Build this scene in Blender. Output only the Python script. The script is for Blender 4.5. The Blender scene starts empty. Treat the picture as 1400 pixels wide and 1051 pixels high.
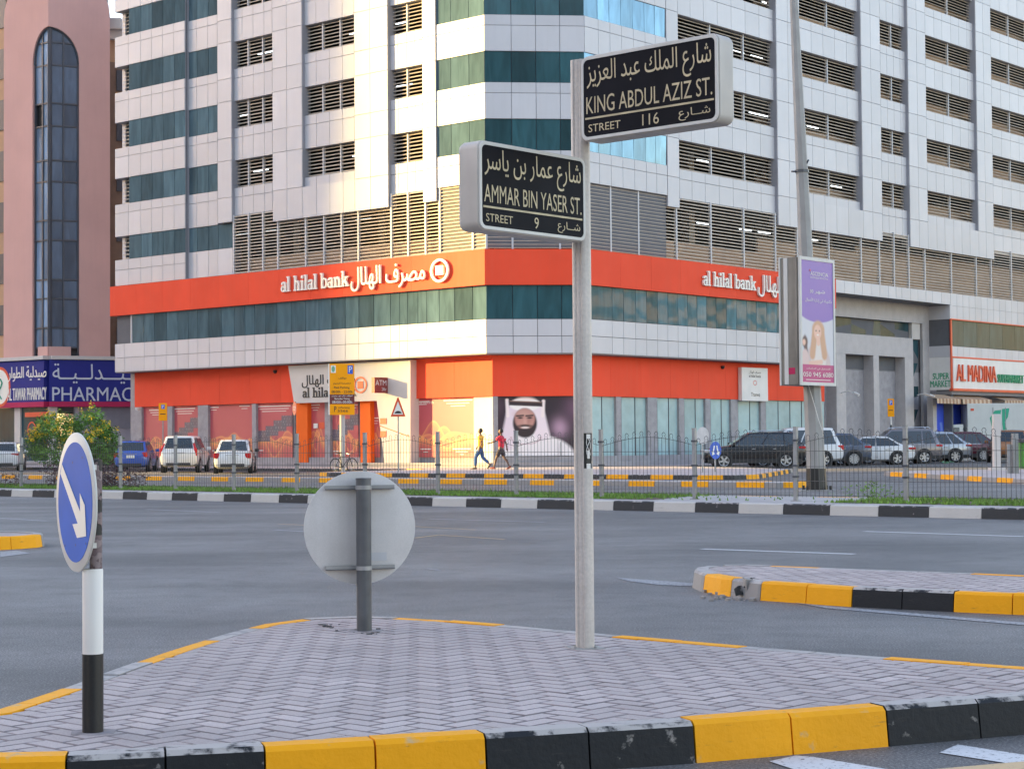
import bpy, bmesh, math, random
import numpy as np
from mathutils import Vector, Matrix
from mathutils.geometry import delaunay_2d_cdt
random.seed(7)
S = bpy.context.scene
COL = S.collection
R_ = math.radians

# ------------------------------------------------------------------ camera
F_PX, PITCH, ROLL, CAM_Z = 2498.0, R_(1.831), R_(-0.4543), 1.27
CP = np.array([0.0, 0.0, CAM_Z])
def ray(u, v):
    x = (u - 700) / F_PX; y = -(v - 525.5) / F_PX
    c, s = math.cos(ROLL), math.sin(ROLL)
    x, y = c * x - s * y, s * x + c * y
    return np.array([x, math.cos(PITCH) - y * math.sin(PITCH), math.sin(PITCH) + y * math.cos(PITCH)])
cam = bpy.data.cameras.new('camera'); cam_o = bpy.data.objects.new('camera', cam); COL.objects.link(cam_o)
cam.sensor_width = 36.0; cam.lens = F_PX / 1400 * 36; cam.clip_start = 0.1; cam.clip_end = 3000
_c, _s = math.cos(ROLL), math.sin(ROLL)
_right = Vector((_c, -_s * math.sin(PITCH), _s * math.cos(PITCH)))
_up = Vector((-_s, -_c * math.sin(PITCH), _c * math.cos(PITCH)))
_back = -Vector((0, math.cos(PITCH), math.sin(PITCH)))
_m = Matrix((_right, _up, _back)).transposed().to_4x4(); _m.translation = Vector((0, 0, CAM_Z))
cam_o.matrix_world = _m
S.camera = cam_o

# ------------------------------------------------------------------ sky, sun, exposure
SUN_EL, SUN_DIR = R_(10.5), Vector((-0.992, 0.125, 0)).normalized()
SUN_AZ = math.atan2(SUN_DIR.x, SUN_DIR.y)          # clockwise from +Y
W = bpy.data.worlds.new("World"); S.world = W; W.use_nodes = True
wn = W.node_tree; bg = wn.nodes['Background']
sky = wn.nodes.new('ShaderNodeTexSky'); sky.sky_type = 'NISHITA'; sky.sun_disc = False
sky.sun_elevation = SUN_EL; sky.sun_rotation = SUN_AZ; sky.air_density = 1.0; sky.dust_density = 0.9; sky.ozone_density = 1.0
wb = wn.nodes.new('ShaderNodeMixRGB'); wb.blend_type = 'MULTIPLY'; wb.inputs[0].default_value = 1.0; wb.inputs[2].default_value = (1.11, 0.95, 0.925, 1)   # the camera's warm white balance
wn.links.new(sky.outputs[0], wb.inputs[1]); wn.links.new(wb.outputs[0], bg.inputs[0]); bg.inputs[1].default_value = 0.15
sun = bpy.data.lights.new('sun', 'SUN'); sun.energy = 4.2; sun.angle = R_(0.53); sun.color = (1.0, 0.72, 0.26)
sun_o = bpy.data.objects.new('sun', sun); COL.objects.link(sun_o)
_to = Vector((SUN_DIR.x * math.cos(SUN_EL), SUN_DIR.y * math.cos(SUN_EL), math.sin(SUN_EL)))
sun_o.rotation_euler = _to.to_track_quat('Z', 'Y').to_euler(); sun_o.location = (-60, 10, 60)
S.view_settings.view_transform = 'Standard'; S.view_settings.look = 'None'
S.view_settings.exposure = 2.28; S.view_settings.gamma = 1.0; S.view_settings.use_curve_mapping = False

# ------------------------------------------------------------------ street frame and unprojection
E = np.array([math.cos(R_(41)), -math.sin(R_(41)), 0.0]); N = np.array([-E[1], E[0], 0.0]); Z = np.array([0, 0, 1.0])
def EN(e, n, z=0.0): return Vector(e * E + n * N + z * Z)
def gz(u, v, z=0.0):
    d = ray(u, v); return Vector(CP + d * (z - CAM_Z) / d[2])
def atY(u, v, y): d = ray(u, v); return Vector(CP + d * y / d[1])
def u_on_n(u, n, v=660):                    # street coordinate e where the column u meets the line N = n
    d = ray(u, v); t = n / float(np.dot(d, N)); return float(np.dot(d * t, E))
class Frame:                                # x along the wall (to the right), y into the wall, z up
    def __init__(s, o, x):
        s.o = Vector(o); s.x = Vector(x).normalized(); s.z = Vector((0, 0, 1)); s.y = s.z.cross(s.x)
        s.m = Matrix((s.x, s.y, s.z)).transposed().to_4x4(); s.m.translation = s.o
    def px(s, u, v, dep=0.0):
        n = np.array(s.y); P = np.array(s.o) + n * dep; d = ray(u, v)
        q = CP + d * float(np.dot(P - CP, n) / np.dot(d, n)); r = q - np.array(s.o)
        return float(np.dot(r, np.array(s.x))), float(q[2])
    def X(s, u, dep=0.0, v=560): return s.px(u, v, dep)[0]
    def w(s, x, y, z): return s.o + s.x * x + s.y * y + s.z * z
A = atY(665, 480, 84.0); A.z = 0
cdv = Vector((math.cos(R_(5.1)), math.sin(R_(5.1)), 0))
FL = Frame(A, E)                            # left facade, x <= 0
FC = Frame(A, cdv)                          # chamfered corner
B = FC.w(FC.X(803, 0, 480), 0, 0)
FR = Frame(B, N)                            # right facade, x >= 0
CW = (B - A).length

# ------------------------------------------------------------------ helpers
def link(name, me, parent=None, mat=None, mw=None):
    o = bpy.data.objects.new(name, me); COL.objects.link(o)
    if mat is not None and me is not None and not me.materials: me.materials.append(mat)
    if mw is not None: o.matrix_world = mw
    if parent is not None:
        o.parent = parent
        if mw is not None: o.matrix_local = PW[parent.name].inverted() @ mw
        else: o.matrix_local = PW[parent.name].inverted()
    PW[o.name] = mw.copy() if mw is not None else Matrix.Identity(4)
    return o
PW = {}
def empty(name, loc, rz=0.0):
    o = bpy.data.objects.new(name, None); COL.objects.link(o); o.empty_display_size = 0.3
    m = Matrix.Translation(Vector(loc)) @ Matrix.Rotation(rz, 4, 'Z'); o.matrix_world = m; PW[o.name] = m
    return o
def tag(o, label=None, cat=None, group=None, kind=None):
    if label: o['label'] = label
    if cat: o['category'] = cat
    if group: o['group'] = group
    if kind: o['kind'] = kind
    return o
class MB:
    def __init__(s): s.v = []; s.f = []; s.mi = []
    def add(s, vs, fs, m=0):
        k = len(s.v); s.v += [tuple(p) for p in vs]; s.f += [tuple(i + k for i in f) for f in fs]; s.mi += [m] * len(fs)
    def box(s, x0, x1, y0, y1, z0, z1, M=None, m=0):
        vs = [Vector((x, y, z)) for z in (z0, z1) for y in (y0, y1) for x in (x0, x1)]
        if M is not None: vs = [M @ p for p in vs]
        s.add(vs, [(0, 2, 3, 1), (4, 5, 7, 6), (0, 1, 5, 4), (2, 6, 7, 3), (0, 4, 6, 2), (1, 3, 7, 5)], m)
    def prism(s, poly, z0, z1, M=None, m=0, cap=True):
        n = len(poly); vs = [Vector((p[0], p[1], z0)) for p in poly] + [Vector((p[0], p[1], z1)) for p in poly]
        if M is not None: vs = [M @ p for p in vs]
        fs = [(i, (i + 1) % n, n + (i + 1) % n, n + i) for i in range(n)]
        if cap: fs += [tuple(range(n - 1, -1, -1)), tuple(range(n, 2 * n))]
        s.add(vs, fs, m)
    def tube(s, pts, r, n=8, m=0, cap=True):
        pts = [Vector(p) for p in pts]; rs = r if isinstance(r, (list, tuple)) else [r] * len(pts); k0 = len(s.v)
        for i, p in enumerate(pts):
            t = (pts[min(i + 1, len(pts) - 1)] - pts[max(i - 1, 0)]).normalized()
            a = t.orthogonal().normalized() if i == 0 else (a0 - t * a0.dot(t)).normalized()
            a0 = a; b = t.cross(a)
            for j in range(n):
                q = 2 * math.pi * j / n; s.v.append(tuple(p + (a * math.cos(q) + b * math.sin(q)) * rs[i]))
        for i in range(len(pts) - 1):
            for j in range(n):
                x = k0 + i * n + j; y = k0 + i * n + (j + 1) % n; s.f.append((x, y, y + n, x + n)); s.mi.append(m)
        if cap:
            s.f.append(tuple(k0 + j for j in range(n - 1, -1, -1))); s.mi.append(m)
            e = k0 + (len(pts) - 1) * n; s.f.append(tuple(e + j for j in range(n))); s.mi.append(m)
    def lathe(s, prof, n=20, M=None, m=0):            # prof: (radius, height) about local z
        k0 = len(s.v)
        for r, h in prof:
            for j in range(n):
                q = 2 * math.pi * j / n; p = Vector((r * math.cos(q), r * math.sin(q), h)); s.v.append(tuple(M @ p if M is not None else p))
        for i in range(len(prof) - 1):
            for j in range(n):
                x = k0 + i * n + j; y = k0 + i * n + (j + 1) % n; s.f.append((x, y, y + n, x + n)); s.mi.append(m)
    def mesh(s, name, mats, smooth=False, bevel=0.0, clean=False):
        me = bpy.data.meshes.new(name); me.from_pydata(s.v, [], s.f)
        for mt in (mats if isinstance(mats, (list, tuple)) else [mats]): me.materials.append(mt)
        me.polygons.foreach_set('material_index', s.mi)
        if bevel > 0 or clean:
            bm = bmesh.new(); bm.from_mesh(me); bmesh.ops.remove_doubles(bm, verts=bm.verts, dist=1e-5)
            bmesh.ops.recalc_face_normals(bm, faces=bm.faces)
            if bevel > 0:
                es = [e for e in bm.edges if len(e.link_faces) == 2 and e.calc_face_angle(0) > 0.6]
                bmesh.ops.bevel(bm, geom=es, offset=bevel, segments=2, affect='EDGES', profile=0.5)
            bm.to_mesh(me); bm.free()
        me.update()
        if smooth:
            me.polygons.foreach_set('use_smooth', [True] * len(me.polygons))
            try: me.set_sharp_from_angle(angle=R_(smooth if smooth is not True else 40))
            except Exception: pass
        return me
    def obj(s, name, mats, parent=None, smooth=False, bevel=0.0, mw=None, clean=False):
        return link(name, s.mesh(name, mats, smooth, bevel, clean), parent, None, mw)
UC = {}
def ucube(mat):
    if mat.name not in UC:
        b = MB(); b.box(0, 1, 0, 1, 0, 1); UC[mat.name] = b.mesh('block_' + mat.name, mat)
    return UC[mat.name]
def fbox(name, fr, x0, x1, y0, y1, z0, z1, mat, parent):
    M = fr.m @ Matrix.Translation((x0, y0, z0)) @ Matrix.Diagonal((x1 - x0, y1 - y0, z1 - z0, 1))
    return link(name, ucube(mat), parent, None, M)
def wpx(p):                                   # rough pixel scale of a point (pixels per metre)
    return F_PX / max(p.y, 1.0)
def pieces(name, items, mat, parent, limit=300):
    # items: (matrix on the unit cube, weight); the largest become parts of their own, the rest one joined part
    items = sorted(items, key=lambda t: -t[1])
    for M, w in items[:limit]: link(name, ucube(mat), parent, None, M)
    if len(items) > limit:
        b = MB()
        for M, w in items[limit:]: b.box(0, 1, 0, 1, 0, 1, M)
        tag(b.obj(name + '_rest', mat, parent), kind='stuff')
def fm(fr, x0, x1, y0, y1, z0, z1):
    M = fr.m @ Matrix.Translation((x0, y0, z0)) @ Matrix.Diagonal((x1 - x0, y1 - y0, z1 - z0, 1))
    c = fr.w((x0 + x1) / 2, 0, (z0 + z1) / 2); vis = -0.32 < c.x / max(c.y, 1) < 0.32 and z0 < 0.27 * c.y
    return (M, (x1 - x0) * (z1 - z0) * (1 if vis else 0.0001))

# ------------------------------------------------------------------ materials
def nd(nt, t, **k):
    n = nt.nodes.new(t)
    for a, b in k.items(): setattr(n, a, b)
    return n
MATS = {}
def pm(name, col, rough=0.6, metal=0.0, var=0.12, vscale=1.5, bump=0.0, bscale=40.0, rnd=0.0, spec=0.5, streak=0.0, fine=0.0, fscale=120.0, coat=0.0, alpha=1.0, trans=0.0, emit=None, dirt=(0.35, 0.33, 0.30)):
    m = bpy.data.materials.new(name); m.use_nodes = True; nt = m.node_tree; L = nt.links
    b = nt.nodes['Principled BSDF']; b.inputs['Roughness'].default_value = rough; b.inputs['Metallic'].default_value = metal
    b.inputs['Specular IOR Level'].default_value = spec; b.inputs['Coat Weight'].default_value = coat
    geo = nd(nt, 'ShaderNodeNewGeometry'); pos = geo.outputs['Position']
    val = None
    def mul(a, bb):
        if a is None: return bb
        x = nd(nt, 'ShaderNodeMath', operation='MULTIPLY'); L.new(a, x.inputs[0]); L.new(bb, x.inputs[1]); return x.outputs[0]
    def noise(scale, detail, lo, hi, vec=pos):
        n = nd(nt, 'ShaderNodeTexNoise'); n.inputs['Scale'].default_value = scale; n.inputs['Detail'].default_value = detail; L.new(vec, n.inputs['Vector'])
        r = nd(nt, 'ShaderNodeMapRange'); r.inputs['From Min'].default_value = 0.3; r.inputs['From Max'].default_value = 0.7
        r.inputs['To Min'].default_value = lo; r.inputs['To Max'].default_value = hi; L.new(n.outputs['Fac'], r.inputs['Value']); return r.outputs[0]
    if var > 0: val = mul(val, noise(vscale, 4, 1 - var, 1 + var * 0.5))
    if fine > 0: val = mul(val, noise(fscale, 2, 1 - fine, 1 + fine))
    if rnd > 0:
        oi = nd(nt, 'ShaderNodeObjectInfo'); r = nd(nt, 'ShaderNodeMapRange'); r.inputs['To Min'].default_value = 1 - rnd; r.inputs['To Max'].default_value = 1 + rnd * 0.6
        L.new(oi.outputs['Random'], r.inputs['Value']); val = mul(val, r.outputs[0])
    c = nd(nt, 'ShaderNodeMixRGB', blend_type='MULTIPLY'); c.inputs[0].default_value = 1; c.inputs[1].default_value = (*col, 1); c.inputs[2].default_value = (1, 1, 1, 1)
    if val is not None:
        cc = nd(nt, 'ShaderNodeCombineColor'); [L.new(val, cc.inputs[i]) for i in range(3)]; L.new(cc.outputs[0], c.inputs[2])
    out = c.outputs[0]
    if streak > 0:
        mp = nd(nt, 'ShaderNodeMapping'); mp.inputs['Scale'].default_value = (5, 5, 0.35); L.new(pos, mp.inputs['Vector'])
        f = noise(1.2, 5, -0.6, 1.0, mp.outputs[0]); fc = nd(nt, 'ShaderNodeMath', operation='MULTIPLY', use_clamp=True); L.new(f, fc.inputs[0]); fc.inputs[1].default_value = streak
        mx = nd(nt, 'ShaderNodeMixRGB'); L.new(fc.outputs[0], mx.inputs[0]); L.new(out, mx.inputs[1]); mx.inputs[2].default_value = (*dirt, 1); out = mx.outputs[0]
    L.new(out, b.inputs['Base Color'])
    if bump > 0:
        n = nd(nt, 'ShaderNodeTexNoise'); n.inputs['Scale'].default_value = bscale; n.inputs['Detail'].default_value = 4; L.new(pos, n.inputs['Vector'])
        bp = nd(nt, 'ShaderNodeBump'); bp.inputs['Strength'].default_value = bump; bp.inputs['Distance'].default_value = 0.01; L.new(n.outputs['Fac'], bp.inputs['Height']); L.new(bp.outputs[0], b.inputs['Normal'])
    if emit: b.inputs['Emission Color'].default_value = (*emit[0], 1); b.inputs['Emission Strength'].default_value = emit[1]
    if trans: b.inputs['Transmission Weight'].default_value = trans
    MATS[name] = m; return m
def vcol_mat(name, rough=0.5):                 # flat print: colours stored on the print's own vertices
    m = bpy.data.materials.new(name); m.use_nodes = True; nt = m.node_tree; b = nt.nodes['Principled BSDF']; b.inputs['Roughness'].default_value = rough
    a = nd(nt, 'ShaderNodeVertexColor'); a.layer_name = 'print'; nt.links.new(a.outputs[0], b.inputs['Base Color']); return m

panel_m = pm('white_cladding', (0.60, 0.585, 0.60), 0.38, var=0.05, vscale=0.5, rnd=0.07, streak=0.10, dirt=(0.45, 0.43, 0.42))
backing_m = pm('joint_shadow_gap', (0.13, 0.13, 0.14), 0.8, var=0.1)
louvre_m = pm('louvre_beige', (0.66, 0.55, 0.43), 0.5, var=0.15, vscale=2, rnd=0.12)
mullion_m = pm('mullion_grey', (0.55, 0.55, 0.57), 0.4, var=0.05)
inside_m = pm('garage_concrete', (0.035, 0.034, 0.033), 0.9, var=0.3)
parapet_m = pm('parapet_beige', (0.62, 0.44, 0.31), 0.85, var=0.1, vscale=0.6)
red_m = pm('bank_red', (0.86, 0.088, 0.040), 0.6, rnd=0.05, var=0.06, vscale=0.7, streak=0.10, dirt=(0.70, 0.16, 0.10), spec=0.12)
orange_m = pm('shop_orange', (0.88, 0.15, 0.02), 0.6, var=0.04, spec=.15)
poster_red_m = pm('poster_film_red', (0.68, 0.13, 0.10), 0.25, var=0.12, vscale=0.8)
stone_m = pm('grey_stone', (0.34, 0.32, 0.33), 0.6, var=0.18, vscale=3, fine=0.12, fscale=30, streak=0.12, dirt=(0.2, 0.2, 0.2))
stone_beige_m = pm('portal_stone', (0.50, 0.46, 0.445), 0.65, var=0.10, vscale=2, fine=0.08, fscale=25, streak=0.1, dirt=(0.3, 0.27, 0.25))
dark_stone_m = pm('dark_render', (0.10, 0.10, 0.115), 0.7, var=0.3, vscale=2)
soffit_m = pm('soffit', (0.22, 0.21, 0.21), 0.8)
white_m = pm('white_paint', (0.78, 0.745, 0.70), 0.45, var=0.06, streak=0.06)
cream_m = pm('cream_render', (0.62, 0.57, 0.52), 0.7, var=0.05)
black_m = pm('black_paint', (0.012, 0.012, 0.013), 0.45, var=0.2, vscale=8, fine=0.2)
plinth_m = pm('grey_plinth', (0.36, 0.33, 0.33), 0.7, var=0.15)
def glass(name, base, rough, metal, rnd=0.42, var=0.10, vs=0.35):
    m = pm(name, base, rough, metal, var=var, vscale=vs, rnd=rnd, spec=0.8); nt = m.node_tree; L = nt.links; b = nt.nodes['Principled BSDF']
    pos = nd(nt, 'ShaderNodeNewGeometry').outputs['Position']; oi = nd(nt, 'ShaderNodeObjectInfo'); ad_ = nd(nt, 'ShaderNodeVectorMath', operation='ADD'); cx_ = nd(nt, 'ShaderNodeCombineXYZ'); ml = nd(nt, 'ShaderNodeMath', operation='MULTIPLY'); ml.inputs[1].default_value = 3.0; L.new(oi.outputs['Random'], ml.inputs[0])
    L.new(ml.outputs[0], cx_.inputs[0]); L.new(ml.outputs[0], cx_.inputs[2]); L.new(pos, ad_.inputs[0]); L.new(cx_.outputs[0], ad_.inputs[1]); mp = nd(nt, 'ShaderNodeMapping'); mp.inputs['Scale'].default_value = (2.2, 2.2, .45); L.new(ad_.outputs[0], mp.inputs['Vector'])
    n = nd(nt, 'ShaderNodeTexNoise'); n.inputs['Scale'].default_value = 1.3; n.inputs['Detail'].default_value = 3; n.inputs['Distortion'].default_value = .6; L.new(mp.outputs[0], n.inputs['Vector'])
    r = nd(nt, 'ShaderNodeMapRange'); r.inputs['From Min'].default_value = .35; r.inputs['From Max'].default_value = .65; r.inputs['To Min'].default_value = .82; r.inputs['To Max'].default_value = 1.16; L.new(n.outputs['Fac'], r.inputs['Value'])
    src = b.inputs['Base Color'].links[0].from_socket; mu = nd(nt, 'ShaderNodeMixRGB', blend_type='MULTIPLY'); mu.inputs[0].default_value = 1; L.new(src, mu.inputs[1]); cb_ = nd(nt, 'ShaderNodeCombineColor'); [L.new(r.outputs[0], cb_.inputs[i]) for i in range(3)]; L.new(cb_.outputs[0], mu.inputs[2]); L.new(mu.outputs[0], b.inputs['Base Color'])
    n2 = nd(nt, 'ShaderNodeTexNoise'); n2.inputs['Scale'].default_value = 0.9; n2.inputs['Detail'].default_value = 1; L.new(ad_.outputs[0], n2.inputs['Vector']); bp = nd(nt, 'ShaderNodeBump'); bp.inputs['Strength'].default_value = .2; bp.inputs['Distance'].default_value = .03; L.new(n2.outputs['Fac'], bp.inputs['Height']); L.new(bp.outputs[0], b.inputs['Normal']); return m
glass_m = glass('ribbon_glass', (0.13, 0.25, 0.33), 0.07, 0.5)
glass_left_m = glass('left_face_glass', (0.085, 0.140, 0.165), 0.035, 0.0)
glass_left_m.node_tree.nodes['Principled BSDF'].inputs['Specular IOR Level'].default_value = 0.5
glass_rib_m = glass('ribbon_teal_glass', (0.075, 0.17, 0.215), 0.05, 0.0)
portal_glass_m = glass('portal_glass', (0.03, 0.08, 0.095), 0.2, 0.0)
for g_ in (glass_rib_m, portal_glass_m): g_.node_tree.nodes['Principled BSDF'].inputs['Specular IOR Level'].default_value = 0.3
glass_dark_m = glass('dark_teal_glass', (0.03, 0.09, 0.105), 0.10, 0.0)
glass_dark_m.node_tree.nodes['Principled BSDF'].inputs['Specular IOR Level'].default_value = 0.35
glass_shop_m = pm('shop_glass_curtain', (0.38, 0.53, 0.53), 0.2, rnd=0.10, var=0.14, vscale=1.4, spec=.4)
glass_tower_m = glass('tower_glass', (0.09, 0.14, 0.21), 0.06, 0.35)
glass_tower2_m = glass('tower_glass_sky_tint', (0.26, 0.35, 0.48), 0.3, 0.0)  # left panes: the sky's reflection is put into a pale blue base
glass_tower2_m.node_tree.nodes['Principled BSDF'].inputs['Specular IOR Level'].default_value = 0.15
frame_dark_m = pm('frame_dark', (0.07, 0.075, 0.09), 0.4)
pink_m = pm('pink_render', (0.66, 0.385, 0.335), 0.85, var=0.06, vscale=0.5, bump=0.2, streak=0.06, dirt=(0.4, 0.25, 0.2))
yellow_wall_m = pm('ochre_render', (0.55, 0.33, 0.19), 0.85, var=0.1)
navy_m = pm('sign_blue', (0.03, 0.035, 0.23), 0.6, var=0.05, spec=.2)
crimson_m = pm('sign_crimson', (0.50, 0.03, 0.10), 0.6, var=0.05, spec=.2)
letter_white_m = pm('letter_white', (0.85, 0.82, 0.74), 0.4, var=0.03)
letter_pale_m = pm('letter_pale', (0.62, 0.64, 0.70), 0.4, var=0.05)
letter_red_m = pm('letter_red', (0.75, 0.10, 0.04), 0.4)
letter_green_m = pm('letter_green', (0.02, 0.32, 0.16), 0.4)
letter_black_m = pm('letter_black', (0.02, 0.02, 0.025), 0.4)
grey_metal_m = pm('galvanised', (0.33, 0.33, 0.33), 0.45, metal=0.3, var=0.15, vscale=6, streak=0.12, dirt=(0.2, 0.18, 0.16))
alu_m = pm('aluminium_pole', (0.60, 0.54, 0.49), 0.5, metal=0.0, var=0.14, vscale=3, fine=0.08, fscale=60, bump=0.15, streak=0.32, dirt=(0.30, 0.27, 0.24))
# ------------------------------------------------------------------ lettering
AF = {'ا':(1,0xFE8D),'ب':(4,0xFE8F),'ة':(1,0xFE93),'ت':(4,0xFE95),'ج':(4,0xFE9D),'ح':(4,0xFEA1),'خ':(4,0xFEA5),'د':(1,0xFEA9),'ر':(1,0xFEAD),'ز':(1,0xFEAF),'س':(4,0xFEB1),'ش':(4,0xFEB5),'ص':(4,0xFEB9),'ط':(4,0xFEC1),'ع':(4,0xFEC9),'ف':(4,0xFED1),'ق':(4,0xFED5),'ك':(4,0xFED9),'ل':(4,0xFEDD),'م':(4,0xFEE1),'ن':(4,0xFEE5),'ه':(4,0xFEE9),'و':(1,0xFEED),'ي':(4,0xFEF1),'أ':(1,0xFE83),'إ':(1,0xFE87)}
def shape_ar(t):                              # joins the letters and sets them right to left
    out = []
    for i, c in enumerate(t):
        if c not in AF: out.append(c); continue
        k, b = AF[c]
        p = i > 0 and (t[i-1] == 'ـ' or (t[i-1] in AF and AF[t[i-1]][0] == 4))
        n = k == 4 and i + 1 < len(t) and (t[i+1] in AF or t[i+1] == 'ـ')
        out.append(chr(b + (1 if p else 0) + (2 if n else 0)))
    return ''.join(out[::-1])
def loops_text(body, bold=0.0, res=3):
    cu = bpy.data.curves.new('t', 'FONT'); cu.body = body; cu.fill_mode = 'NONE'; cu.resolution_u = res; cu.offset = bold
    o = bpy.data.objects.new('t', cu); me = bpy.data.meshes.new_from_object(o)
    co = [(v.co.x, v.co.y) for v in me.vertices]; L = []; cur = []
    for e in me.edges:
        a, b = e.vertices; cur.append(a)
        if b < a: L.append([co[i] for i in cur]); cur = []
    bpy.data.objects.remove(o); bpy.data.curves.remove(cu); bpy.data.meshes.remove(me)
    return L
def fill_loops(L):                            # union of all contours, non-zero winding
    vs, es = [], []
    for lp in L:
        k = len(vs); n = len(lp); vs += [Vector(p) for p in lp]; es += [(k + i, k + (i + 1) % n) for i in range(n)]
    r = delaunay_2d_cdt(vs, es, [], 0, 1e-5)
    V = np.array([(p.x, p.y) for p in r[0]]); T = np.array([f for f in r[2] if len(f) == 3])
    C = V[T].mean(axis=1); a = np.array([tuple(vs[e[0]]) for e in es]); b = np.array([tuple(vs[e[1]]) for e in es])
    wind = np.zeros(len(C), int)
    for i in range(0, len(C), 400):
        c = C[i:i+400]; cy = c[:, 1:2]; cx = c[:, 0:1]
        side = (b[None, :, 0] - a[None, :, 0]) * (cy - a[None, :, 1]) - (cx - a[None, :, 0]) * (b[None, :, 1] - a[None, :, 1])
        up = (a[None, :, 1] <= cy) & (b[None, :, 1] > cy) & (side > 0); dn = (a[None, :, 1] > cy) & (b[None, :, 1] <= cy) & (side < 0)
        wind[i:i+400] = up.sum(1) - dn.sum(1)
    return V, T[wind != 0]
TC = {}
def glyphs(body, bold=0.0, arabic=False):
    k = (body, bold, arabic)
    if k not in TC: TC[k] = fill_loops(loops_text(shape_ar(body) if arabic else body, bold))
    return TC[k]
def rect(x0, y0, x1, y1): return [(x0, y0), (x1, y0), (x1, y1), (x0, y1)]
def ring(cx, cy, rx, ry, w, n=24, wy=None):
    wy = wy or w
    o = [(cx + rx * math.cos(6.2832 * i / n), cy + ry * math.sin(6.2832 * i / n)) for i in range(n)]
    i_ = [(cx + (rx - w) * math.cos(-6.2832 * i / n), cy + (ry - wy) * math.sin(-6.2832 * i / n)) for i in range(n)]
    return [o, i_]
def slab_word(word):                          # heavy letters with slab serifs, drawn stroke by stroke
    L = []; holes = set(); x = 0.0; s = 0.135; t = 0.06
    def stem(cx, y0, y1, foot=True, head='l'):
        L.append(rect(cx - s / 2, y0, cx + s / 2, y1))
        if foot: L.append(rect(cx - s, y0, cx + s, y0 + t))
        if head == 'l': L.append(rect(cx - s * 1.05, y1 - t * 1.1, cx, y1))
    def arch(x0, x1, ytop):                   # shoulder from the stem at x0 down into the stem at x1
        pts = [(x0, ytop - 0.16), (x0 + (x1 - x0) * .35, ytop), (x0 + (x1 - x0) * .75, ytop + 0.01), (x1 + s / 2, ytop - 0.10), (x1 + s / 2, ytop - .25), (x1 - s / 2, ytop - .25), (x1 - s * .6, ytop - .12), (x0 + (x1 - x0) * .45, ytop - .09), (x0, ytop - .26)]
        L.append(pts[::-1])
    for ch in word:
        if ch == ' ': x += 0.28; continue
        if ch == 'l': stem(x + .14, 0, .76); x += .30
        elif ch == 'i': stem(x + .14, 0, .50); L.append(ring(x + .13, .66, .085, .085, .08)[0]); x += .30
        elif ch in 'hn':
            stem(x + .15, 0, .76 if ch == 'h' else .5); stem(x + .45, 0, .30, True, ''); arch(x + .15, x + .45, .51); x += .61
        elif ch == 'b':
            stem(x + .13, 0, .76, False); L.extend(ring(x + .32, .25, .25, .26, .13, wy=.07)); holes.add(len(L) - 1); x += .60
        elif ch == 'a':
            L.extend(ring(x + .20, .15, .19, .16, .11, wy=.06)); holes.add(len(L) - 1); stem(x + .36, 0, .36, False, ''); L.append(rect(x + .36, 0, x + .48, t))
            L.append([(x + .05, .36), (x + .17, .36), (x + .21, .44), (x + .29, .40), (x + .36 + s / 2, .30), (x + .42, .44), (x + .30, .51), (x + .14, .50), (x + .05, .44)]); x += .50
        elif ch == 'k':
            stem(x + .14, 0, .76); L.append([(x + .16, .18), (x + .30, .18), (x + .50, .44), (x + .36, .44)]); L.append([(x + .24, .27), (x + .42, .03), (x + .60, .03), (x + .37, .33)])
            L.append(rect(x + .30, .43, x + .58, .49)); L.append(rect(x + .36, 0, x + .62, t)); x += .64
    return [l if k in holes else (l if sum(l[i-1][0]*l[i][1]-l[i][0]*l[i-1][1] for i in range(len(l)))>0 else l[::-1]) for k,l in enumerate(L)]
def text_obj(name, fr, x0, x1, z0, z1, y, body, mat, parent, bold=0.0, arabic=False, depth=0.0, loops=None, cap=None, shear=0.0):
    # the lettering is fitted to the rectangle x0..x1, z0..z1 of the frame, at depth y (front face), and is 'depth' thick
    V, T = fill_loops(loops) if loops is not None else glyphs(body, bold, arabic)
    used = np.unique(T); mn = V[used].min(0); mx = V[used].max(0)
    sx = (x1 - x0) / (mx[0] - mn[0]); sz = (z1 - z0) / (mx[1] - mn[1])
    P = [fr.w(x0 + (p[0] - mn[0]) * sx, y, z0 + (p[1] - mn[1]) * sz) for p in V]
    b = MB(); b.add(P, [tuple(int(i) for i in t) for t in T])
    if depth > 0:
        ed = {}
        for t in T:
            for i in range(3):
                e = (int(t[i]), int(t[(i + 1) % 3])); ed[e] = ed.get(e, 0) + 1
        Q = [p + fr.y * depth for p in P]; k = len(P); b.v += [tuple(q) for q in Q]
        for (i, j) in ed:
            if (j, i) not in ed: b.f.append((i, i + k, j + k, j)); b.mi.append(0)
    return b.obj(name, mat, parent)
def poly_obj(name, fr, pts, y, mat, parent, depth=0.0):
    b = MB(); n = len(pts); P = [fr.w(p[0], y, p[1]) for p in pts]; b.add(P, [tuple(range(n))])
    if depth > 0:
        Q = [p + fr.y * depth for p in P]; b.add(P + Q, [(i, i + n, (i + 1) % n + n, (i + 1) % n) for i in range(n)])
    return b.obj(name, mat, parent)
def ell(cx, cz, rx, rz, n=28): return [(cx + rx * math.cos(6.2832 * i / n), cz + rz * math.sin(6.2832 * i / n)) for i in range(n)]
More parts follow.
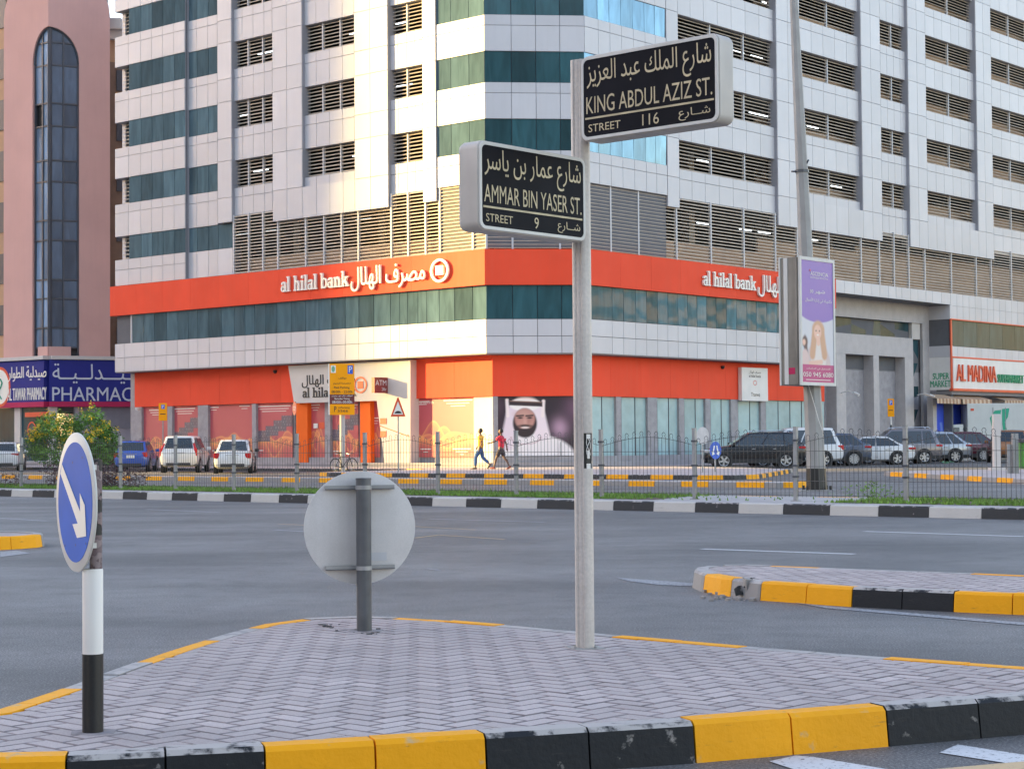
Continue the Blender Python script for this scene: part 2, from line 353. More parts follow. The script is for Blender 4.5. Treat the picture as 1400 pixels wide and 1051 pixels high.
def print_obj(name, fr, x0, x1, z0, z1, y, nx, nz, fn, mat, parent, dz=0.0):   # flat print on a grid; fn(X, Y in 0..1) -> rgb arrays
    gx, gy = np.meshgrid(np.linspace(0, 1, nx), np.linspace(0, 1, nz)); rgb = fn(gx, gy)
    me = bpy.data.meshes.new(name); vs = [tuple(fr.w(x0 + (x1 - x0) * a, y, z0 + (z1 - z0) * c)) for a, c in zip(gx.ravel(), gy.ravel())]
    fs = [(j * nx + i, j * nx + i + 1, (j + 1) * nx + i + 1, (j + 1) * nx + i) for j in range(nz - 1) for i in range(nx - 1)]
    me.from_pydata(vs, [], fs); at = me.color_attributes.new('print', 'FLOAT_COLOR', 'POINT')
    c = np.ones((nx * nz, 4)); c[:, :3] = np.clip(np.stack([q.ravel() for q in rgb], 1), 0, 1); at.data.foreach_set('color', c.ravel()); me.materials.append(mat)
    return link(name, me, parent)
def sm(d, w): return np.clip(0.5 - d / (2 * w), 0, 1)      # soft inside mask from a signed distance
def mixc(base, col, m): return [b * (1 - m) + c * m for b, c in zip(base, col)]
def eld(X, Y, cx, cy, rx, ry): return (np.sqrt(((X - cx) / rx) ** 2 + ((Y - cy) / ry) ** 2) - 1) * min(rx, ry)
def segd(X, Y, x0, y0, x1, y1):
    dx, dy = x1 - x0, y1 - y0; t = np.clip(((X - x0) * dx + (Y - y0) * dy) / (dx * dx + dy * dy), 0, 1)
    return np.hypot(X - x0 - t * dx, Y - y0 - t * dy)
print_m = vcol_mat('printed_film', 0.35)
# ------------------------------------------------------------------ ground
def asphalt():
    m = bpy.data.materials.new('asphalt'); m.use_nodes = True; nt = m.node_tree; L = nt.links; b = nt.nodes['Principled BSDF']
    pos = nd(nt, 'ShaderNodeNewGeometry').outputs['Position']
    def noise(s, d, rough=0.5, vec=pos):
        n = nd(nt, 'ShaderNodeTexNoise'); n.inputs['Scale'].default_value = s; n.inputs['Detail'].default_value = d; n.inputs['Roughness'].default_value = rough; L.new(vec, n.inputs['Vector']); return n.outputs['Fac']
    def ramp(f, stops):
        r = nd(nt, 'ShaderNodeValToRGB'); L.new(f, r.inputs[0]); e = r.color_ramp.elements
        while len(e) > 1: e.remove(e[-1])
        e[0].position, e[0].color = stops[0][0], (*[stops[0][1]] * 3, 1)
        for p, c in stops[1:]: x = e.new(p); x.color = (c, c, c, 1)
        return r.outputs[0]
    base = nd(nt, 'ShaderNodeMixRGB'); base.inputs[1].default_value = (0.120, 0.114, 0.110, 1); base.inputs[2].default_value = (0.192, 0.182, 0.173, 1)
    L.new(ramp(noise(0.35, 5), [(0.35, 0), (0.65, 1)]), base.inputs[0])
    # wheel tracks run with the main road
    mp = nd(nt, 'ShaderNodeMapping', vector_type='POINT'); mp.inputs['Rotation'].default_value = (0, 0, R_(41)); mp.inputs['Scale'].default_value = (0.03, 0.55, 1); L.new(pos, mp.inputs['Vector'])
    tr = nd(nt, 'ShaderNodeMixRGB', blend_type='MULTIPLY'); tr.inputs[0].default_value = 1; L.new(base.outputs[0], tr.inputs[1]); L.new(ramp(noise(1.0, 3, vec=mp.outputs[0]), [(0.3, 0.66), (0.55, 1.0), (0.72, 1.16)]), tr.inputs[2])
    st = nd(nt, 'ShaderNodeMixRGB', blend_type='MULTIPLY'); st.inputs[0].default_value = 1; L.new(tr.outputs[0], st.inputs[1]); L.new(ramp(noise(78, 3, .8), [(0.30, 0.25), (0.44, 0.75), (0.55, 1.15), (0.63, 2.3), (0.72, 3.6)]), st.inputs[2])
    s2 = nd(nt, 'ShaderNodeMixRGB', blend_type='MULTIPLY'); s2.inputs[0].default_value = 0.8; L.new(st.outputs[0], s2.inputs[1]); L.new(ramp(noise(3, 6, .7), [(0.30, 0.72), (0.55, 1.05)]), s2.inputs[2])
    L.new(s2.outputs[0], b.inputs['Base Color']); b.inputs['Roughness'].default_value = 0.62; b.inputs['Specular IOR Level'].default_value = 0.45
    bp = nd(nt, 'ShaderNodeBump'); bp.inputs['Strength'].default_value = 0.5; bp.inputs['Distance'].default_value = 0.006; L.new(noise(180, 3), bp.inputs['Height']); L.new(bp.outputs[0], b.inputs['Normal'])
    return m
asphalt_m = asphalt()
def kerb_paint(name, col, wear=0.35, conc=(0.45, 0.41, 0.38)):
    m = bpy.data.materials.new(name); m.use_nodes = True; nt = m.node_tree; L = nt.links; b = nt.nodes['Principled BSDF']; b.inputs['Roughness'].default_value = 0.6; b.inputs['Specular IOR Level'].default_value = 0.25
    geo = nd(nt, 'ShaderNodeNewGeometry')
    def noise(s, d, r=.6):
        n = nd(nt, 'ShaderNodeTexNoise'); n.inputs['Scale'].default_value = s; n.inputs['Detail'].default_value = d; n.inputs['Roughness'].default_value = r; L.new(geo.outputs['Position'], n.inputs['Vector']); return n.outputs['Fac']
    sp = nd(nt, 'ShaderNodeSeparateXYZ'); L.new(geo.outputs['True Normal'], sp.inputs[0])
    up = nd(nt, 'ShaderNodeMath', operation='MULTIPLY'); L.new(sp.outputs[2], up.inputs[0]); up.inputs[1].default_value = wear
    sm_ = nd(nt, 'ShaderNodeMath', operation='ADD'); L.new(up.outputs[0], sm_.inputs[0]); L.new(noise(9, 6), sm_.inputs[1])
    r = nd(nt, 'ShaderNodeMapRange'); r.inputs['From Min'].default_value = 0.69; r.inputs['From Max'].default_value = 0.80; L.new(sm_.outputs[0], r.inputs['Value'])
    v = nd(nt, 'ShaderNodeMixRGB', blend_type='MULTIPLY'); v.inputs[0].default_value = 0.5; v.inputs[1].default_value = (*col, 1); L.new(noise(4, 5), v.inputs[2])
    g = nd(nt, 'ShaderNodeMixRGB'); g.inputs[0].default_value = 0.7; g.inputs[2].default_value = (*col, 1); L.new(v.outputs[0], g.inputs[1])
    mx = nd(nt, 'ShaderNodeMixRGB'); L.new(r.outputs[0], mx.inputs[0]); L.new(g.outputs[0], mx.inputs[1]); mx.inputs[2].default_value = (*conc, 1)
    mp = nd(nt, 'ShaderNodeMapping'); mp.inputs['Scale'].default_value = (3, 3, 22); L.new(geo.outputs['Position'], mp.inputs['Vector']); sn = nd(nt, 'ShaderNodeTexNoise'); sn.inputs['Scale'].default_value = 1.6; sn.inputs['Detail'].default_value = 7; sn.inputs['Roughness'].default_value = .75; L.new(mp.outputs[0], sn.inputs['Vector'])
    sr = nd(nt, 'ShaderNodeMapRange'); sr.inputs['From Min'].default_value = .60; sr.inputs['From Max'].default_value = .76; sr.inputs['To Max'].default_value = .75; L.new(sn.outputs['Fac'], sr.inputs['Value'])
    sx = nd(nt, 'ShaderNodeMixRGB'); L.new(sr.outputs[0], sx.inputs[0]); L.new(mx.outputs[0], sx.inputs[1]); sx.inputs[2].default_value = (.06, .05, .045, 1)
    L.new(sx.outputs[0], b.inputs['Base Color'])
    bp = nd(nt, 'ShaderNodeBump'); bp.inputs['Strength'].default_value = 0.5; bp.inputs['Distance'].default_value = 0.01; L.new(noise(25, 6), bp.inputs['Height']); L.new(bp.outputs[0], b.inputs['Normal'])
    return m
kyel = kerb_paint('kerb_yellow', (1.0, 0.42, 0.004), 0.10, (0.62, 0.40, 0.17)); kblk = kerb_paint('kerb_black', (0.020, 0.021, 0.024), 0.38)
kgry = kerb_paint('kerb_grey', (0.32, 0.30, 0.285), 0.3); kwht = kerb_paint('kerb_white', (0.60, 0.57, 0.53), 0.1)
kdrk = kerb_paint('kerb_dark', (0.05, 0.05, 0.052), 0.25)
paver_m = pm('mauve_paver', (0.50, 0.425, 0.402), 0.8, spec=.25, var=0.16, vscale=1.3, rnd=0.13, fine=0.13, fscale=150, bump=0.4, bscale=120)
pedge_m = pm('paver_dirty_edge', (0.28, 0.235, 0.23), 0.85, var=0.35, vscale=5)
sand_m = pm('joint_sand', (0.035, 0.03, 0.03), 0.95, var=0.3, vscale=6)
concrete_m = pm('pale_concrete', (0.44, 0.41, 0.395), 0.8, var=0.15, vscale=2, fine=0.1, fscale=60, bump=0.2)
pave_far_m = pm('pink_paving', (0.47, 0.40, 0.385), 0.8, var=0.14, vscale=1.2, fine=0.1, fscale=20)
soil_m = pm('soil', (0.16, 0.12, 0.09), 0.95, var=0.3, vscale=3)

b = MB(); b.add([(-700, -300, 0), (700, -300, 0), (700, 1200, 0), (-700, 1200, 0)], [(0, 1, 2, 3)])
tag(b.obj('road', asphalt_m), kind='structure')

def kerb_run(parent, pts, cuts, mats, h, w, batter=0.02, drop=0.05, jag=None):
    # pts: outer top edge, inner side to the left of the direction of travel; cuts: arc lengths; mats: one for each stone
    P = [Vector((p[0], p[1], 0)) for p in pts]; cum = [0]
    for i in range(len(P) - 1): cum.append(cum[-1] + (P[i + 1] - P[i]).length)
    def nrm(i):
        a = (P[i] - P[i - 1]).normalized() if i > 0 else None; c = (P[i + 1] - P[i]).normalized() if i < len(P) - 1 else None
        t = (a + c).normalized() if a and c else (a or c); return Vector((-t.y, t.x, 0))
    Ns = [nrm(i) for i in range(len(P))]
    def at(s):
        s = min(max(s, 0), cum[-1])
        for i in range(len(P) - 1):
            if s <= cum[i + 1] + 1e-9:
                f = (s - cum[i]) / (cum[i + 1] - cum[i]); return P[i].lerp(P[i + 1], f), Ns[i].lerp(Ns[i + 1], f).normalized()
    for k in range(len(cuts) - 1):
        s0, s1 = cuts[k] + 0.004, cuts[k + 1] - 0.004
        ss = [s0] + [c for c in cum if s0 < c < s1] + [s1]; mb = MB(); sec = []
        hh = h + random.uniform(-0.003, 0.003); ch = 0.018
        for s in ss:
            p, n = at(s)
            sec.append([p - n * batter + Vector((0, 0, -drop)), p - n * batter + Vector((0, 0, 0.0)), p - n * 0.002 + Vector((0, 0, hh - ch)), p + n * ch + Vector((0, 0, hh)), p + n * w + Vector((0, 0, hh)), p + n * w + Vector((0, 0, -drop))])
        m_ = len(sec[0])
        for q in sec: mb.v += [tuple(x) for x in q]
        for i in range(len(sec) - 1):
            for j in range(m_): mb.f.append((i * m_ + j, (i + 1) * m_ + j, (i + 1) * m_ + (j + 1) % m_, i * m_ + (j + 1) % m_)); mb.mi.append(0)
        mb.f.append(tuple(range(m_))); mb.mi.append(0); e = (len(sec) - 1) * m_; mb.f.append(tuple(e + j for j in range(m_ - 1, -1, -1))); mb.mi.append(0)
        mb.obj('kerb_stone', mats[k], parent, clean=True)
    return cum
def arc_at(pts, u):                           # arc length on a polyline where the photo column u falls
    x = (u - 700) / F_PX; cum = 0
    for i in range(len(pts) - 1):
        a, c = Vector(pts[i][:2]), Vector(pts[i + 1][:2]); ga, gc = a.x - x * a.y, c.x - x * c.y
        if ga * gc <= 0: return cum + (c - a).length * abs(ga) / (abs(ga) + abs(gc) + 1e-9)
        cum += (c - a).length
    return cum
def clip_poly(sub, cl):                       # Sutherland-Hodgman, cl convex and counter-clockwise
    out = sub
    for i in range(len(cl)):
        a, c = cl[i], cl[(i + 1) % len(cl)]; inp, out = out, []
        if not inp: break
        f = lambda p: (c[0] - a[0]) * (p[1] - a[1]) - (c[1] - a[1]) * (p[0] - a[0])
        for k in range(len(inp)):
            p, q = inp[k - 1], inp[k]; fp, fq = f(p), f(q)
            if fq >= 0:
                if fp < 0: t = fp / (fp - fq); out.append((p[0] + (q[0] - p[0]) * t, p[1] + (q[1] - p[1]) * t))
                out.append(q)
            elif fp >= 0: t = fp / (fp - fq); out.append((p[0] + (q[0] - p[0]) * t, p[1] + (q[1] - p[1]) * t))
    return out
def inside(p, poly):
    c = False
    for i in range(len(poly)):
        a, b_ = poly[i - 1], poly[i]
        if (a[1] > p[1]) != (b_[1] > p[1]) and p[0] < (b_[0] - a[0]) * (p[1] - a[1]) / (b_[1] - a[1]) + a[0]: c = not c
    return c
def clip_near(rc, poly, ctr):
    out = rc
    for i in range(len(poly)):
        a, c = poly[i - 1], poly[i]; dx, dy = c[0] - a[0], c[1] - a[1]; t = min(max(((ctr[0] - a[0]) * dx + (ctr[1] - a[1]) * dy) / (dx * dx + dy * dy), 0), 1)
        if math.hypot(a[0] + t * dx - ctr[0], a[1] + t * dy - ctr[1]) > 0.125: continue
        f = lambda p: dx * (p[1] - a[1]) - dy * (p[0] - a[0]); inp, out = out, []
        for k in range(len(inp)):
            p, q = inp[k - 1], inp[k]; fp, fq = f(p), f(q)
            if (fp < 0) != (fq < 0): u = fp / (fp - fq); out.append((p[0] + (q[0] - p[0]) * u, p[1] + (q[1] - p[1]) * u))
            if fq >= 0: out.append(q)
        if len(out) < 3: return []
    return out
def area(p): return 0.5 * sum(p[i - 1][0] * p[i][1] - p[i][0] * p[i - 1][1] for i in range(len(p)))
def inset(poly, d):
    n = len(poly); out = []
    for i in range(n):
        p, q, r = Vector(poly[i - 1]), Vector(poly[i]), Vector(poly[(i + 1) % n]); a = (q - p).normalized(); c = (r - q).normalized()
        na, nc = Vector((-a.y, a.x)), Vector((-c.y, c.x)); b_ = (na + nc); b_ = b_ / max(b_.dot(na), 0.3); out.append(tuple(q + b_ * d))
    return out
def herringbone(parent, poly, top, ang, holes=(), w=0.1, limit=300, view=lambda c: True):
    g = 0.0052; xs = [p[0] for p in poly]; ys = [p[1] for p in poly]; cx, cy = sum(xs) / len(xs), sum(ys) / len(ys)
    rad = max(math.hypot(p[0] - cx, p[1] - cy) for p in poly); K = int(rad / w) + 4; ca, sa = math.cos(ang), math.sin(ang); full = []; cut = []
    if area(poly) < 0: poly = poly[::-1]
    for a in range(-K, K):
        for bb in range(-K // 2 - K // 4, K // 2 + K // 4):
            for hz in (0, 1):
                x0, y0 = (a + 4 * bb, a) if hz else (a + 4 * bb + 2, a - 1); lx, ly = (2, 1) if hz else (1, 2)
                if abs(x0) > K or abs(y0) > K: continue
                mx_, my_ = (x0 + lx / 2) * w, (y0 + ly / 2) * w; wx, wy = cx + ca * mx_ - sa * my_, cy + sa * mx_ + ca * my_
                if not view((wx, wy)): continue
                rc = [(cx + ca * X - sa * Y, cy + sa * X + ca * Y) for X, Y in [(x0 * w + g, y0 * w + g), ((x0 + lx) * w - g, y0 * w + g), ((x0 + lx) * w - g, (y0 + ly) * w - g), (x0 * w + g, (y0 + ly) * w - g)]]
                ins = [inside(q, poly) for q in rc]
                if not any(ins): continue
                cp = rc if all(ins) else clip_near(rc, poly, (wx, wy))
                if len(cp) < 3 or area(cp) < 0.0012: continue
                if any(math.hypot(wx - h_[0], wy - h_[1]) < h_[2] for h_ in holes): continue
                th = ang + (0 if hz else math.pi / 2)
                if area(cp) > 0.97 * area(rc): full.append((wx, wy, th))
                else: cut.append(cp)
    pb = MB(); L_, W_ = w - g, w / 2 - g; c = 0.0045
    for (dx, zz) in ((0, -0.03), (0, -c), (c, 0)): pb.v += [(-L_ + dx, -W_ + dx, zz), (L_ - dx, -W_ + dx, zz), (L_ - dx, W_ - dx, zz), (-L_ + dx, W_ - dx, zz)]
    for k in (0, 4): pb.f += [(k + i, k + (i + 1) % 4, k + 4 + (i + 1) % 4, k + 4 + i) for i in range(4)]
    pb.f.append((8, 9, 10, 11)); pb.mi = [1] * 8 + [0]; pme = pb.mesh('paver', [paver_m, pedge_m])
    full.sort(key=lambda t: t[0] ** 2 + t[1] ** 2); rest = MB()
    for i, (x, y, th) in enumerate(full):
        dz = random.uniform(-0.0012, 0.0012)
        M = Matrix.Translation((x, y, top + dz)) @ Matrix.Rotation(th + random.uniform(-.006, .006), 4, 'Z') @ Matrix.Rotation(random.uniform(-.006, .006), 4, 'X') @ Matrix.Rotation(random.uniform(-.004, .004), 4, 'Y')
        if i < limit: link('paver', pme, parent, None, M)
        else: rest.add([M @ Vector(v) for v in pb.v], pb.f); rest.mi[-9:] = pb.mi
    for cp in cut: rest.prism(cp, top - 0.03, top - 0.001)
    if rest.v: tag(rest.obj('paver_field', [paver_m, pedge_m], parent), kind='stuff')

# near island -------------------------------------------------------------
HI = 0.165
front = [(-3.3, 6.62), (-1.835, 6.551), (-1.606, 6.571), (-0.923, 6.743), (-0.122, 6.99), (0.685, 7.277), (1.525, 7.634), (2.199, 7.926), (3.4, 8.46)]
far = [(2.95, 8.57), (2.484, 8.943), (1.914, 9.379), (1.256, 9.933), (0.617, 10.509), (-0.056, 11.197), (-0.42, 11.52), (-0.737, 11.723), (-1.043, 11.80), (-1.33, 11.70), (-1.56, 11.35), (-1.72, 10.75), (-1.86, 10.0), (-1.98, 9.2), (-2.10, 8.3), (-2.20, 7.7), (-2.6, 7.1)]
b = MB(); b.prism(inset([tuple(p) for p in front] + far, 0.05), -0.05, HI - 0.022)
isl = tag(b.obj('near_island', sand_m), kind='structure')
cf = [0] + [arc_at(front, u) for u in (90, 225, 360, 510, 660, 800, 943, 1075, 1205, 1330)] + [99]
tot = sum((Vector(front[i + 1]) - Vector(front[i])).length for i in range(len(front) - 1)); cf[-1] = tot
kerb_run(isl, front, cf, [kyel, kblk, kblk, kyel, kyel, kblk, kblk, kyel, kyel, kblk, kblk], HI, 0.12)
tot = sum((Vector(far[i + 1]) - Vector(far[i])).length for i in range(len(far) - 1))
ub = [arc_at(far, u) for u in (1215, 1020, 850, 690, 545)] + [arc_at(far[8:], u) + sum((Vector(far[i + 1]) - Vector(far[i])).length for i in range(8)) for u in (410, 335, 275, 180, 80)]
cu_ = [0] + sorted(ub) + [tot]; ms = [kyel, kgry, kyel, kgry, kyel, kgry, kyel, kgry, kyel, kgry, kyel]; cuts = []; mm = []
for i in range(len(cu_) - 1):
    n = max(1, round((cu_[i + 1] - cu_[i]) / 0.5))
    for k in range(n): cuts.append(cu_[i] + (cu_[i + 1] - cu_[i]) * k / n); mm.append(ms[i % len(ms)])
kerb_run(isl, far, cuts + [tot], mm, HI, 0.11)
allp = [tuple(p) for p in front] + far
sign_base = gz(800, 885, HI); disc_base = gz(498, 862, HI); arrow_base = gz(127, 1000, HI)
herringbone(isl, inset(allp, 0.118), HI - 0.001, R_(45 + 3), holes=[(arrow_base.x, arrow_base.y, 0.03), (disc_base.x, disc_base.y, 0.03), (sign_base.x, sign_base.y, 0.04)], view=lambda c: abs(c[0]) < 0.31 * c[1] + 0.1)

# second island, right ------------------------------------------------------
H2 = 0.15
f2 = [(1.75, 16.52), (1.62, 16.30), (1.575, 15.95), (1.60, 15.55), (1.72, 15.15), (1.96, 14.65), (2.572, 14.018), (3.23, 13.54), (3.702, 13.25), (5.5, 12.0)]
g2 = [(5.8, 13.9), (4.2, 15.078), (3.16, 15.894), (2.596, 16.337), (2.1, 16.66), (1.9, 16.64)]
b = MB(); b.prism(inset(f2 + g2, 0.06), -0.05, H2 - 0.022); isl2 = tag(b.obj('right_island', sand_m), kind='structure')
n2 = sum((Vector(f2[i + 1]) - Vector(f2[i])).length for i in range(9))
c2 = [0, 0.45] + [arc_at(f2[3:], u) + sum((Vector(f2[i + 1]) - Vector(f2[i])).length for i in range(3)) for u in (961, 998, 1038, 1100, 1162, 1230, 1300, 1380)] + [n2]
kerb_run(isl2, f2, sorted(c2), [kgry, kgry, kyel, kgry, kyel, kyel, kblk, kblk, kyel, kyel, kblk], H2, 0.12)
n3 = sum((Vector(g2[i + 1]) - Vector(g2[i])).length for i in range(5)); kerb_run(isl2, g2, [n3 * i / 10 for i in range(11)], [kyel if i % 4 < 1 else kgry for i in range(10)], H2, 0.11)
herringbone(isl2, inset(f2 + g2, 0.118), H2 - 0.001, R_(48), view=lambda c: c[0] < 0.31 * c[1])
# broken corner: rubble at the damaged stone
rb = MB()
for i in range(70):
    p = gz(random.gauss(1010, 26), random.uniform(809, 822), 0.0); s = random.uniform(0.004, 0.022)
    rb.box(-s, s, -s, s, 0, s * 1.2, Matrix.Translation((p.x, p.y, 0)) @ Matrix.Rotation(random.random() * 3, 4, 'Z'))
bs = MB()
for i in range(16):
    p = gz(random.uniform(1006, 1036), random.uniform(812, 818), 0.0); s = random.uniform(.03, .075); M = Matrix.Translation((p.x + .03, p.y + .02, random.uniform(.02, .11))) @ Matrix.Rotation(random.random() * 3, 4, Vector((random.random(), random.random(), 1)))
    vs = [M @ Vector(((-1) ** k * s * random.uniform(.5, 1.1), (1 if k & 2 else -1) * s * random.uniform(.5, 1.1), (1 if k & 4 else -1) * s * random.uniform(.4, .9))) for k in range(8)]; vs = [Vector((v.x, v.y, max(v.z, .0))) for v in vs]; bs.add(vs, [(0, 2, 3, 1), (4, 5, 7, 6), (0, 1, 5, 4), (2, 6, 7, 3), (0, 4, 6, 2), (1, 3, 7, 5)], 0 if i % 3 else 1)
bs.obj('broken_kerb_stone', [kgry, kdrk], isl2)
tag(rb.obj('kerb_rubble', kgry), 'crumbled grey bits of concrete lying at the broken kerb nose', kind='stuff')

# tiny island end at the far left
t1 = [gz(22, 739, 0.16), gz(16, 730, .16), gz(0, 725.5, .16)]
P0 = gz(3, 753, 0); cc = Vector((P0.x - 0.55, P0.y + 0.9)); nose = [(cc.x + 0.80 * math.cos(a), cc.y + 0.80 * math.sin(a)) for a in [R_(x) for x in range(-75, 106, 20)]]
li = [(cc.x - 2.5, nose[0][1] - 0.2)] + nose + [(cc.x - 2.5, nose[-1][1] + 0.2)]
b = MB(); b.prism(inset(li, 0.05), -0.05, 0.15); isl3 = tag(b.obj('left_island', paver_m), kind='structure')
n4 = sum((Vector(li[i + 1]) - Vector(li[i])).length for i in range(len(li) - 1)); kerb_run(isl3, li, [n4 * i / 12 for i in range(13)], [kyel, kyel, kgry, kgry] * 3, 0.16, 0.12)

# verge with the fence --------------------------------------------------------
HV = 0.18; ND = 27.0
def slab(name, pts, z, mat, z0=-0.05):
    b = MB(); b.prism([tuple(EN(e, n)[:2]) for e, n in pts], z0, z); return tag(b.obj(name, mat), kind='structure')
verge = slab('verge', [(-90, ND + .1), (-2, ND + .1), (-2, 30.6), (-90, 30.6)], HV - 0.004, concrete_m)
pts = [tuple(EN(e, ND)[:2]) for e in (-89, -3)]; e0 = u_on_n(1010, ND, 705); k0 = -89
nk = []; e = e0 - 0.93 * 76
cuts = []; mm = []; i = 0
while e < -3.2:
    if e > -88.9: cuts.append(e + 89); mm.append(kdrk if (i - 76) % 2 else kwht)
    e += 0.93; i += 1
kerb_run(verge, pts, cuts, mm[:-1], HV, 0.16)
pts = [tuple(EN(e, 30.75)[:2]) for e in (-3, -89)]; kerb_run(verge, pts, [i * 0.93 for i in range(92)], [kgry if i % 2 else kyel for i in range(91)], HV, 0.14)

# service-road separator
sep_end = -26.6
sep = slab('separator', [(-90, 42.1), (sep_end - .5, 42.1), (sep_end - .1, 42.65), (sep_end - .5, 43.2), (-90, 43.2)], 0.146, concrete_m)
pts = [tuple(EN(e, 42.0)[:2]) for e in (-90, sep_end - .45)] + [tuple(EN(sep_end - .12, 42.25)[:2]), tuple(EN(sep_end, 42.65)[:2]), tuple(EN(sep_end - .12, 43.05)[:2])] + [tuple(EN(e, 43.3)[:2]) for e in (sep_end - .45, -90)]
base = u_on_n(931, 42.0, 660) + 90; cs = []; e = base - 0.93 * 64; i = 0; mm = []
while e < 90 + sep_end - 0.3: cs.append(e); mm.append(kyel if (i - 64) % 2 == 0 else kgry); e += 0.93; i += 1
tl = 63.0 + 1.8; cs += [90 + sep_end - .28, tl]; mm[-1] = kgry; mm.append(kyel)
L2 = sum((Vector(pts[i + 1]) - Vector(pts[i])).length for i in range(len(pts) - 1)); kerb_run(sep, pts, cs, mm, 0.15, 0.13)
pts2 = [tuple(EN(e, 43.3)[:2]) for e in (sep_end - .45, -90)]; kerb_run(sep, pts2, [i * 0.93 for i in range(67)], [kyel if i % 2 else kgry for i in range(66)], 0.15, 0.13)

# pavement round the bank
pv = [(-100, 58.6), (-56.2, 58.6), (-55.6, 57.8), (-55.0, 51.5), (-54.2, 50.5), (-53.2, 50.1), (-35.2, 50.1), (-34.2, 50.5), (-34.0, 51.6), (-36.2, 56), (-39.2, 62), (-43.5, 65), (-49.2, 67.5), (-50.6, 72), (-50.8, 90), (-51, 118), (-51, 140), (-100, 140)]
pave = slab('pavement', inset(pv, 0.05), 0.146, pave_far_m)
pts = [tuple(EN(e, n)[:2]) for e, n in pv[:16]]; L3 = sum((Vector(pts[i + 1]) - Vector(pts[i])).length for i in range(15))
s0 = 43.8 + .9 + 6.3 + 1.3 + 1.1; n = int(L3 / 0.95)
kerb_run(pave, pts, [i * 0.95 for i in range(n)], [(kdrk if i * .95 < 42 else kgry if i * .95 > 84 else (kyel if i % 2 else kdrk)) for i in range(n - 1)], 0.15, 0.14)
# island in front of the supermarket, right
ri = [(-32.8, 58.2), (-32.6, 57.6), (-27.8, 53.0), (-20, 45.2), (-12, 37.5), (-8, 41), (-24, 61), (-31, 63), (-32.7, 60)]
risl = slab('supermarket_island', inset(ri, 0.05), 0.146, pave_far_m)
pts = [tuple(EN(e, n)[:2]) for e, n in ri[:6]] ; L4 = sum((Vector(pts[i + 1]) - Vector(pts[i])).length for i in range(5)); n = int(L4 / 1.35)
kerb_run(risl, pts, [i * 1.35 for i in range(n)], [kyel if i % 2 else kgry for i in range(n - 1)], 0.15, 0.14)

# road markings --------------------------------------------------------------
def mark_mat(name, col, worn):
    m = bpy.data.materials.new(name); m.use_nodes = True; nt = m.node_tree; L = nt.links; b = nt.nodes['Principled BSDF']; b.inputs['Roughness'].default_value = 0.6
    pos = nd(nt, 'ShaderNodeNewGeometry').outputs['Position']; n = nd(nt, 'ShaderNodeTexNoise'); n.inputs['Scale'].default_value = 45; n.inputs['Detail'].default_value = 6; n.inputs['Roughness'].default_value = .7; L.new(pos, n.inputs['Vector'])
    r = nd(nt, 'ShaderNodeMapRange'); r.inputs['From Min'].default_value = worn; r.inputs['From Max'].default_value = worn + .08; L.new(n.outputs['Fac'], r.inputs['Value'])
    mx = nd(nt, 'ShaderNodeMixRGB'); L.new(r.outputs[0], mx.inputs[0]); mx.inputs[1].default_value = (*col, 1); mx.inputs[2].default_value = (0.11, 0.11, 0.12, 1); L.new(mx.outputs[0], b.inputs['Base Color']); return m
mk_white = mark_mat('marking_white', (0.62, 0.62, 0.62), 0.56); mk_worn = mark_mat('marking_worn', (0.34, 0.34, 0.35), 0.50); mk_peach = mark_mat('marking_yellow', (0.60, 0.42, 0.22), 0.6)
def mark(px, mat, z=0.004):
    b = MB(); b.add([gz(u, v, z) for u, v in px], [tuple(range(len(px)))]); return tag(b.obj('road_marking', mat), kind='structure')
def dash(u0, v0, u1, v1, w, mat):
    a, c = gz(u0, v0, .004), gz(u1, v1, .004); t = (c - a).normalized(); n = Vector((-t.y, t.x, 0)) * w / 2; b = MB(); b.add([a - n, c - n, c + n, a + n], [(0, 1, 2, 3)]); return tag(b.obj('lane_line', mat), kind='structure')
for q in [(960, 750, 1168, 757, .13), (1182, 726, 1400, 733, .13), (585, 709, 745, 713.5, .13), (0, 708, 65, 712, .13), (200, 696, 300, 700, .13), (375, 724, 430, 727, .12), (585, 777, 600, 779, .06)]: dash(*q[:4], q[4], mk_worn if q[0] in (0, 200, 375, 585) else mk_white)
for q in [(567, 735, 600, 731, .05), (600, 731, 690, 737, .05), (560, 719, 650, 724, .05), (380, 716, 520, 722, .05)]: dash(*q[:4], q[4], mk_peach)
mark([(842, 789), (870, 791), (951, 797), (948, 801), (900, 799), (860, 794)], mk_worn)
mark([(1085, 823), (1110, 826), (1400, 850.5), (1400, 854), (1130, 831)], mk_worn)
mark([(0, 754), (22, 752), (42, 756), (0, 761)], mk_worn)
mark([(1052, 1040), (1088, 1032), (1112, 1034), (1215, 1051), (1180, 1062), (1120, 1062)], mk_white)
mark([(1284, 1028), (1309, 1017), (1400, 1031), (1460, 1040), (1460, 1049), (1380, 1043)], mk_white)
mark([(1215, 1056), (1330, 1046), (1470, 1034), (1470, 1042), (1300, 1062)], mk_peach, 0.008)
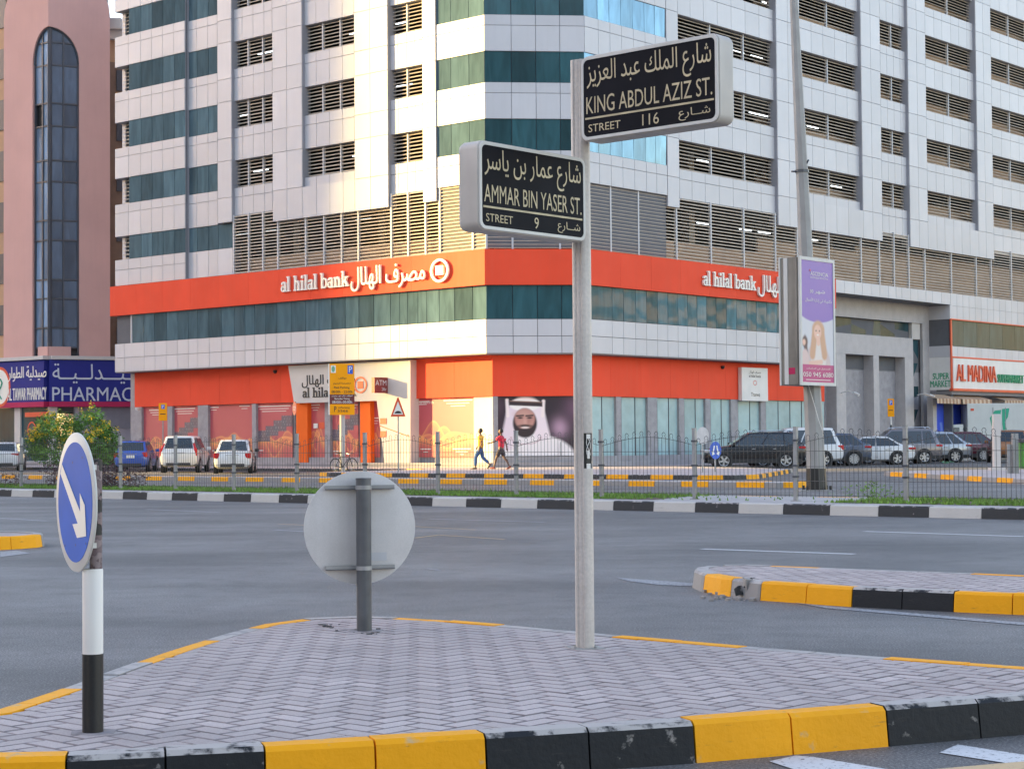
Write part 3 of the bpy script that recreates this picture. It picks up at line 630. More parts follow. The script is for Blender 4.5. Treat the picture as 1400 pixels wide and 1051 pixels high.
# ------------------------------------------------------------------ bank building
ret_shade_m = pm('cladding_return_shade', (0.30, 0.30, 0.33), 0.5, var=0.05)  # white returns and backs in grey: their shade is put into the colour
bank = tag(empty('bank_building', (A.x, A.y, 0)), 'white panelled tower block with red bank band and louvred parking floors on the street corner', 'building')
ZT = 33.0
GB = [14.8 + 3.15 * k for k in range(6)]; GT = [16.25 + 3.145 * k for k in range(6)]
panels, slats, mulls = [], [], []
def XL(u, dep=0.0, v=60): return FL.X(u, dep, v)
def XR(u, dep=0.0, v=60): return FR.X(u, dep, v)
def panel_grid(fr, xs, y, zs, th=0.05):
    for i in range(len(xs) - 1):
        for j in range(len(zs) - 1):
            panels.append(fm(fr, xs[i] + 0.012, xs[i + 1] - 0.012, y, y + th, zs[j] + 0.012, zs[j + 1] - 0.012))
def joints(z0, z1):
    js = sorted(set([z for z in [g for g in GT] + [g - 0.5 for g in GB] if z0 + 0.25 < z < z1 - 0.25])); return [z0] + js + [z1]
def spandrels(fr, xs, y, zlow, back=0.5, th=0.05):
    zr = [(zlow, GB[0])] + [(GT[k], GB[k + 1]) for k in range(5)] + [(GT[5], ZT)]
    for z0, z1 in zr:
        panel_grid(fr, xs, y, joints(z0, z1), th)
        fbox('spandrel_wall', fr, xs[0], xs[-1], y + th + 0.005, y + back, z0 + 0.004, z1 - 0.004, ret_shade_m, bank)
def pilaster(fr, xs, y, z0, back=0.6):
    panel_grid(fr, xs, y, joints(z0, ZT)); fbox('pilaster', fr, xs[0] + 0.004, xs[-1] - 0.004, y + 0.055, y + back, z0 + 0.004, ZT, ret_shade_m, bank)
def louvre(fr, x0, x1, y, z0, z1, step=0.172, sc=1.0):
    n = max(2, round((z1 - z0) / step))
    for i in range(n):
        z = z0 + (i + 0.55) * (z1 - z0) / n; W_ = 0.088
        M = fr.m @ Matrix.Translation((x0, y, z)) @ Matrix.Rotation(R_(-38), 4, 'X') @ Matrix.Diagonal((x1 - x0, W_, 0.022, 1)) @ Matrix.Translation((0, -1, 0))
        M = fr.m @ Matrix.Translation((x0, y, z - 0.05)) @ Matrix.Rotation(R_(38), 4, 'X') @ Matrix.Diagonal((x1 - x0, W_, 0.022, 1))
        slats.append((M, fm(fr, x0, x1, y, y + .1, z, z + .1)[1]))
def mull(fr, x, y, z0, z1, w=0.075): mulls.append(fm(fr, x - w / 2, x + w / 2, y - 0.03, y + 0.12, z0, z1))
def panes(name, fr, xs, y, z0, z1, mat, jit=0.006):
    for i in range(len(xs) - 1):
        M = fr.m @ Matrix.Translation(((xs[i] + xs[i + 1]) / 2, y, (z0 + z1) / 2)) @ Matrix.Rotation(random.gauss(0, jit), 4, 'Z') @ Matrix.Rotation(random.gauss(0, jit), 4, 'X')
        M = M @ Matrix.Diagonal((xs[i + 1] - xs[i] - 0.03, 0.03, z1 - z0 - 0.01, 1)) @ Matrix.Translation((-.5, 0, -.5))
        link(name, ucube(mat), bank, None, M)
def glass_rows(fr, xs, y, mat, extra=()):
    jt = .0012 if fr is FL else .006
    for k in range(6): panes('window_pane', fr, xs, y, GB[k] + .006, GT[k] - .006, mat, jt)
    for z0, z1 in extra: panes('window_pane', fr, xs, y, z0, z1, mat, jt)
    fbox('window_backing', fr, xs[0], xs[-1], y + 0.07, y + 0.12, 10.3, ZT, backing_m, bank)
lin = lambda a, b_, n: [a + (b_ - a) * i / n for i in range(n + 1)]

# left facade: bays named by what they hold, columns read as positions on the wall
xb = [XL(u) for u in (175.3, 192, 207, 222, 237.5, 252.3)]
xa0 = XL(157, 0, 90)
pzl = [9.95, 11.2, 11.68]
spandrels(FL, [xa0, xb[0]], 0.0, 12.98); spandrels(FL, xb, 0.0, 12.98, back=0.3); glass_rows(FL, xb, 0.04, glass_left_m, [(11.69, 12.97)])
for xs in ([xa0, xb[0]], xb): panel_grid(FL, xs, 0.0, [9.95, 11.1, 11.68]); fbox('spandrel_wall', FL, xs[0], xs[-1], .055, .5, 9.95, 11.67, ret_shade_m, bank)
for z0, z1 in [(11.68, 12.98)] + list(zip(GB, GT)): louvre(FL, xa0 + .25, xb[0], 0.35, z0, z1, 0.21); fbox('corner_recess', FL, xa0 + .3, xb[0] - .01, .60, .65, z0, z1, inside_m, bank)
fbox('bay_return', FL, xb[-1] - 0.25, xb[-1] - .004, 0.056, 0.55, 9.95, ZT, ret_shade_m, bank)
yc = 0.27
xc = [XL(253, yc)] + [XL(u, yc) for u in (268.5, 284, 297)]
spandrels(FL, xc, yc, 12.98, back=.3); glass_rows(FL, xc + [XL(318, yc)], yc + .04, glass_left_m, [(11.69, 12.97)])
panel_grid(FL, xc + [XL(318, yc, 350)], yc, [10.2, 11.68]); fbox('spandrel_wall', FL, xc[0], XL(320, yc), yc + .055, yc + .4, 10.2, 11.67, ret_shade_m, bank)
pilaster(FL, [XL(297), XL(316)], 0.0, 13.0)
ye = 0.22; yl = 0.42
def louvre_section(fr, X, u0, u1, mul_us, ymain, zlow, cols, rows=range(6), back=0.45):
    xs = [X(u0, ymain)] + [X(u, ymain) for u in cols] + [X(u1, ymain)]
    zr = [(zlow, GB[0])] + [(GT[k], GB[k + 1]) for k in range(5)] + [(GT[5], ZT)]
    for z0, z1 in zr:
        panel_grid(fr, xs, ymain, joints(z0, z1)); fbox('spandrel_wall', fr, xs[0] - .1, xs[-1] + .1, ymain + .055, ymain + back, z0 + .004, z1 - .004, ret_shade_m, bank)
    for k in rows:
        louvre(fr, xs[0] - .05, xs[-1] + .05, ymain + 0.2, GB[k], GT[k])
        for u in mul_us: mull(fr, X(u, ymain + .2), ymain + .2, GB[k], GT[k])
louvre_section(FL, XL, 318, 372, (339.5, 359.5), ye, 13.33, (331, 346, 361))
pilaster(FL, [XL(u) for u in (372, 391.5, 412.3)], 0.0, 12.72)
louvre_section(FL, XL, 414, 484, (441.5, 465.5), ye, 12.72, (432, 450, 468), back=.4)
pilaster(FL, [XL(u) for u in (484, 505.5, 529.5)], 0.0, 12.72)
panel_grid(FL, [XL(u) for u in (412.3, 432, 450, 468, 484)], 0.0, [12.72, 14.3]); fbox('spandrel_wall', FL, XL(412.3), XL(484), .055, .2, 12.73, 14.29, ret_shade_m, bank)
louvre_section(FL, XL, 531, 577, (557,), ye, 13.33, (544, 556, 567))
pilaster(FL, [XL(577), XL(595)], 0.0, 12.72)
xk = [XL(u, .06) for u in (595, 615.3, 640)] + [-0.004]
spandrels(FL, xk, 0.06, 13.33, back=.4); glass_rows(FL, xk, 0.10, glass_left_m)
# chamfer
xcf = [0.006] + [FC.X(u, 0, 80) for u in (699, 732.5, 765.5)] + [CW - 0.006]
spandrels(FC, xcf, 0.0, 13.33, back=.3); glass_rows(FC, xcf, 0.05, glass_dark_m)
# right facade
xg = [0.006] + [XR(u) for u in (818, 834, 850, 866, 882, 896, 910.5)]
spandrels(FR, xg, 0.0, 13.33, back=.4); glass_rows(FR, xg, 0.05, glass_m)
pilaster(FR, [XR(911), XR(927)], 0.0, 12.8)
louvre_section(FR, XR, 927, 1060, (970, 1015.5), ye, 13.33, (944, 962, 981, 1000, 1019, 1038), back=.4)
pilaster(FR, [XR(u) for u in (1061.5, 1077, 1093)], 0.0, 12.72)
louvre_section(FR, XR, 1093, 1175, (1130,), ye, 12.72, (1109, 1125, 1141, 1157), back=.4)
panel_grid(FR, [XR(u) for u in (1093, 1109, 1125, 1141, 1157, 1177)], 0.0, [12.72, 14.3]); fbox('spandrel_wall', FR, XR(1093), XR(1177), .055, .2, 12.73, 14.29, ret_shade_m, bank)
pilaster(FR, [XR(u) for u in (1177, 1190, 1203)], 0.0, 12.72)
louvre_section(FR, XR, 1203, 1239, (1217.5,), ye, 13.15, (1212, 1221, 1230))
pilaster(FR, [XR(u) for u in (1241, 1253, 1265)], 0.0, 12.66)
louvre_section(FR, XR, 1265, 1333, (1295,), ye, 12.66, (1277, 1288, 1300, 1311, 1322), back=.4)
panel_grid(FR, [XR(u) for u in (1265, 1277, 1288, 1300, 1311, 1322, 1334)], 0.0, [12.66, 14.3]); fbox('spandrel_wall', FR, XR(1265), XR(1334), .055, .2, 12.67, 14.29, ret_shade_m, bank)
pilaster(FR, [XR(u) for u in (1334, 1344, 1354.5)], 0.0, 12.66)
louvre_section(FR, XR, 1354.5, 1425, (1378, 1402), ye, 13.05, (1367, 1379, 1391, 1403, 1414))
pilaster(FR, [XR(1425), XR(1440)], 0.0, 12.66)
x_end = XR(1490); panel_grid(FR, lin(XR(1440), x_end, 6), 0, joints(12.66, ZT)); fbox('spandrel_wall', FR, XR(1440), x_end, .055, .4, 10.2, ZT, ret_shade_m, bank)
# louvred parking floor all round
ylf = 0.12
ul = [319.5, 340, 359.5, 380, 418, 443, 467, 490, 535, 558, 582, 601.5, 646.5]
xs = [XL(u, ylf, 310) for u in ul] + [-.05]
for i in range(len(xs) - 1):
    louvre(FL, xs[i] + .03, xs[i + 1] - .03, ylf, 10.22, 13.36, 0.165); mull(FL, xs[i], ylf, 10.2, 13.36, .09)
xs = [0.05, FC.X(701, 0, 330), FC.X(766, 0, 330), CW - .05]
for i in range(3): louvre(FC, xs[i] + .03, xs[i + 1] - .03, ylf, 10.22, 13.36, 0.165); mull(FC, xs[i + 1], ylf, 10.2, 13.36, .09)
mull(FC, .05, ylf, 10.2, 13.36, .09)
ur = [835, 873, 925, 972, 1017, 1060, 1090, 1133, 1177, 1202, 1222, 1242, 1264, 1300, 1334, 1354.5, 1382, 1410, 1440]
xs = [0.05] + [XR(u, ylf, 340) for u in ur]
for i in range(len(xs) - 1): louvre(FR, xs[i] + .03, xs[i + 1] - .03, ylf, 10.22, 13.36, 0.165); mull(FR, xs[i + 1], ylf, 10.2, 13.36, .09)
pieces('cladding_panel', panels, panel_m, bank); pieces('louvre_slat', slats, louvre_m, bank); pieces('mullion', mulls, mullion_m, bank)

# inside of the parking floors
def en_prism(name, pts, z0, z1, mat, parent=bank):
    b = MB(); b.prism([tuple(EN(e, n)[:2]) for e, n in pts], z0, z1); return b.obj(name, mat, parent)
eA, nA = float(np.dot(np.array(A), E)), float(np.dot(np.array(A), N)); eB, nB = float(np.dot(np.array(B), E)), float(np.dot(np.array(B), N))
def ring_poly(d, notch=False, right_end=62.0, left_end=27.9):
    k = d * 0.42; p = [(eA - left_end, nA + d), (eA - k, nA + d), (eB - d, nB + k)]
    if notch: p += [(eB - d, nB + 21.6), (eB - 1.75, nB + 21.6), (eB - 1.75, nB + 35.45), (eB - d, nB + 35.45)]
    return p + [(eB - d, nB + right_end), (eA - left_end, nB + right_end)]
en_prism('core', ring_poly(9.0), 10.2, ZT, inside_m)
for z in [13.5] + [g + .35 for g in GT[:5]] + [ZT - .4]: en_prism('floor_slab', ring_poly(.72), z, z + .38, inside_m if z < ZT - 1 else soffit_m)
for d, zz in ((1.3, 0.55),):
    for zb in [10.2] + GB:
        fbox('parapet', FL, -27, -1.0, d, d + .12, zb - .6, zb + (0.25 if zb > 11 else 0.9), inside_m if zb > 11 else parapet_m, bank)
        fbox('parapet', FR, 1.0, XR(1061), d, d + .12, zb - .6, zb + (.30 if zb > 11 else 1.15), parapet_m, bank)
        fbox('parapet', FR, XR(1061), x_end - .2, d, d + .12, zb - .6, zb + (.62 if zb > 11 else 1.9), parapet_m, bank)
        fbox('parapet', FR, XR(1203), x_end - .2, d + .5, d + .62, zb - .6, zb + (1.05 if zb > 11 else 2.35), parapet_m, bank)
fbox('parapet', FC, .5, CW - .5, 1.3, 1.42, 10.2, 12.2, parapet_m, bank)
tube_m = pm('light_tube', (0.8, 0.8, 0.8), emit=((0.85, 0.95, 1.0), 1.5)); pcol_m = pm('garage_column', (0.42, 0.36, 0.30), 0.8)
for fr, X, us in ((FL, XL, (350, 352, 478, 330, 545)), (FR, XR, (1030, 1045, 950, 1010, 1108, 1130))):
    for k, zc in enumerate([12.95] + GT[:4]):
        for u in us:
            if random.random() < .42:
                x = X(u, 2.2, 200) + random.uniform(-.6, .6); fbox('light_tube', fr, x, x + 1.15, 2.2, 2.24, zc - .31, zc - .275, tube_m, bank)
for x in (-24, -17.5, -11, -4.5): fbox('garage_column', FL, x, x + .5, 4, 4.5, 10.3, ZT - .5, pcol_m, bank)
for x in (6, 13, 20, 27, 34, 41, 48): fbox('garage_column', FR, x, x + .5, 3.4, 3.9, 10.3, ZT - .5, pcol_m, bank)
fbox('end_wall', FL, -27.9, -27.6, .5, 16, 5.4, ZT, panel_m, bank)
en_prism('roof', ring_poly(.1), ZT, ZT + .3, soffit_m)

# bank band, ribbon windows and apron panels
yB = -0.14; bz0, bz1 = 8.55, 10.2
kb = -yB * 0.42
def clad(name, fr, x0, x1, y0, y1, z0, z1, w=2.45):
    n = max(1, round((x1 - x0) / w))
    for i in range(n): fbox(name, fr, x0 + (x1 - x0) * i / n + (.004 if i else 0), x0 + (x1 - x0) * (i + 1) / n - (.004 if i < n - 1 else 0), y0 + random.uniform(0, .004), y1, z0, z1, red_m, bank)
clad('band_panel', FL, -28.2, kb, yB, .3, bz0, bz1)
mb = MB(); mb.prism([(-kb * .9, yB), (CW + kb * .9, yB), (CW, .28), (0, .28)], bz0 + .001, bz1 - .001, FC.m); mb.obj('band', red_m, bank)
clad('band_panel', FR, -kb, XR(1143, yB, 400), yB, .3, bz0, bz1)
fbox('louvre_sill', FL, -27.9, 0, .0, .6, bz1 + .003, bz1 + .04, soffit_m, bank)
rz0, rz1 = 6.98, 8.55
fbox('corner_mullion', FL, XL(180, 0, 468) - .1, XL(180, 0, 468), 0, .1, rz0, rz1, mullion_m, bank)
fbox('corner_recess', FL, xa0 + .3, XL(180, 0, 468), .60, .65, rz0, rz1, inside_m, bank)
z = 7.15
for i in range(6): fbox('corner_slat', FL, xa0 + .25, XL(180, 0, 468) - .12, .3, .42, rz0 + .12 + i * .24, rz0 + .18 + i * .24, mullion_m, bank)
cl = [180, 196.5, 211, 228, 243, 257.5, 270, 285.5, 302.5, 320, 335, 348, 363.5, 378.5, 398, 418, 436, 453.5, 472, 490.5, 511, 534, 546.5, 557, 571.5, 583.5, 600.5, 621.5, 646.5]
xr = [XL(u, .05, 430) for u in cl] + [-.006]
panes('window_pane', FL, xr, 0.05, rz0 + .01, rz1, glass_left_m); panes('window_pane', FC, [.006] + [FC.X(u, 0, 430) for u in (701, 735, 768)] + [CW - .006], 0.05, rz0 + .01, rz1, glass_dark_m)
cr = [837, 852.5, 869, 884, 899, 913, 927, 940, 953, 966, 979, 993, 1007, 1021, 1034, 1048, 1062, 1076, 1092, 1108, 1125]
xr2 = [.006] + [XR(u, .05, 420) for u in cr] + [21.6]
panes('window_pane', FR, xr2, 0.05, rz0 + .01, rz1, glass_rib_m)
ap = []
def apron(fr, xs, z0, z1, j):
    for i in range(len(xs) - 1):
        for a, c in ((z0, j), (j, z1)): ap.append(fm(fr, xs[i] + .012, xs[i + 1] - .012, 0.0, .05, a + .012, c - .012))
ca = [157, 170.5, 197, 212, 228, 243, 258, 270.5, 286, 303, 320, 335, 348, 363, 378.5, 398, 418, 436, 453.5, 472, 490.5, 511, 534, 546.5, 557, 571.5, 583.5, 600.5, 621.5, 646.5]
xap = [XL(u, 0, 480) for u in ca] + [-.004]
apron(FL, xap, 5.4, rz0, 6.19); apron(FC, [.004] + [FC.X(u, 0, 450) for u in (701.5, 735, 768)] + [CW - .004], 5.4, rz0, 6.19); apron(FR, [.004] + [XR(u, 0, 450) for u in cr] + [21.6], 5.4, rz0, 6.19)
pieces('apron_panel', ap, panel_m, bank)
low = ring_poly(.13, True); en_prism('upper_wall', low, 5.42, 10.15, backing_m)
so = ring_poly(.0, True); so = [(p[0], p[1]) for p in so]; en_prism('soffit', ring_poly(.02, True), 5.36, 5.41, soffit_m)

# ground floor, set back
G = 0.8; kg = G * 0.42
gl = ring_poly(G + .25, True); en_prism('ground_wall', gl, 0.1, 5.35, stone_m)
en_prism('podium', [(eA - 26.6, nA + G - .55), (eA - .12, nA + G - .55), (eB + .55 - G, nB + .1), (eB + .55 - G, nB + 21.0), (eB - G - 1, nB + 21.0), (eA - 26.6, nA + 4)], 0.1, 0.36, plinth_m)
fz0, fz1 = 3.44, 5.35
xg0 = XL(184, G, 520); xcor = -kg
clad('fascia_panel', FL, xg0, xcor, G, G + .24, fz0, fz1)
mb = MB(); mb.prism([(kg, G), (CW - kg, G), (CW - kg - .1, G + .24), (kg + .1, G + .24)], fz0, fz1, FC.m); mb.obj('fascia', red_m, bank)
clad('fascia_panel', FR, kg, XR(1127, G, 520), G, G + .24, fz0, fz1)
fbox('end_wall', FL, xg0 - .02, xg0 + .3, G + .1, 9, .15, 5.3, stone_m, bank)
def shop_print(seed, cards=False, swirl=True, deep=0.0):
    rs = np.random.RandomState(seed)
    def f(X, Y):
        base = [0.56 - .04 * Y, 0.125 - .03 * Y, 0.118]; rgb = [np.full_like(X, c) if np.isscalar(c) else c * np.ones_like(X) for c in base]
        if swirl:
            for k in range(4):
                ph, a, c0 = rs.uniform(0, 6), rs.uniform(.05, .16), rs.uniform(.25, .38); y = c0 + a * np.sin(X * rs.uniform(5, 11) + ph) * np.exp(-((X - rs.uniform(.2, .8)) / .35) ** 2) * 1.6
                m = np.exp(-((Y - y) / .011) ** 2) * .55; rgb = mixc(rgb, (.95, .50, .18), m)
                m = np.exp(-(np.maximum(y - Y, 0) / .10) ** 2) * (Y < y) * .25; rgb = mixc(rgb, (1.0, .45, .12), m)
        if cards:
            for k in range(4):
                x0, y0 = .05 + .22 * k, .30 + .09 * k; m = ((X > x0) & (X < x0 + .34) & (Y > y0) & (Y < y0 + .20)).astype(float) * .9; rgb = mixc(rgb, (.12, .13, .16), m)
                m = ((np.sin(X * 90 + k) * np.sin(Y * 60) > .8) & (X > x0) & (X < x0 + .34) & (Y > y0) & (Y < y0 + .2)).astype(float); rgb = mixc(rgb, (.45, .40, .42), m * .7)
        return rgb
    return f
zp0, zp1 = 0.62, 3.42
def shop(u0, u1, seed, cards=False, lines=((.12, .45, .93),), v=600, nx=70):
    x0, x1 = XL(u0, G + .18, v), XL(u1, G + .18, v); p = print_obj('window_poster', FL, x0, x1, zp0, zp1, G + .18, nx, 60, shop_print(seed, cards), print_m, bank)
    w = x1 - x0
    for a, c, h in lines:
        for j, (k0, k1) in enumerate(((a, c), (a + .05, c - .05), (a + .12, c - .12))):
            if k1 - k0 > .03: fbox('print_line', FL, x0 + w * k0, x0 + w * k1, G + .172, G + .18, zp0 + (zp1 - zp0) * (h - .045 * j), zp0 + (zp1 - zp0) * (h - .045 * j) + (.05 if j == 0 else .03), letter_white_m, p)
    return p
def pillar(fr, X, u0, u1, y=G + .02, z0=.36, v=600): fbox('pillar', fr, X(u0, y, v), X(u1, y, v), y, y + .24, z0, fz0 - .004, stone_m, bank)
for a, c in ((185.5, 193.5), (229, 235.5), (270.5, 284.5), (344.5, 350)): pillar(FL, XL, a, c)
shop(193.5, 229, 1, lines=((.3, .95, .93),)); shop(235.5, 270.5, 2, True, lines=((.1, .9, .94),)); shop(284.5, 344.5, 3, lines=((.02, .25, .95), (.72, .95, .96), (.1, .25, .12), (.7, .85, .1))); shop(350, 400, 4, True, lines=((.05, .95, .94), (.05, .2, .12)))
fbox('window_sill', FL, xg0, -8.5, G - .02, G + .2, .36, .62, plinth_m, bank)
shop(452, 490, 5, True, lines=((.02, .4, .92), (.55, .98, .92), (.1, .3, .1))); shop(418.5, 444, 6, lines=((.25, .75, .94),)); shop(504, 519.5, 7, lines=((.1, .9, .68),)); pillar(FL, XL, 444, 451.5)
fbox('orange_pier', FL, XL(402, G - .1), XL(418, G - .1), G - .1, G + .2, .3, fz0 + .2, orange_m, bank); fbox('orange_pier', FL, XL(489.5, G - .1), XL(503.5, G - .1), G - .1, G + .2, .3, fz0 + .2, orange_m, bank)
shop(567, 648, 8, lines=((.02, .26, .945), (.50, .98, .95), (.1, .28, .13), (.65, .95, .13)), nx=110)
text_obj('poster_lettering', FL, XL(570, G, 552), XL(590, G, 552), 3.18, 3.30, G + .16, 'See more of life', letter_white_m, bank, .02)
fbox('sunlit_tone_wall', FL, XL(648, G + .1, 600), xcor - .01, G + .1, G + .24, .36, fz0 - .004, cream_m, bank)  # grey stone given cream: its sunlit tone is put into the colour
pillar(FL, XL, 561.5, 567)
# ATM surround
yA = G - .42; zA0 = XL and FL.px(470, 549, yA)[1]
P = lambda u, v: FL.px(u, v, yA)
pts = [P(394, 505.5), P(402, 553), P(515, 549), P(526, 634), P(561, 634), P(561, 497.5)]
pts = [(p[0], max(p[1], .15)) for p in pts]; zt = 5.30; pts[0] = (pts[0][0], zt); pts[5] = (pts[5][0], zt); pts[1] = (pts[1][0], zA0); pts[2] = (pts[2][0], zA0)
atm = poly_obj('entrance_surround', FL, pts, yA, cream_m, bank, depth=.66)
def slab_text(name, fr, x0, x1, z0, z1, y, word, mat, parent, depth=0.0): return text_obj(name, fr, x0, x1, z0, z1, y, word, mat, parent, depth=depth, loops=slab_word(word))
def PL(u, v, y): return FL.px(u, v, y)
a0, a1 = PL(414, 543, yA), PL(487, 512, yA)
slab_text('bank_lettering', FL, a0[0], a1[0], PL(440, 543, yA)[1], PL(440, 529, yA)[1], yA - .03, 'al hilal bank', letter_black_m, bank, .03)
text_obj('bank_lettering', FL, PL(413, 530, yA)[0], PL(486, 530, yA)[0], PL(440, 529.5, yA)[1], PL(440, 512, yA)[1], yA - .03, 'مصرف الهلال', letter_black_m, bank, .035, True, .03)
c = PL(493, 526, yA); rx, rz = (PL(502, 526, yA)[0] - PL(484, 526, yA)[0]) / 2, (PL(493, 515, yA)[1] - PL(493, 538, yA)[1]) / 2
text_obj('bank_emblem', FL, c[0] - rx, c[0] + rx, c[1] - rz, c[1] + rz, yA - .03, '', letter_red_m, bank, depth=.03, loops=ring(0, 0, 1, 1, .2))
fbox('bank_emblem', FL, c[0] - rx * .42, c[0] + rx * .42, yA - .03, yA - .001, c[1] - rz * .42, c[1] + rz * .42, letter_red_m, bank)
atm_m = pm('atm_maroon', (0.22, 0.03, 0.03), .35)
q0, q1 = PL(508, 537, yA - .9), PL(512, 515.5, yA - .9)
fbox('atm_sign', FL, q0[0], q1[0], yA - .9, yA - .001, q0[1], q1[1], atm_m, bank)
Fa = Frame(FL.w(q1[0] + .006, 0, 0), N); hq = q1[1] - q0[1]
text_obj('atm_lettering', Fa, yA - .84, yA - .10, q0[1] + hq * .48, q0[1] + hq * .82, 0, 'ATM', letter_pale_m, bank, .01); text_obj('atm_lettering', Fa, yA - .42, yA - .10, q0[1] + hq * .14, q0[1] + hq * .36, 0, '24hr', letter_pale_m, bank)
for v0, v1 in ((571.5, 579.5), (589, 597.5)):
    q0, q1 = PL(520, v1, yA), PL(528.5, v0, yA); fbox('notice', FL, q0[0], q1[0], yA - .02, yA - .001, q0[1], q1[1], letter_red_m, bank)
poly_obj('red_stripe', FL, [PL(519, 581, yA), PL(560, 596, yA), PL(560, 597.5, yA), PL(519, 582.5, yA)], yA - .004, letter_red_m, bank)
q0, q1 = PL(428, 583, G + .1), PL(443, 576, G + .1)
fbox('notice', FL, PL(436, 580, G + .1)[0], PL(443.5, 580, G + .1)[0], G + .1, G + .14, PL(440, 586, G)[1], PL(440, 577, G)[1], letter_red_m, bank); fbox('notice', FL, PL(428.5, 580, G + .1)[0], PL(434, 580, G + .1)[0], G + .1, G + .14, PL(440, 585, G)[1], PL(440, 578.5, G)[1], letter_white_m, bank)

# band lettering
def on(fr, u, v, y=yB): return fr.px(u, v, y)
a0, a1 = on(FL, 386.5, 398), on(FL, 479, 375)
slab_text('bank_lettering', FL, a0[0], a1[0], 9.02, 9.80, yB - .14, 'al hilal bank', letter_white_m, bank, .11)
text_obj('bank_lettering', FL, on(FL, 482, 380)[0], on(FL, 583, 380)[0], 8.74, 9.92, yB - .14, 'مصرف الهلال', letter_white_m, bank, .035, True, .11)
cx = on(FL, 603, 370)[0]; rx = (on(FL, 615.5, 370)[0] - on(FL, 590.5, 370)[0]) / 2
text_obj('bank_emblem', FL, cx - rx, cx + rx, 9.38 - .56, 9.38 + .56, yB - .14, '', letter_white_m, bank, depth=.11, loops=ring(0, 0, 1, 1, .2)); fbox('bank_emblem', FL, cx - .24, cx + .24, yB - .14, yB - .01, 9.17, 9.61, letter_white_m, bank)
slab_text('bank_lettering', FR, on(FR, 959, 387)[0], on(FR, 1031, 387)[0], 9.05, 9.80, yB - .14, 'al hilal bank', letter_white_m, bank, .11)
text_obj('bank_lettering', FR, on(FR, 1034, 390)[0], on(FR, 1110, 390)[0], 8.77, 9.92, yB - .14, 'مصرف الهلال', letter_white_m, bank, .035, True, .11)

# chamfer: portrait on the window, grey pillar, ledge
fbox('pillar', FC, kg, FC.X(681, G, 600), G, G + .24, .36, fz0 - .004, stone_m, bank)
def portrait(X, Y):
    ar = 1.4; x = .548 + (X * ar - .475) * .76; Y = .55 + (Y - .60) * 1.02; rgb = [np.full_like(X, c) for c in (.030, .018, .028)]
    for cx, cy, r, c in ((1.02, .42, .11, (.45, .28, .38)), (1.24, .75, .16, (.16, .08, .13)), (.12, .8, .12, (.12, .07, .10)), (.05, .35, .18, (.07, .04, .06))): rgb = mixc(rgb, c, np.exp(-(((x - cx) / r) ** 2 + ((Y - cy) / (r * 1.5)) ** 2)))
    W_ = (.86, .80, .80)
    rgb = mixc(rgb, W_, sm(eld(x, Y, .60, -.10, .62, .42), .02)); rgb = mixc(rgb, W_, sm(eld(x, Y, .56, .50, .25, .45), .03))
    rgb = mixc(rgb, (.80, .68, .74), sm(segd(x, Y, .40, .72, .30, .12) - .09, .02)); rgb = mixc(rgb, (.86, .74, .78), sm(segd(x, Y, .70, .74, .78, .30) - .10, .02))
    for px_ in ((.31, .90, .32, .62), (.80, .88, .79, .62)): rgb = mixc(rgb, (.92, .80, .78), sm(segd(x, Y, *px_) - .022, .01))
    rgb = mixc(rgb, (.93, .88, .84), sm(eld(x, Y, .55, .82, .215, .11), .01))
    rgb = mixc(rgb, (.04, .025, .03), sm(np.maximum(np.abs(Y - (.835 - .06 * (x - .55))) - .040, np.abs(x - .56) - .225), .008)); rgb = mixc(rgb, (.30, .17, .12), sm(np.maximum(np.abs(Y - (.868 - .06 * (x - .55))) - .006, np.abs(x - .56) - .215), .004))
    rgb = mixc(rgb, (.035, .022, .026), sm(eld(x, Y, .548, .50, .162, .25), .012))              # beard and hair outline
    rgb = mixc(rgb, (.50, .25, .21), sm(np.maximum(eld(x, Y, .548, .575, .135, .18), -(Y - .46)), .015)); rgb = mixc(rgb, (.62, .36, .30), sm(eld(x, Y, .53, .66, .10, .05), .04) * .7)
    rgb = mixc(rgb, (.55, .29, .24), sm(eld(x, Y, .548, .49, .10, .09), .02) * .8); rgb = mixc(rgb, (.30, .13, .11), sm(np.abs(x - .60) - .02, .03) * sm(np.abs(Y - .54) - .05, .02) * .5)
    for ex in (.485, .612):
        rgb = mixc(rgb, (.03, .02, .025), sm(segd(x, Y, ex - .045, .625, ex + .04, .632) - .013, .008)); rgb = mixc(rgb, (.05, .03, .03), sm(eld(x, Y, ex, .592, .034, .016), .008))
    rgb = mixc(rgb, (.60, .34, .28), sm(eld(x, Y, .55, .53, .022, .05), .015)); rgb = mixc(rgb, (.03, .02, .02), sm(eld(x, Y, .55, .455, .085, .022), .012)); rgb = mixc(rgb, (.035, .022, .026), sm(eld(x, Y, .55, .34, .105, .07), .015))
    rgb = mixc(rgb, (.75, .62, .58), sm(eld(x, Y, .55, .425, .052, .018), .006)); rgb = mixc(rgb, (.55, .38, .42), sm(np.abs(eld(x, Y, .56, .26, .20, .12)) - .006, .008) * (Y < .27))
    return rgb
xp0, xp1 = FC.X(681, G + .15, 600), CW - kg - .05
print_obj('window_portrait', FC, xp0, xp1, .66, fz0 - .01, G + .15, 200, 140, portrait, print_m, bank)
fbox('window_sill', FC, kg, CW - kg, G - .02, G + .2, .36, .62, plinth_m, bank)
fbox('door_rail', FC, xp0 + .9, xp0 + .93, G + .05, G + .08, .62, 1.35, grey_metal_m, bank); fbox('door_rail', FC, xp0 + 2.9, xp0 + 2.93, G + .05, G + .08, .62, 1.30, grey_metal_m, bank)
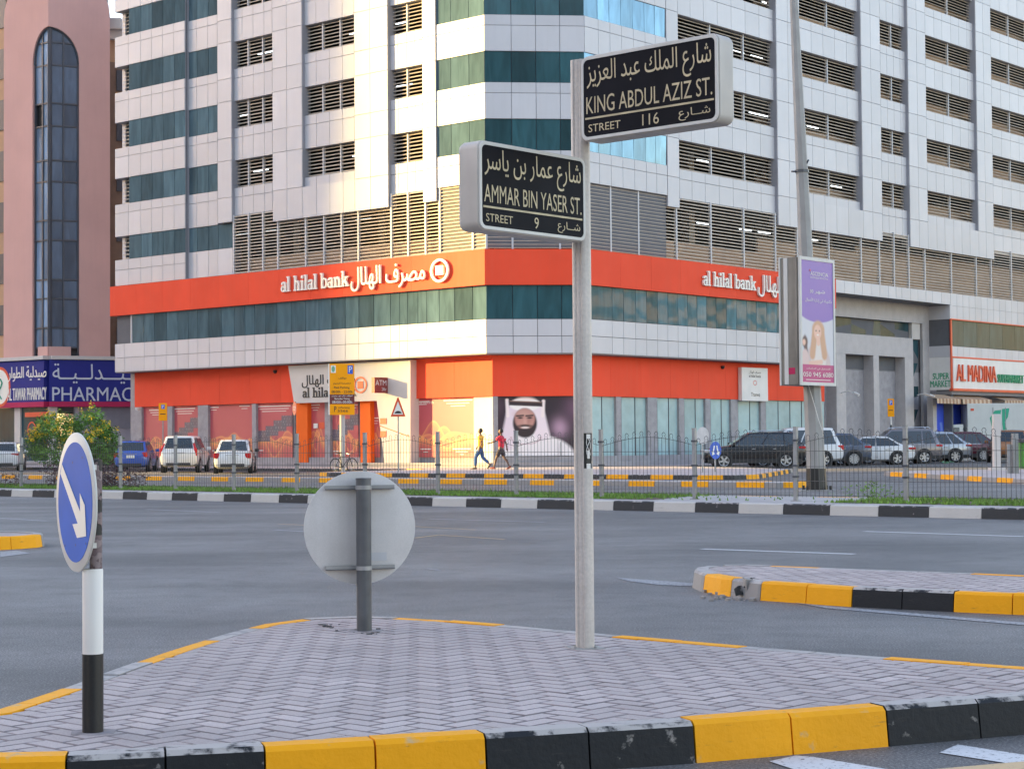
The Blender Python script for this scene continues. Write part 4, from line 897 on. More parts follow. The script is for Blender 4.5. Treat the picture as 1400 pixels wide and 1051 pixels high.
# right ground floor: curtain glass between pillars
pr = [(843, 850), (886, 899), (929, 936), (965, 972), (1000, 1009.5), (1040.5, 1047.5)]
ed = [813] + [u for p in pr for u in p] + [1127]
for a, c in pr: pillar(FR, XR, a, c)
for i in range(0, len(ed), 2):
    x0, x1 = XR(ed[i], G + .15, 600) + (.0 if i else -.6), XR(ed[i + 1], G + .15, 600); n = max(1, round((x1 - x0) / 1.15)); panes('shop_pane', FR, lin(x0, x1, n), G + .15, .62, fz0 - .01, glass_shop_m, .002)
    for xx in lin(x0, x1, n)[1:-1]: fbox('glazing_bar', FR, xx - .015, xx + .015, G + .12, G + .15, .62, fz0 - .01, frame_dark_m, bank)
fbox('window_sill', FR, kg, 20.6, G - .02, G + .2, .36, .62, plinth_m, bank)
q0, q1 = FR.px(1014.5, 547.5, G - .25), FR.px(1049.5, 503, G - .25); ty = G - .25
fbox('sign_box', FR, q0[0], q1[0], ty, ty + .22, q0[1], q1[1] - .02, white_m, bank); w = q1[0] - q0[0]; h = q1[1] - q0[1]
text_obj('sign_lettering', FR, q0[0] + w * .27, q1[0] - w * .27, q0[1] + h * .80, q1[1] - h * .10, ty - .006, 'مصرف الهلال', letter_black_m, bank, .03, True); slab_text('sign_lettering', FR, q0[0] + w * .27, q1[0] - w * .27, q0[1] + h * .70, q0[1] + h * .78, ty - .006, 'al hilal bank', letter_black_m, bank)
text_obj('sign_emblem', FR, q0[0] + w * .43, q1[0] - w * .43, q0[1] + h * .46, q0[1] + h * .61, ty - .006, '', letter_red_m, bank, loops=ring(0, 0, 1, 1, .22)); text_obj('sign_lettering', FR, q0[0] + w * .34, q1[0] - w * .31, q0[1] + h * .13, q0[1] + h * .25, ty - .006, 'Thanwa', letter_black_m, bank)
# camera domes on the soffit edge
for fr, u, v, y in ((FL, 376, 507, G - .05), (FR, 988, 501, G - .05), (FL, 187.5, 558, G - .15)):
    x, z = fr.px(u, v, y); mb = MB(); M = fr.m @ Matrix.Translation((x, y, z)); mb.lathe([(0.001, -.14), (.08, -.11), (.11, -.03), (.11, .04), (.001, .05)], 12, M); mb.obj('camera_dome', white_m if u < 200 else black_m, bank, smooth=True)

# ------------------------------------------------------------------ portal and supermarket front (same block)
D = 1.45
zt = 9.47
xp = lambda u, d=D, v=500: FR.X(u, d, v)
panel_xs = [XR(u, 0, 400) for u in (1143, 1155, 1168, 1179, 1191, 1203, 1215, 1225, 1233, 1245, 1255, 1266, 1275, 1287, 1299.5)]
ap2 = []
for i in range(len(panel_xs) - 1): ap2.append(fm(FR, panel_xs[i] + .012, panel_xs[i + 1] - .012, 0, .05, zt, 10.18))
xq = [XR(1300 + 8.3 * i, 0, 420) for i in range(18)] + [x_end]
for i in range(len(xq) - 1):
    for a, c in ((8.62, 9.42), (9.42, 10.18), (6.30, 6.95)): ap2.append(fm(FR, xq[i] + .012, xq[i + 1] - .012, 0, .05, a + .012, c))
pieces('apron_panel', ap2, panel_m, bank)
x0p, x1p = 21.6, 35.45
fbox('portal_lintel', FR, x0p, x1p, .055, D + .3, zt + .004, 10.15, soffit_m, bank)
# recessed stone wall, from its outline down
def zr(u, v, d=D): return FR.px(u, v, d)[1]
zg1, zg0 = zr(1200, 437), zr(1200, 459.5)         # glass band
fbox('portal_wall', FR, x0p, x1p + .3, D, D + .2, zg1, zt, stone_beige_m, bank)
fbox('portal_wall', FR, xp(1262), x1p + .3, D, D + .2, .2, zg1 - .003, stone_beige_m, bank)
panes('portal_pane', FR, lin(xp(1128), xp(1249), 6), D + .3, zg0, zg1, portal_glass_m, .002)
fbox('corner_square', FR, xp(1249.5), xp(1260.5), D + .1, D + .3, zg0, zg1 - .003, cream_m, bank)
for i in range(5): panes('portal_pane', FR, [xp(1250), xp(1261.5)], D + .3, .3 + (zg0 - .3) / 5 * i, .3 + (zg0 - .3) / 5 * (i + 1) - .02, portal_glass_m, .002)
panes('portal_pane', FR, [xp(1128), xp(1143.5)], D + .3, .3, zr(1135, 532), portal_glass_m, .002)
yb = D - .35; zs = zg0 - .02
X2 = lambda u, v=520: FR.X(u, yb, v)
o1, o2, o3, o4 = X2(1156.5), X2(1194.5), X2(1202), X2(1237.5); zo = FR.px(1175, 484.5, yb)[1]
for a, c in ((X2(1143.5), o1), (o2, o3), (o4, X2(1249))): fbox('portal_pier', FR, a, c, yb, D + .6, .2, zo - .004, stone_beige_m, bank)
fbox('portal_block', FR, X2(1143.5) - .3, X2(1249), yb, D + .6, zo, zs, stone_beige_m, bank)
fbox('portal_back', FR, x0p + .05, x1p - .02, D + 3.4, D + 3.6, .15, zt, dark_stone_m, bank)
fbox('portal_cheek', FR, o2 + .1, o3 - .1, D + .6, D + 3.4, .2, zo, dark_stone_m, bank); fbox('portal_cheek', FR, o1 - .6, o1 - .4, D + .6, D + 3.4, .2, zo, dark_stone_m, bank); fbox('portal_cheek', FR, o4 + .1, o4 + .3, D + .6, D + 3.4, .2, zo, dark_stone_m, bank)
# side wall of the supermarket bay
Fs = Frame(FR.w(35.41, D + .02, 0), -Vector(FR.y))      # faces the portal; x runs out to the facade line
wS = D + .02
for a, c, mt, nm in ((8.6, 9.45, panel_m, 'side_wall'), (6.3, 6.98, panel_m, 'side_wall'), (4.3, 6.29, white_m, 'side_sign')): fbox(nm, Fs, 0, wS - .004, .0, .3, a, c, mt, bank)
panes('side_pane', Fs, [0, wS / 2, wS - .02], .06, 6.98, 8.6, glass_dark_m, .002); fbox('side_wall', Fs, .2, wS - .05, .12, .3, .15, 9.4, backing_m, bank)
text_obj('side_lettering', Fs, .25, wS - .12, 4.95, 5.33, -.03, 'SUPER', letter_green_m, bank, .03, depth=.03); text_obj('side_lettering', Fs, .08, wS - .03, 4.48, 4.87, -.03, 'MARKET', letter_green_m, bank, .03, depth=.03)
panes('window_pane', FR, lin(35.5, x_end, 12), .08, 6.98, 8.6, portal_glass_m, .004)
for a, c in ((8.56, 8.63), (6.24, 6.33)): fbox('red_trim', FR, 35.42, x_end, -.06, .06, a, c, letter_red_m, bank)
fbox('red_trim', FR, 35.37, 35.52, -.06, .02, 4.25, 8.56, letter_red_m, bank)
sz0, sz1 = 4.28, 6.22
fbox('market_sign', FR, 35.53, x_end, -.10, .1, sz0 + .1, sz1, white_m, bank); fbox('red_trim', FR, 35.38, x_end, -.14, .1, sz0 - .05, sz0 + .1, letter_red_m, bank)
ms_ = lambda u, v: FR.px(u, v, -.1)
text_obj('market_lettering', FR, ms_(1307, 515)[0], ms_(1361, 515)[0], 4.83, 5.85, -.2, 'AL MADINA', letter_red_m, bank, .045, depth=.09); text_obj('market_lettering', FR, ms_(1363, 515)[0], ms_(1398, 515)[0], 4.85, 5.38, -.2, 'SUPERMARKET', letter_green_m, bank, .035, depth=.09)
fbox('market_soffit', FR, 35.45, x_end, 0, 3.0, 4.0, 4.22, soffit_m, bank)
en_prism('market_wall', [(eB - .9, nB + 35.5), (eB - .9, nB + x_end), (eB - 3, nB + x_end), (eB - 3, nB + 35.5)], .1, 4.0, stone_m)
for a, c in ((1276, 1281), (1318, 1321)): fbox('market_pier', FR, XR(a, .5, 580), XR(c, .5, 580), .5, .9, .15, 4.0, stone_beige_m, bank)
def sea(X, Y):
    rgb = [np.full_like(X, c) for c in (.05, .10, .62)]; m = sm(np.abs(X - .52) - .10 * (1.0 - Y) - .02 * np.sin(Y * 25), .03) * (Y < .68); rgb = mixc(rgb, (.65, .75, .95), m * .9); m = sm(np.abs(X - .28 + .2 * Y) - .03, .04) * (Y < .55); return mixc(rgb, (.4, .55, .9), m * .6)
print_obj('window_poster', FR, XR(1281, .55, 570), XR(1316, .55, 570), .8, 3.6, .6, 40, 50, sea, print_m, bank)
aw_m = pm('awning_canvas', (0.36, 0.19, 0.11), .8); aw2_m = pm('awning_canvas_pale', (0.60, 0.45, 0.30), .8)
for u0, u1 in ((1279, 1312), (1314, 1354), (1372, 1400)):
    a, c = XR(u0, -.4, 548), XR(u1, -.4, 548); n = 14
    for i in range(n):
        xa, xb_ = a + (c - a) * i / n, a + (c - a) * (i + 1) / n; mb = MB(); mb.add([FR.w(xa, .5, 4.0), FR.w(xb_ - .004, .5, 4.0), FR.w(xb_ - .004, -.5, 3.72), FR.w(xa, -.5, 3.72), FR.w(xb_ - .004, -.52, 3.42), FR.w(xa, -.52, 3.42)], [(0, 1, 2, 3), (3, 2, 4, 5)]); mb.obj('awning_strip', aw_m if i % 2 else aw2_m, bank)
# security lamp on the portal wall and notices
for u, v in ((1150, 537), (1254, 540)):
    x, z = FR.px(u, v, yb); mb = MB(); p0 = FR.w(x, yb, z); mb.tube([p0, p0 - FR.y * .5 + Vector((0, 0, .1)), p0 - FR.y * .9 - Vector((0, 0, .05))], .03, 6); mb.tube([p0 - FR.y * .85 - Vector((0, 0, .02)), p0 - FR.y * 1.15 - Vector((0, 0, .15))], .08, 8); mb.obj('security_lamp', white_m, bank)
# ------------------------------------------------------------------ pharmacy building, left
pc = atY(66, 520, 112.0); pc.z = 0
dl = Vector((-0.80, 0.60, 0)).normalized(); dr = Vector((0.90, 0.43, 0)).normalized()
PLf = Frame(pc, -dl); PRf = Frame(pc, dr)             # left face x <= 0, right face x >= 0
ph = tag(empty('pharmacy_building', pc), 'pink rendered corner tower with a tall arched window over a blue pharmacy sign', 'building')
TZ = 30.5
def pl(u, v, d=0.0): return PLf.px(u, v, d)
def pr_(u, v, d=0.0): return PRf.px(u, v, d)
z_ledge = pr_(100, 487)[1]; z_head = pr_(66, 36)[1]
wl = pl(44.5, 250)[0]; wr = pr_(108.5, 250)[0]; zb = pr_(90, 475)[1]; zb2 = pl(55, 475)[1]
xl_end = pl(5, 300)[0]; xr_end = pr_(150.5, 250)[0]
zsp_l = pl(46, 88)[1]
def arch_z(x, half, zspring, ztop): t = min(abs(x) / half, 1.0); return zspring + (ztop - zspring) * math.sqrt(max(0, 1 - t ** 2.0))
def arch_wall(fr, xo, xw, name):
    # wall with its half of the arched opening; xo outer end, xw window edge; both on the same side
    sgn = 1 if xo > 0 else -1; zt_ = 29.3; K = 12; r = 1.1
    mb = MB(); depth = .35
    def quad(a, b_, c, d): mb.add([fr.w(*a), fr.w(*b_), fr.w(*c), fr.w(*d)], [(0, 1, 2, 3)])
    n = 6; outer = [(xo, 6.6)] + [(xo, 28.0)] + [(xo - sgn * r * (1 - math.cos(R_(q))) , 28.0 + 1.9 * math.sin(R_(q))) for q in (15, 30, 45, 60, 75, 90)]
    arc = [(xw * math.cos(R_(q)), zsp_l + (z_head - zsp_l) * math.sin(R_(q))) for q in range(0, 91, 9)]
    pts = [(xo, z_ledge), (xo, 28.2)] + [(xo - sgn * r * (1 - math.cos(R_(q))), 28.2 + 1.7 * math.sin(R_(q))) for q in (22, 45, 67, 90)] + [(0, 29.9)] + arc[::-1] + [(xw, z_ledge)]
    mb.add([fr.w(p[0], 0, p[1]) for p in pts], [tuple(range(len(pts)))])
    for q in range(len(arc) - 1): a, c = arc[q], arc[q + 1]; mb.add([fr.w(a[0], 0, a[1]), fr.w(c[0], 0, c[1]), fr.w(c[0], depth, c[1]), fr.w(a[0], depth, a[1])], [(0, 1, 2, 3)])
    mb.add([fr.w(xw, 0, z_ledge), fr.w(xw, 0, arc[0][1]), fr.w(xw, depth, arc[0][1]), fr.w(xw, depth, z_ledge)], [(0, 1, 2, 3)])
    mb.obj(name, pink_m, ph)
arch_wall(PLf, xl_end, wl, 'wall'); arch_wall(PRf, xr_end, wr, 'wall')
# window bay: panes between bars, both faces, recessed
zc_ = [z_ledge - .3]; pat = [1.75, 3.6]
zz = zb
rows = [zb, zb + .01]
vs = [475, 448, 408, 382, 328, 301, 248, 219, 172, 141, 89, 58, 30]
zrow = [PRf.px(72, v, .2)[1] for v in vs]
for fr, xw, gm in ((PLf, wl, glass_tower2_m), (PRf, wr, glass_tower_m)):
    s = 1 if xw > 0 else -1; cols = [0.06 * s, xw * .5, xw - .05 * s]
    for j in range(len(zrow) - 1):
        for i in range(2):
            a, c = sorted((cols[i] + .05 * s, cols[i + 1] - .05 * s)); z0, z1 = zrow[j] + .06, zrow[j + 1] - .06
            if s < 0 and j == 8 and i == 1: fbox('window_pane', fr, a, c, .32, .34, z0, z1, black_m, ph); continue
            k = 5; top = [(a + (c - a) * q / k, min(z1, arch_z(a + (c - a) * q / k, abs(xw), zsp_l, z_head) - .08)) for q in range(k + 1)]
            top = [(p[0], max(p[1], z0 + .01)) for p in top]; mb = MB(); pts = [(a, z0), (c, z0)] + top[::-1]
            yy = .22 + random.uniform(-.004, .004); tl_ = random.gauss(0, .006)
            mb.add([fr.w(p[0], yy + (p[1] - z0) * tl_, p[1]) for p in pts], [tuple(range(len(pts)))]); mb.obj('window_pane', gm, ph)
    for x in cols[:2]: fbox('window_bar', fr, x - .05, x + .05, .14, .30, z_ledge, arch_z(x, abs(xw), zsp_l, z_head), frame_dark_m, ph)
    fbox('window_bar', fr, min(xw - .1 * s, xw), max(xw - .1 * s, xw), .14, .30, z_ledge, zsp_l, frame_dark_m, ph)
    for z in zrow: 
        xe = xw * math.sqrt(max(0, 1 - (max(0, z - zsp_l) / (z_head - zsp_l)) ** 2)); 
        if abs(xe) > .2: fbox('window_bar', fr, min(0, xe), max(0, xe), .16, .28, z - .05, z + .05, frame_dark_m, ph)
    arc = [(xw * math.cos(R_(q)), zsp_l + (z_head - zsp_l) * math.sin(R_(q))) for q in range(0, 91, 10)]; mb = MB(); mb.tube([fr.w(p[0], .16, p[1] - .04) for p in arc], .07, 6); mb.obj('window_bar', frame_dark_m, ph)
# stepped sill block over the ledge
fbox('sill_block', PLf, wl * .62, 0, -.05, .4, z_ledge - .05, zb + .05, pink_m, ph); fbox('sill_block', PRf, 0.02, wr * .72, -.05, .4, z_ledge - .05, zb + .05, pink_m, ph)
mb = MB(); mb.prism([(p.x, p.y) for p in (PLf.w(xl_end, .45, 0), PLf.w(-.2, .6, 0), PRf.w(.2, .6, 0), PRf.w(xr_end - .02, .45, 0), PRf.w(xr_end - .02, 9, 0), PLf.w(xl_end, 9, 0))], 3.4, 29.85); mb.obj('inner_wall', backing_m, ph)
fbox('side_wall', PRf, xr_end - .35, xr_end - .01, .01, 9, z_ledge, 28.2, pink_m, ph); fbox('side_wall', PLf, xl_end + .01, xl_end + .35, .01, 9, z_ledge, 28.2, pink_m, ph)
fbox('rear_wing', PRf, xr_end - .3, xr_end + 7, 1.6, 12, 3.2, 27.6, yellow_wall_m, ph); fbox('cornice', PRf, xr_end - .3, xr_end + 7, 1.2, 1.6, 27.0, 28.3, cream_m, ph)
fbox('rear_recess', PRf, xr_end + .3, xr_end + 7, 1.5, 1.62, 5.0, 25.6, pm('brown_render', (.26, .17, .12), .9), ph)
for k in range(6): fbox('slot_window', PRf, xr_end + .75, xr_end + 1.25, 1.4, 1.5, 7.8 + 3.2 * k, 9.1 + 3.2 * k, frame_dark_m, ph)
fbox('wing_wall', PLf, xl_end - 8, xl_end - .02, .3, 8, z_ledge, 33, yellow_wall_m, ph)
for k in range(7): fbox('wing_window', PLf, xl_end - 1.6, xl_end - .1, .22, .3, 8.3 + 3.25 * k, 10.2 + 3.25 * k, frame_dark_m, ph)
fbox('ledge', PLf, xl_end - 8, .12, -.5, .5, z_ledge - .22, z_ledge, cream_m, ph); fbox('ledge', PRf, .12, 14, -.5, .5, z_ledge - .22, z_ledge, cream_m, ph)
# sign bands
sz1, sz0 = z_ledge - .25, pr_(100, 549)[1]; sb = pr_(100, 556)[1]; yS = -.35
fbox('sign_face', PLf, xl_end - 8, .0, yS, .3, sz0, sz1, navy_m, ph); fbox('sign_face', PRf, .005, 14, yS, .3, sz0, sz1, navy_m, ph)
fbox('sign_stripe', PLf, xl_end - 8, .0, yS - .01, .3, sb, sz0 - .004, crimson_m, ph); fbox('sign_stripe', PRf, .005, 14, yS - .01, .3, sb, sz0 - .004, crimson_m, ph)
def S_(fr, u, v): return fr.px(u, v, yS - .04)
text_obj('sign_lettering', PLf, S_(PLf, 10, 540)[0], S_(PLf, 63, 540)[0], S_(PLf, 36, 547)[1], S_(PLf, 36, 530)[1], yS - .04, 'AL TAWAR PHARMACY', letter_white_m, ph, .07, depth=.04)
text_obj('sign_lettering', PLf, S_(PLf, 11, 510)[0], S_(PLf, 63, 510)[0], S_(PLf, 36, 521)[1], S_(PLf, 36, 500.5)[1], yS - .04, 'صيدلية الطوار', letter_white_m, ph, .035, True, .04)
text_obj('sign_lettering', PRf, S_(PRf, 71.5, 540)[0], S_(PRf, 197, 540)[0], S_(PRf, 100, 548)[1], S_(PRf, 100, 529)[1], yS - .04, 'PHARMACY', letter_pale_m, ph, .085, depth=.04)
text_obj('sign_lettering', PRf, S_(PRf, 72, 510)[0], S_(PRf, 215, 510)[0], S_(PRf, 100, 524)[1], S_(PRf, 100, 497)[1], yS - .04, 'صـــيـــدلــيــة', letter_pale_m, ph, .05, True, .04)
q = S_(PLf, 0, 529); rr = 1.25
poly_obj('sign_emblem', PLf, ell(q[0], q[1], rr * .8, rr), yS - .03, letter_red_m, ph, .02); poly_obj('sign_emblem', PLf, ell(q[0], q[1], rr * .68, rr * .86), yS - .04, letter_white_m, ph)
mb = MB(); mb.tube([PLf.w(q[0] + .05 + .18 * math.sin(t * 1.4), yS - .06, q[1] + .5 - t * .25) for t in range(6)], .05, 5); mb.obj('sign_emblem', letter_green_m, ph)
# shop front
fbox('shop_wall', PRf, 1.6, 14, .0, .3, .15, sb - .01, pm('mauve_render', (.36, .33, .36), .7), ph); fbox('shop_wall', PRf, 1.9, 14, -.04, -.001, 2.35, sb - .02, pm('mauve_panel', (.22, .21, .24), .6), ph)
fbox('shop_column', PRf, .0, .55, -.02, .3, .15, sb - .01, cream_m, ph); fbox('shop_column', PLf, pl(20, 590)[0], pl(28, 590)[0], -.02, .3, .15, sb - .01, cream_m, ph)
fbox('shop_glass', PLf, xl_end - 8, pl(20, 590)[0], .1, .15, .4, sb - .01, portal_glass_m, ph); fbox('shop_glass', PLf, pl(28, 590)[0], 0, .1, .15, .4, sb - .01, portal_glass_m, ph)
q0, q1 = pl(35, 570, -.2), pl(65, 563, -.2); fbox('door_sign', PLf, q0[0], q1[0], -.25, -.1, q0[1], q1[1], letter_red_m, ph)
text_obj('glass_emblem', PLf, pl(36, 590)[0], pl(48, 590)[0], pl(40, 600)[1], pl(40, 576)[1], .08, '', letter_red_m, ph, loops=ring(0, 0, 1, 1, .2)); fbox('shop_step', PLf, -9, 1, -1.2, .3, .1, .35, plinth_m, ph)
mb = MB(); acp = PRf.w(xr_end + .5, 1.0, 27.9); mb.box(-.5, .5, -.3, .3, -.35, .35, Matrix.Translation(acp), 0); ac = mb.obj('ac_unit', cream_m, ph, bevel=.03)
# ------------------------------------------------------------------ street signs on the near island
sign_black_m = pm('sign_face_navy', (0.006, 0.007, 0.012), 0.6, var=0.3, vscale=3, streak=0.03, dirt=(.07, .06, .05), spec=.12); gold_m = pm('sign_gold', (0.60, 0.50, 0.32), 0.6, var=0.2, vscale=12)
box_side_m = pm('sign_box_grey', (0.56, 0.51, 0.46), 0.5, var=0.15, vscale=4, streak=0.3, dirt=(.32, .29, .26)); rim_m = pm('sign_rim', (0.66, 0.64, 0.60), 0.45, var=0.1, streak=.2)
sp = sign_base; pole_top = 3.345
post = tag(empty('street_name_post', (sp.x, sp.y, HI)), 'tall ribbed aluminium post standing on the brick island, carrying both street name boxes', 'sign post')
def rib_prof(r, n=64):
    out = []
    for i in range(n):
        q = 2 * math.pi * i / n; f = (q / (math.pi / 4)) % 1.0; dg = (math.degrees(q) + 12) % 360; rr = r * (1.0 - .035 * (abs(f - .5) < .13) - .16 * (218 < dg < 262)) / math.cos((((q + math.pi / 8) % (math.pi / 4)) - math.pi / 8) * .55); out.append((rr * math.cos(q), rr * math.sin(q)))
    return out
rp = .0505
hole0, hole1 = atY(806, 640, sp.y).z, atY(806, 592, sp.y).z
MR = Matrix.Translation((sp.x, sp.y, 0)) @ Matrix.Rotation(R_(12), 4, 'Z')
mb = MB(); pf = rib_prof(rp); mb.prism(pf, HI - .02, hole0, MR); 
# slice with the service opening: the shell without the front-right strip
keep = [i for i in range(64)]
ang = lambda i: math.degrees(2 * math.pi * i / 64) + 12
openi = [i for i in range(64) if -88 < (((ang(i) + 180) % 360) - 180) < -26]
cl_ = [p for i, p in enumerate(pf) if i not in openi]
st_ = (max(openi) + 1) % 64; order = [(st_ + k) % 64 for k in range(64) if ((st_ + k) % 64) not in openi]
shell = [pf[i] for i in order] + [(pf[i][0] * .86, pf[i][1] * .86) for i in order[::-1]]
mb.prism(shell, hole0, hole1, MR); mb.prism(pf, hole1, pole_top, MR)
mb.obj('pole', alu_m, post, smooth=28)
mb = MB(); mb.prism([(x * .84, y * .84) for x, y in pf], hole0 - .01, hole1 + .01, MR); mb.obj('opening', black_m, post)
u0 = R_(-57 + 0); dv = Vector((math.cos(u0), math.sin(u0), 0)); tv = Vector((-dv.y, dv.x, 0)); cpt = Vector((sp.x, sp.y, 0))
mb = MB()
for zc, hh, ww in ((hole1 - .018, .012, .012), (hole0 + .012, .014, .012), ((hole0 + hole1) / 2 - .02, .022, .007)): mb.box(-ww, ww, -.003, .003, -hh, hh, Matrix.Translation(cpt + dv * .047 + Vector((0, 0, zc))) @ Matrix.Rotation(u0 + math.pi / 2, 4, 'Z'))
for k in range(3):
    mb.tube([cpt + dv * .048 + tv * (.014 * math.sin(k * 2 + t * .9)) + Vector((0, 0, hole1 - .03 - t * .022)) for t in range(5)], .0018, 5)
mb.obj('wiring', white_m, post)
mb = MB()
for k in range(4): q = R_(45 + 90 * k); mb.lathe([(.001, .012), (.009, .012), (.009, 0)], 6, Matrix.Translation((sp.x + .075 * math.cos(q), sp.y + .075 * math.sin(q), HI)))
mb.box(-.085, .085, -.085, .085, HI - .012, HI + .003, Matrix.Translation((sp.x, sp.y, 0)) @ Matrix.Rotation(R_(20), 4, 'Z')); mb.obj('base_plate', grey_metal_m, post)
def rrect(x0, x1, z0, z1, r, n=6):
    out = []
    for cx, cz, a0 in ((x1 - r, z0 + r, -90), (x1 - r, z1 - r, 0), (x0 + r, z1 - r, 90), (x0 + r, z0 + r, 180)):
        out += [(cx + r * math.cos(R_(a0 + 90 * i / n)), cz + r * math.sin(R_(a0 + 90 * i / n))) for i in range(n + 1)]
    return out
def street_sign(name, xdir, x0, x1, z0, z1, tilt, label, ar, en, num, T=.13):
    fr = Frame(Vector((sp.x, sp.y, 0)), xdir); cx = (x0 + x1) / 2; cz = (z0 + z1) / 2
    root = tag(empty(name, fr.w(cx, 0, z0)), label, 'street sign')
    y0, y1 = -T / 2, T / 2; out = rrect(x0, x1, z0, z1, .045); inn = rrect(x0 + .012, x1 - .012, z0 + .012, z1 - .012, .036); n = len(out)
    mb = MB(); R = lambda pts, y: [fr.w(p[0], y, p[1]) for p in pts]
    a, b_, c, d = R(out, y0 + .008), R(out, y1 - .008), R(inn, y0), R(inn, y1)
    V = a + b_ + c + d; F = []
    for i in range(n):
        j = (i + 1) % n; F += [(i, j, n + j, n + i), (2 * n + i, 2 * n + j, j, i), (n + i, n + j, 3 * n + j, 3 * n + i)]
    F += [tuple(2 * n + i for i in range(n)), tuple(3 * n + i for i in range(n))[::-1]]; mb.add(V, F); mb.obj('box', box_side_m, root, smooth=35)
    for yf, sg in ((y0, -1), (y1, 1)):
        o1, i1 = rrect(x0 + .006, x1 - .006, z0 + .006, z1 - .006, .04), rrect(x0 + .022, x1 - .022, z0 + .022, z1 - .022, .03); mb = MB(); y = yf + sg * .006
        V = R(o1, y) + R(i1, y) + R(o1, yf - sg * .002) + R(i1, yf - sg * .002); F = []
        for i in range(n):
            j = (i + 1) % n; F += [(i, j, n + j, n + i), (2 * n + i, 2 * n + j, j, i), (n + i, n + j, 3 * n + j, 3 * n + i)]
        mb.add(V, F); mb.obj('rim', rim_m, root)
        f2_ = fr if sg < 0 else Frame(fr.o, -xdir); s = (lambda x: x) if sg < 0 else (lambda x: -x); X0, X1 = sorted((s(x0), s(x1))); yy = yf if sg < 0 else -yf; w = X1 - X0
        face = poly_obj('face', f2_, rrect(X0 + .02, X1 - .02, z0 + .02, z1 - .02, .03), yy - .0025, sign_black_m, root)
        h = z1 - z0; zl = z0 + h * .265
        o1, i1 = rrect(X0 + .034, X1 - .034, z0 + .034, z1 - .034, .026), None
        fbox('divider', f2_, X0 + .032, X1 - .032, yy - .005, yy - .0026, zl - .006, zl + .004, gold_m, root)
        text_obj('lettering', f2_, X0 + w * .05, X1 - w * .05, z0 + h * .56, z0 + h * .92, yy - .005, ar, gold_m, root, .065, True)
        text_obj('lettering', f2_, X0 + w * .045, X1 - w * .045, z0 + h * .315, z0 + h * .515, yy - .005, en, gold_m, root, .075)
        text_obj('lettering', f2_, X0 + w * .06, X0 + w * .30, z0 + h * .10, z0 + h * .19, yy - .005, 'STREET', gold_m, root, .045)
        k = .040 * len(num) / 2; text_obj('lettering', f2_, X0 + w * (.52 - k), X0 + w * (.52 + k), z0 + h * .085, z0 + h * .215, yy - .005, num, gold_m, root, .07)
        text_obj('lettering', f2_, X0 + w * .72, X0 + w * .94, z0 + h * .075, z0 + h * .21, yy - .005, 'شــارع', gold_m, root, .045, True)
    mb = MB(); xm = x0 if abs(x0) < abs(x1) else x1
    for zz in (z0 + .09, z1 - .09): mb.box(min(xm, 0), max(xm, 0), -.012, .012, zz - .014, zz + .014, fr.m)
    mb.obj('bracket', grey_metal_m, root)
    return root
street_sign('street_name_sign', Vector(E), .058, .958, 2.885, 3.345, 0, 'upper black and gold street name box reading KING ABDUL AZIZ ST. 116', 'شارع الملك عبد العزيز', 'KING ABDUL AZIZ ST.', '116')
street_sign('street_name_sign', Vector(N), -.905, -.045, 2.345, 2.80, 0, 'lower black and gold street name box reading AMMAR BIN YASER ST. 9', 'شارع عمار بن ياسر', 'AMMAR BIN YASER ST.', '9')

foot_m = pm('mortar', (.30, .265, .265), .9, var=.3, vscale=20)
# round sign seen from behind
db = disc_base; rs = tag(empty('round_traffic_sign', (db.x, db.y, HI)), 'round traffic sign seen from its plain grey back on a dark post', 'traffic sign')
post_dark_m = pm('post_dark_paint', (0.075, 0.078, 0.085), 0.45, var=0.25, vscale=14, streak=0.25, dirt=(.30, .30, .31)); disc_back_m = pm('disc_back', (0.60, 0.575, 0.56), 0.5, metal=0.0, var=0.1, vscale=5, fine=.04, streak=0.3, dirt=(.36, .34, .32))
zt_ = atY(498, 656, db.y).z; mb = MB(); mb.lathe([(.045, HI - .02), (.045, zt_), (.047, zt_), (.047, zt_ + .012), (.001, zt_ + .014)], 24, Matrix.Translation((db.x, db.y, 0))); mb.obj('pole', post_dark_m, rs, smooth=30)
mb = MB(); mb.prism([(db.x + x, db.y + y) for x, y in ((-.10, -.07), (.09, -.08), (.11, .06), (-.08, .08))], HI - .01, HI + .0015); mb.obj('footing', foot_m, rs)
fd = Frame((db.x, db.y, 0), (math.cos(R_(16)), math.sin(R_(16)), 0)); cz = atY(493, 721, db.y + .08).z; cxd = fd.px(492.5, 721, .075)[0]; rd = .338
mb = MB(); M = fd.m @ Matrix.Translation((cxd, .078, cz)) @ Matrix.Rotation(R_(-90), 4, 'X'); mb.lathe([(.001, 0), (rd - .01, 0), (rd, .003), (rd, .010), (rd - .006, .012), (.001, .012)], 64, M); mb.obj('disc', disc_back_m, rs, smooth=30)
mb = MB(); mb.lathe([(.001, .0125), (rd - .02, .0125)], 64, M); mb.obj('front_film', letter_red_m, rs)
for v in (666, 776):
    z = atY(498, v, db.y).z; fbox('bracket', fd, cxd - .215, cxd + .205, .052, .075, z - .011, z + .011, grey_metal_m, rs); fbox('bracket_lip', fd, cxd - .215, cxd + .205, .046, .0525, z - .013, z - .009, frame_dark_m, rs)
    mb = MB(); mb.lathe([(.0455, z - .012), (.0485, z - .012), (.0485, z + .012), (.0455, z + .012)], 20, Matrix.Translation((db.x, db.y, 0))); mb.obj('clamp', grey_metal_m, rs, smooth=30)
fbox('maker_plate', fd, cxd + .06, cxd + .16, .0755, .077, cz - .20, cz - .15, mullion_m, rs)

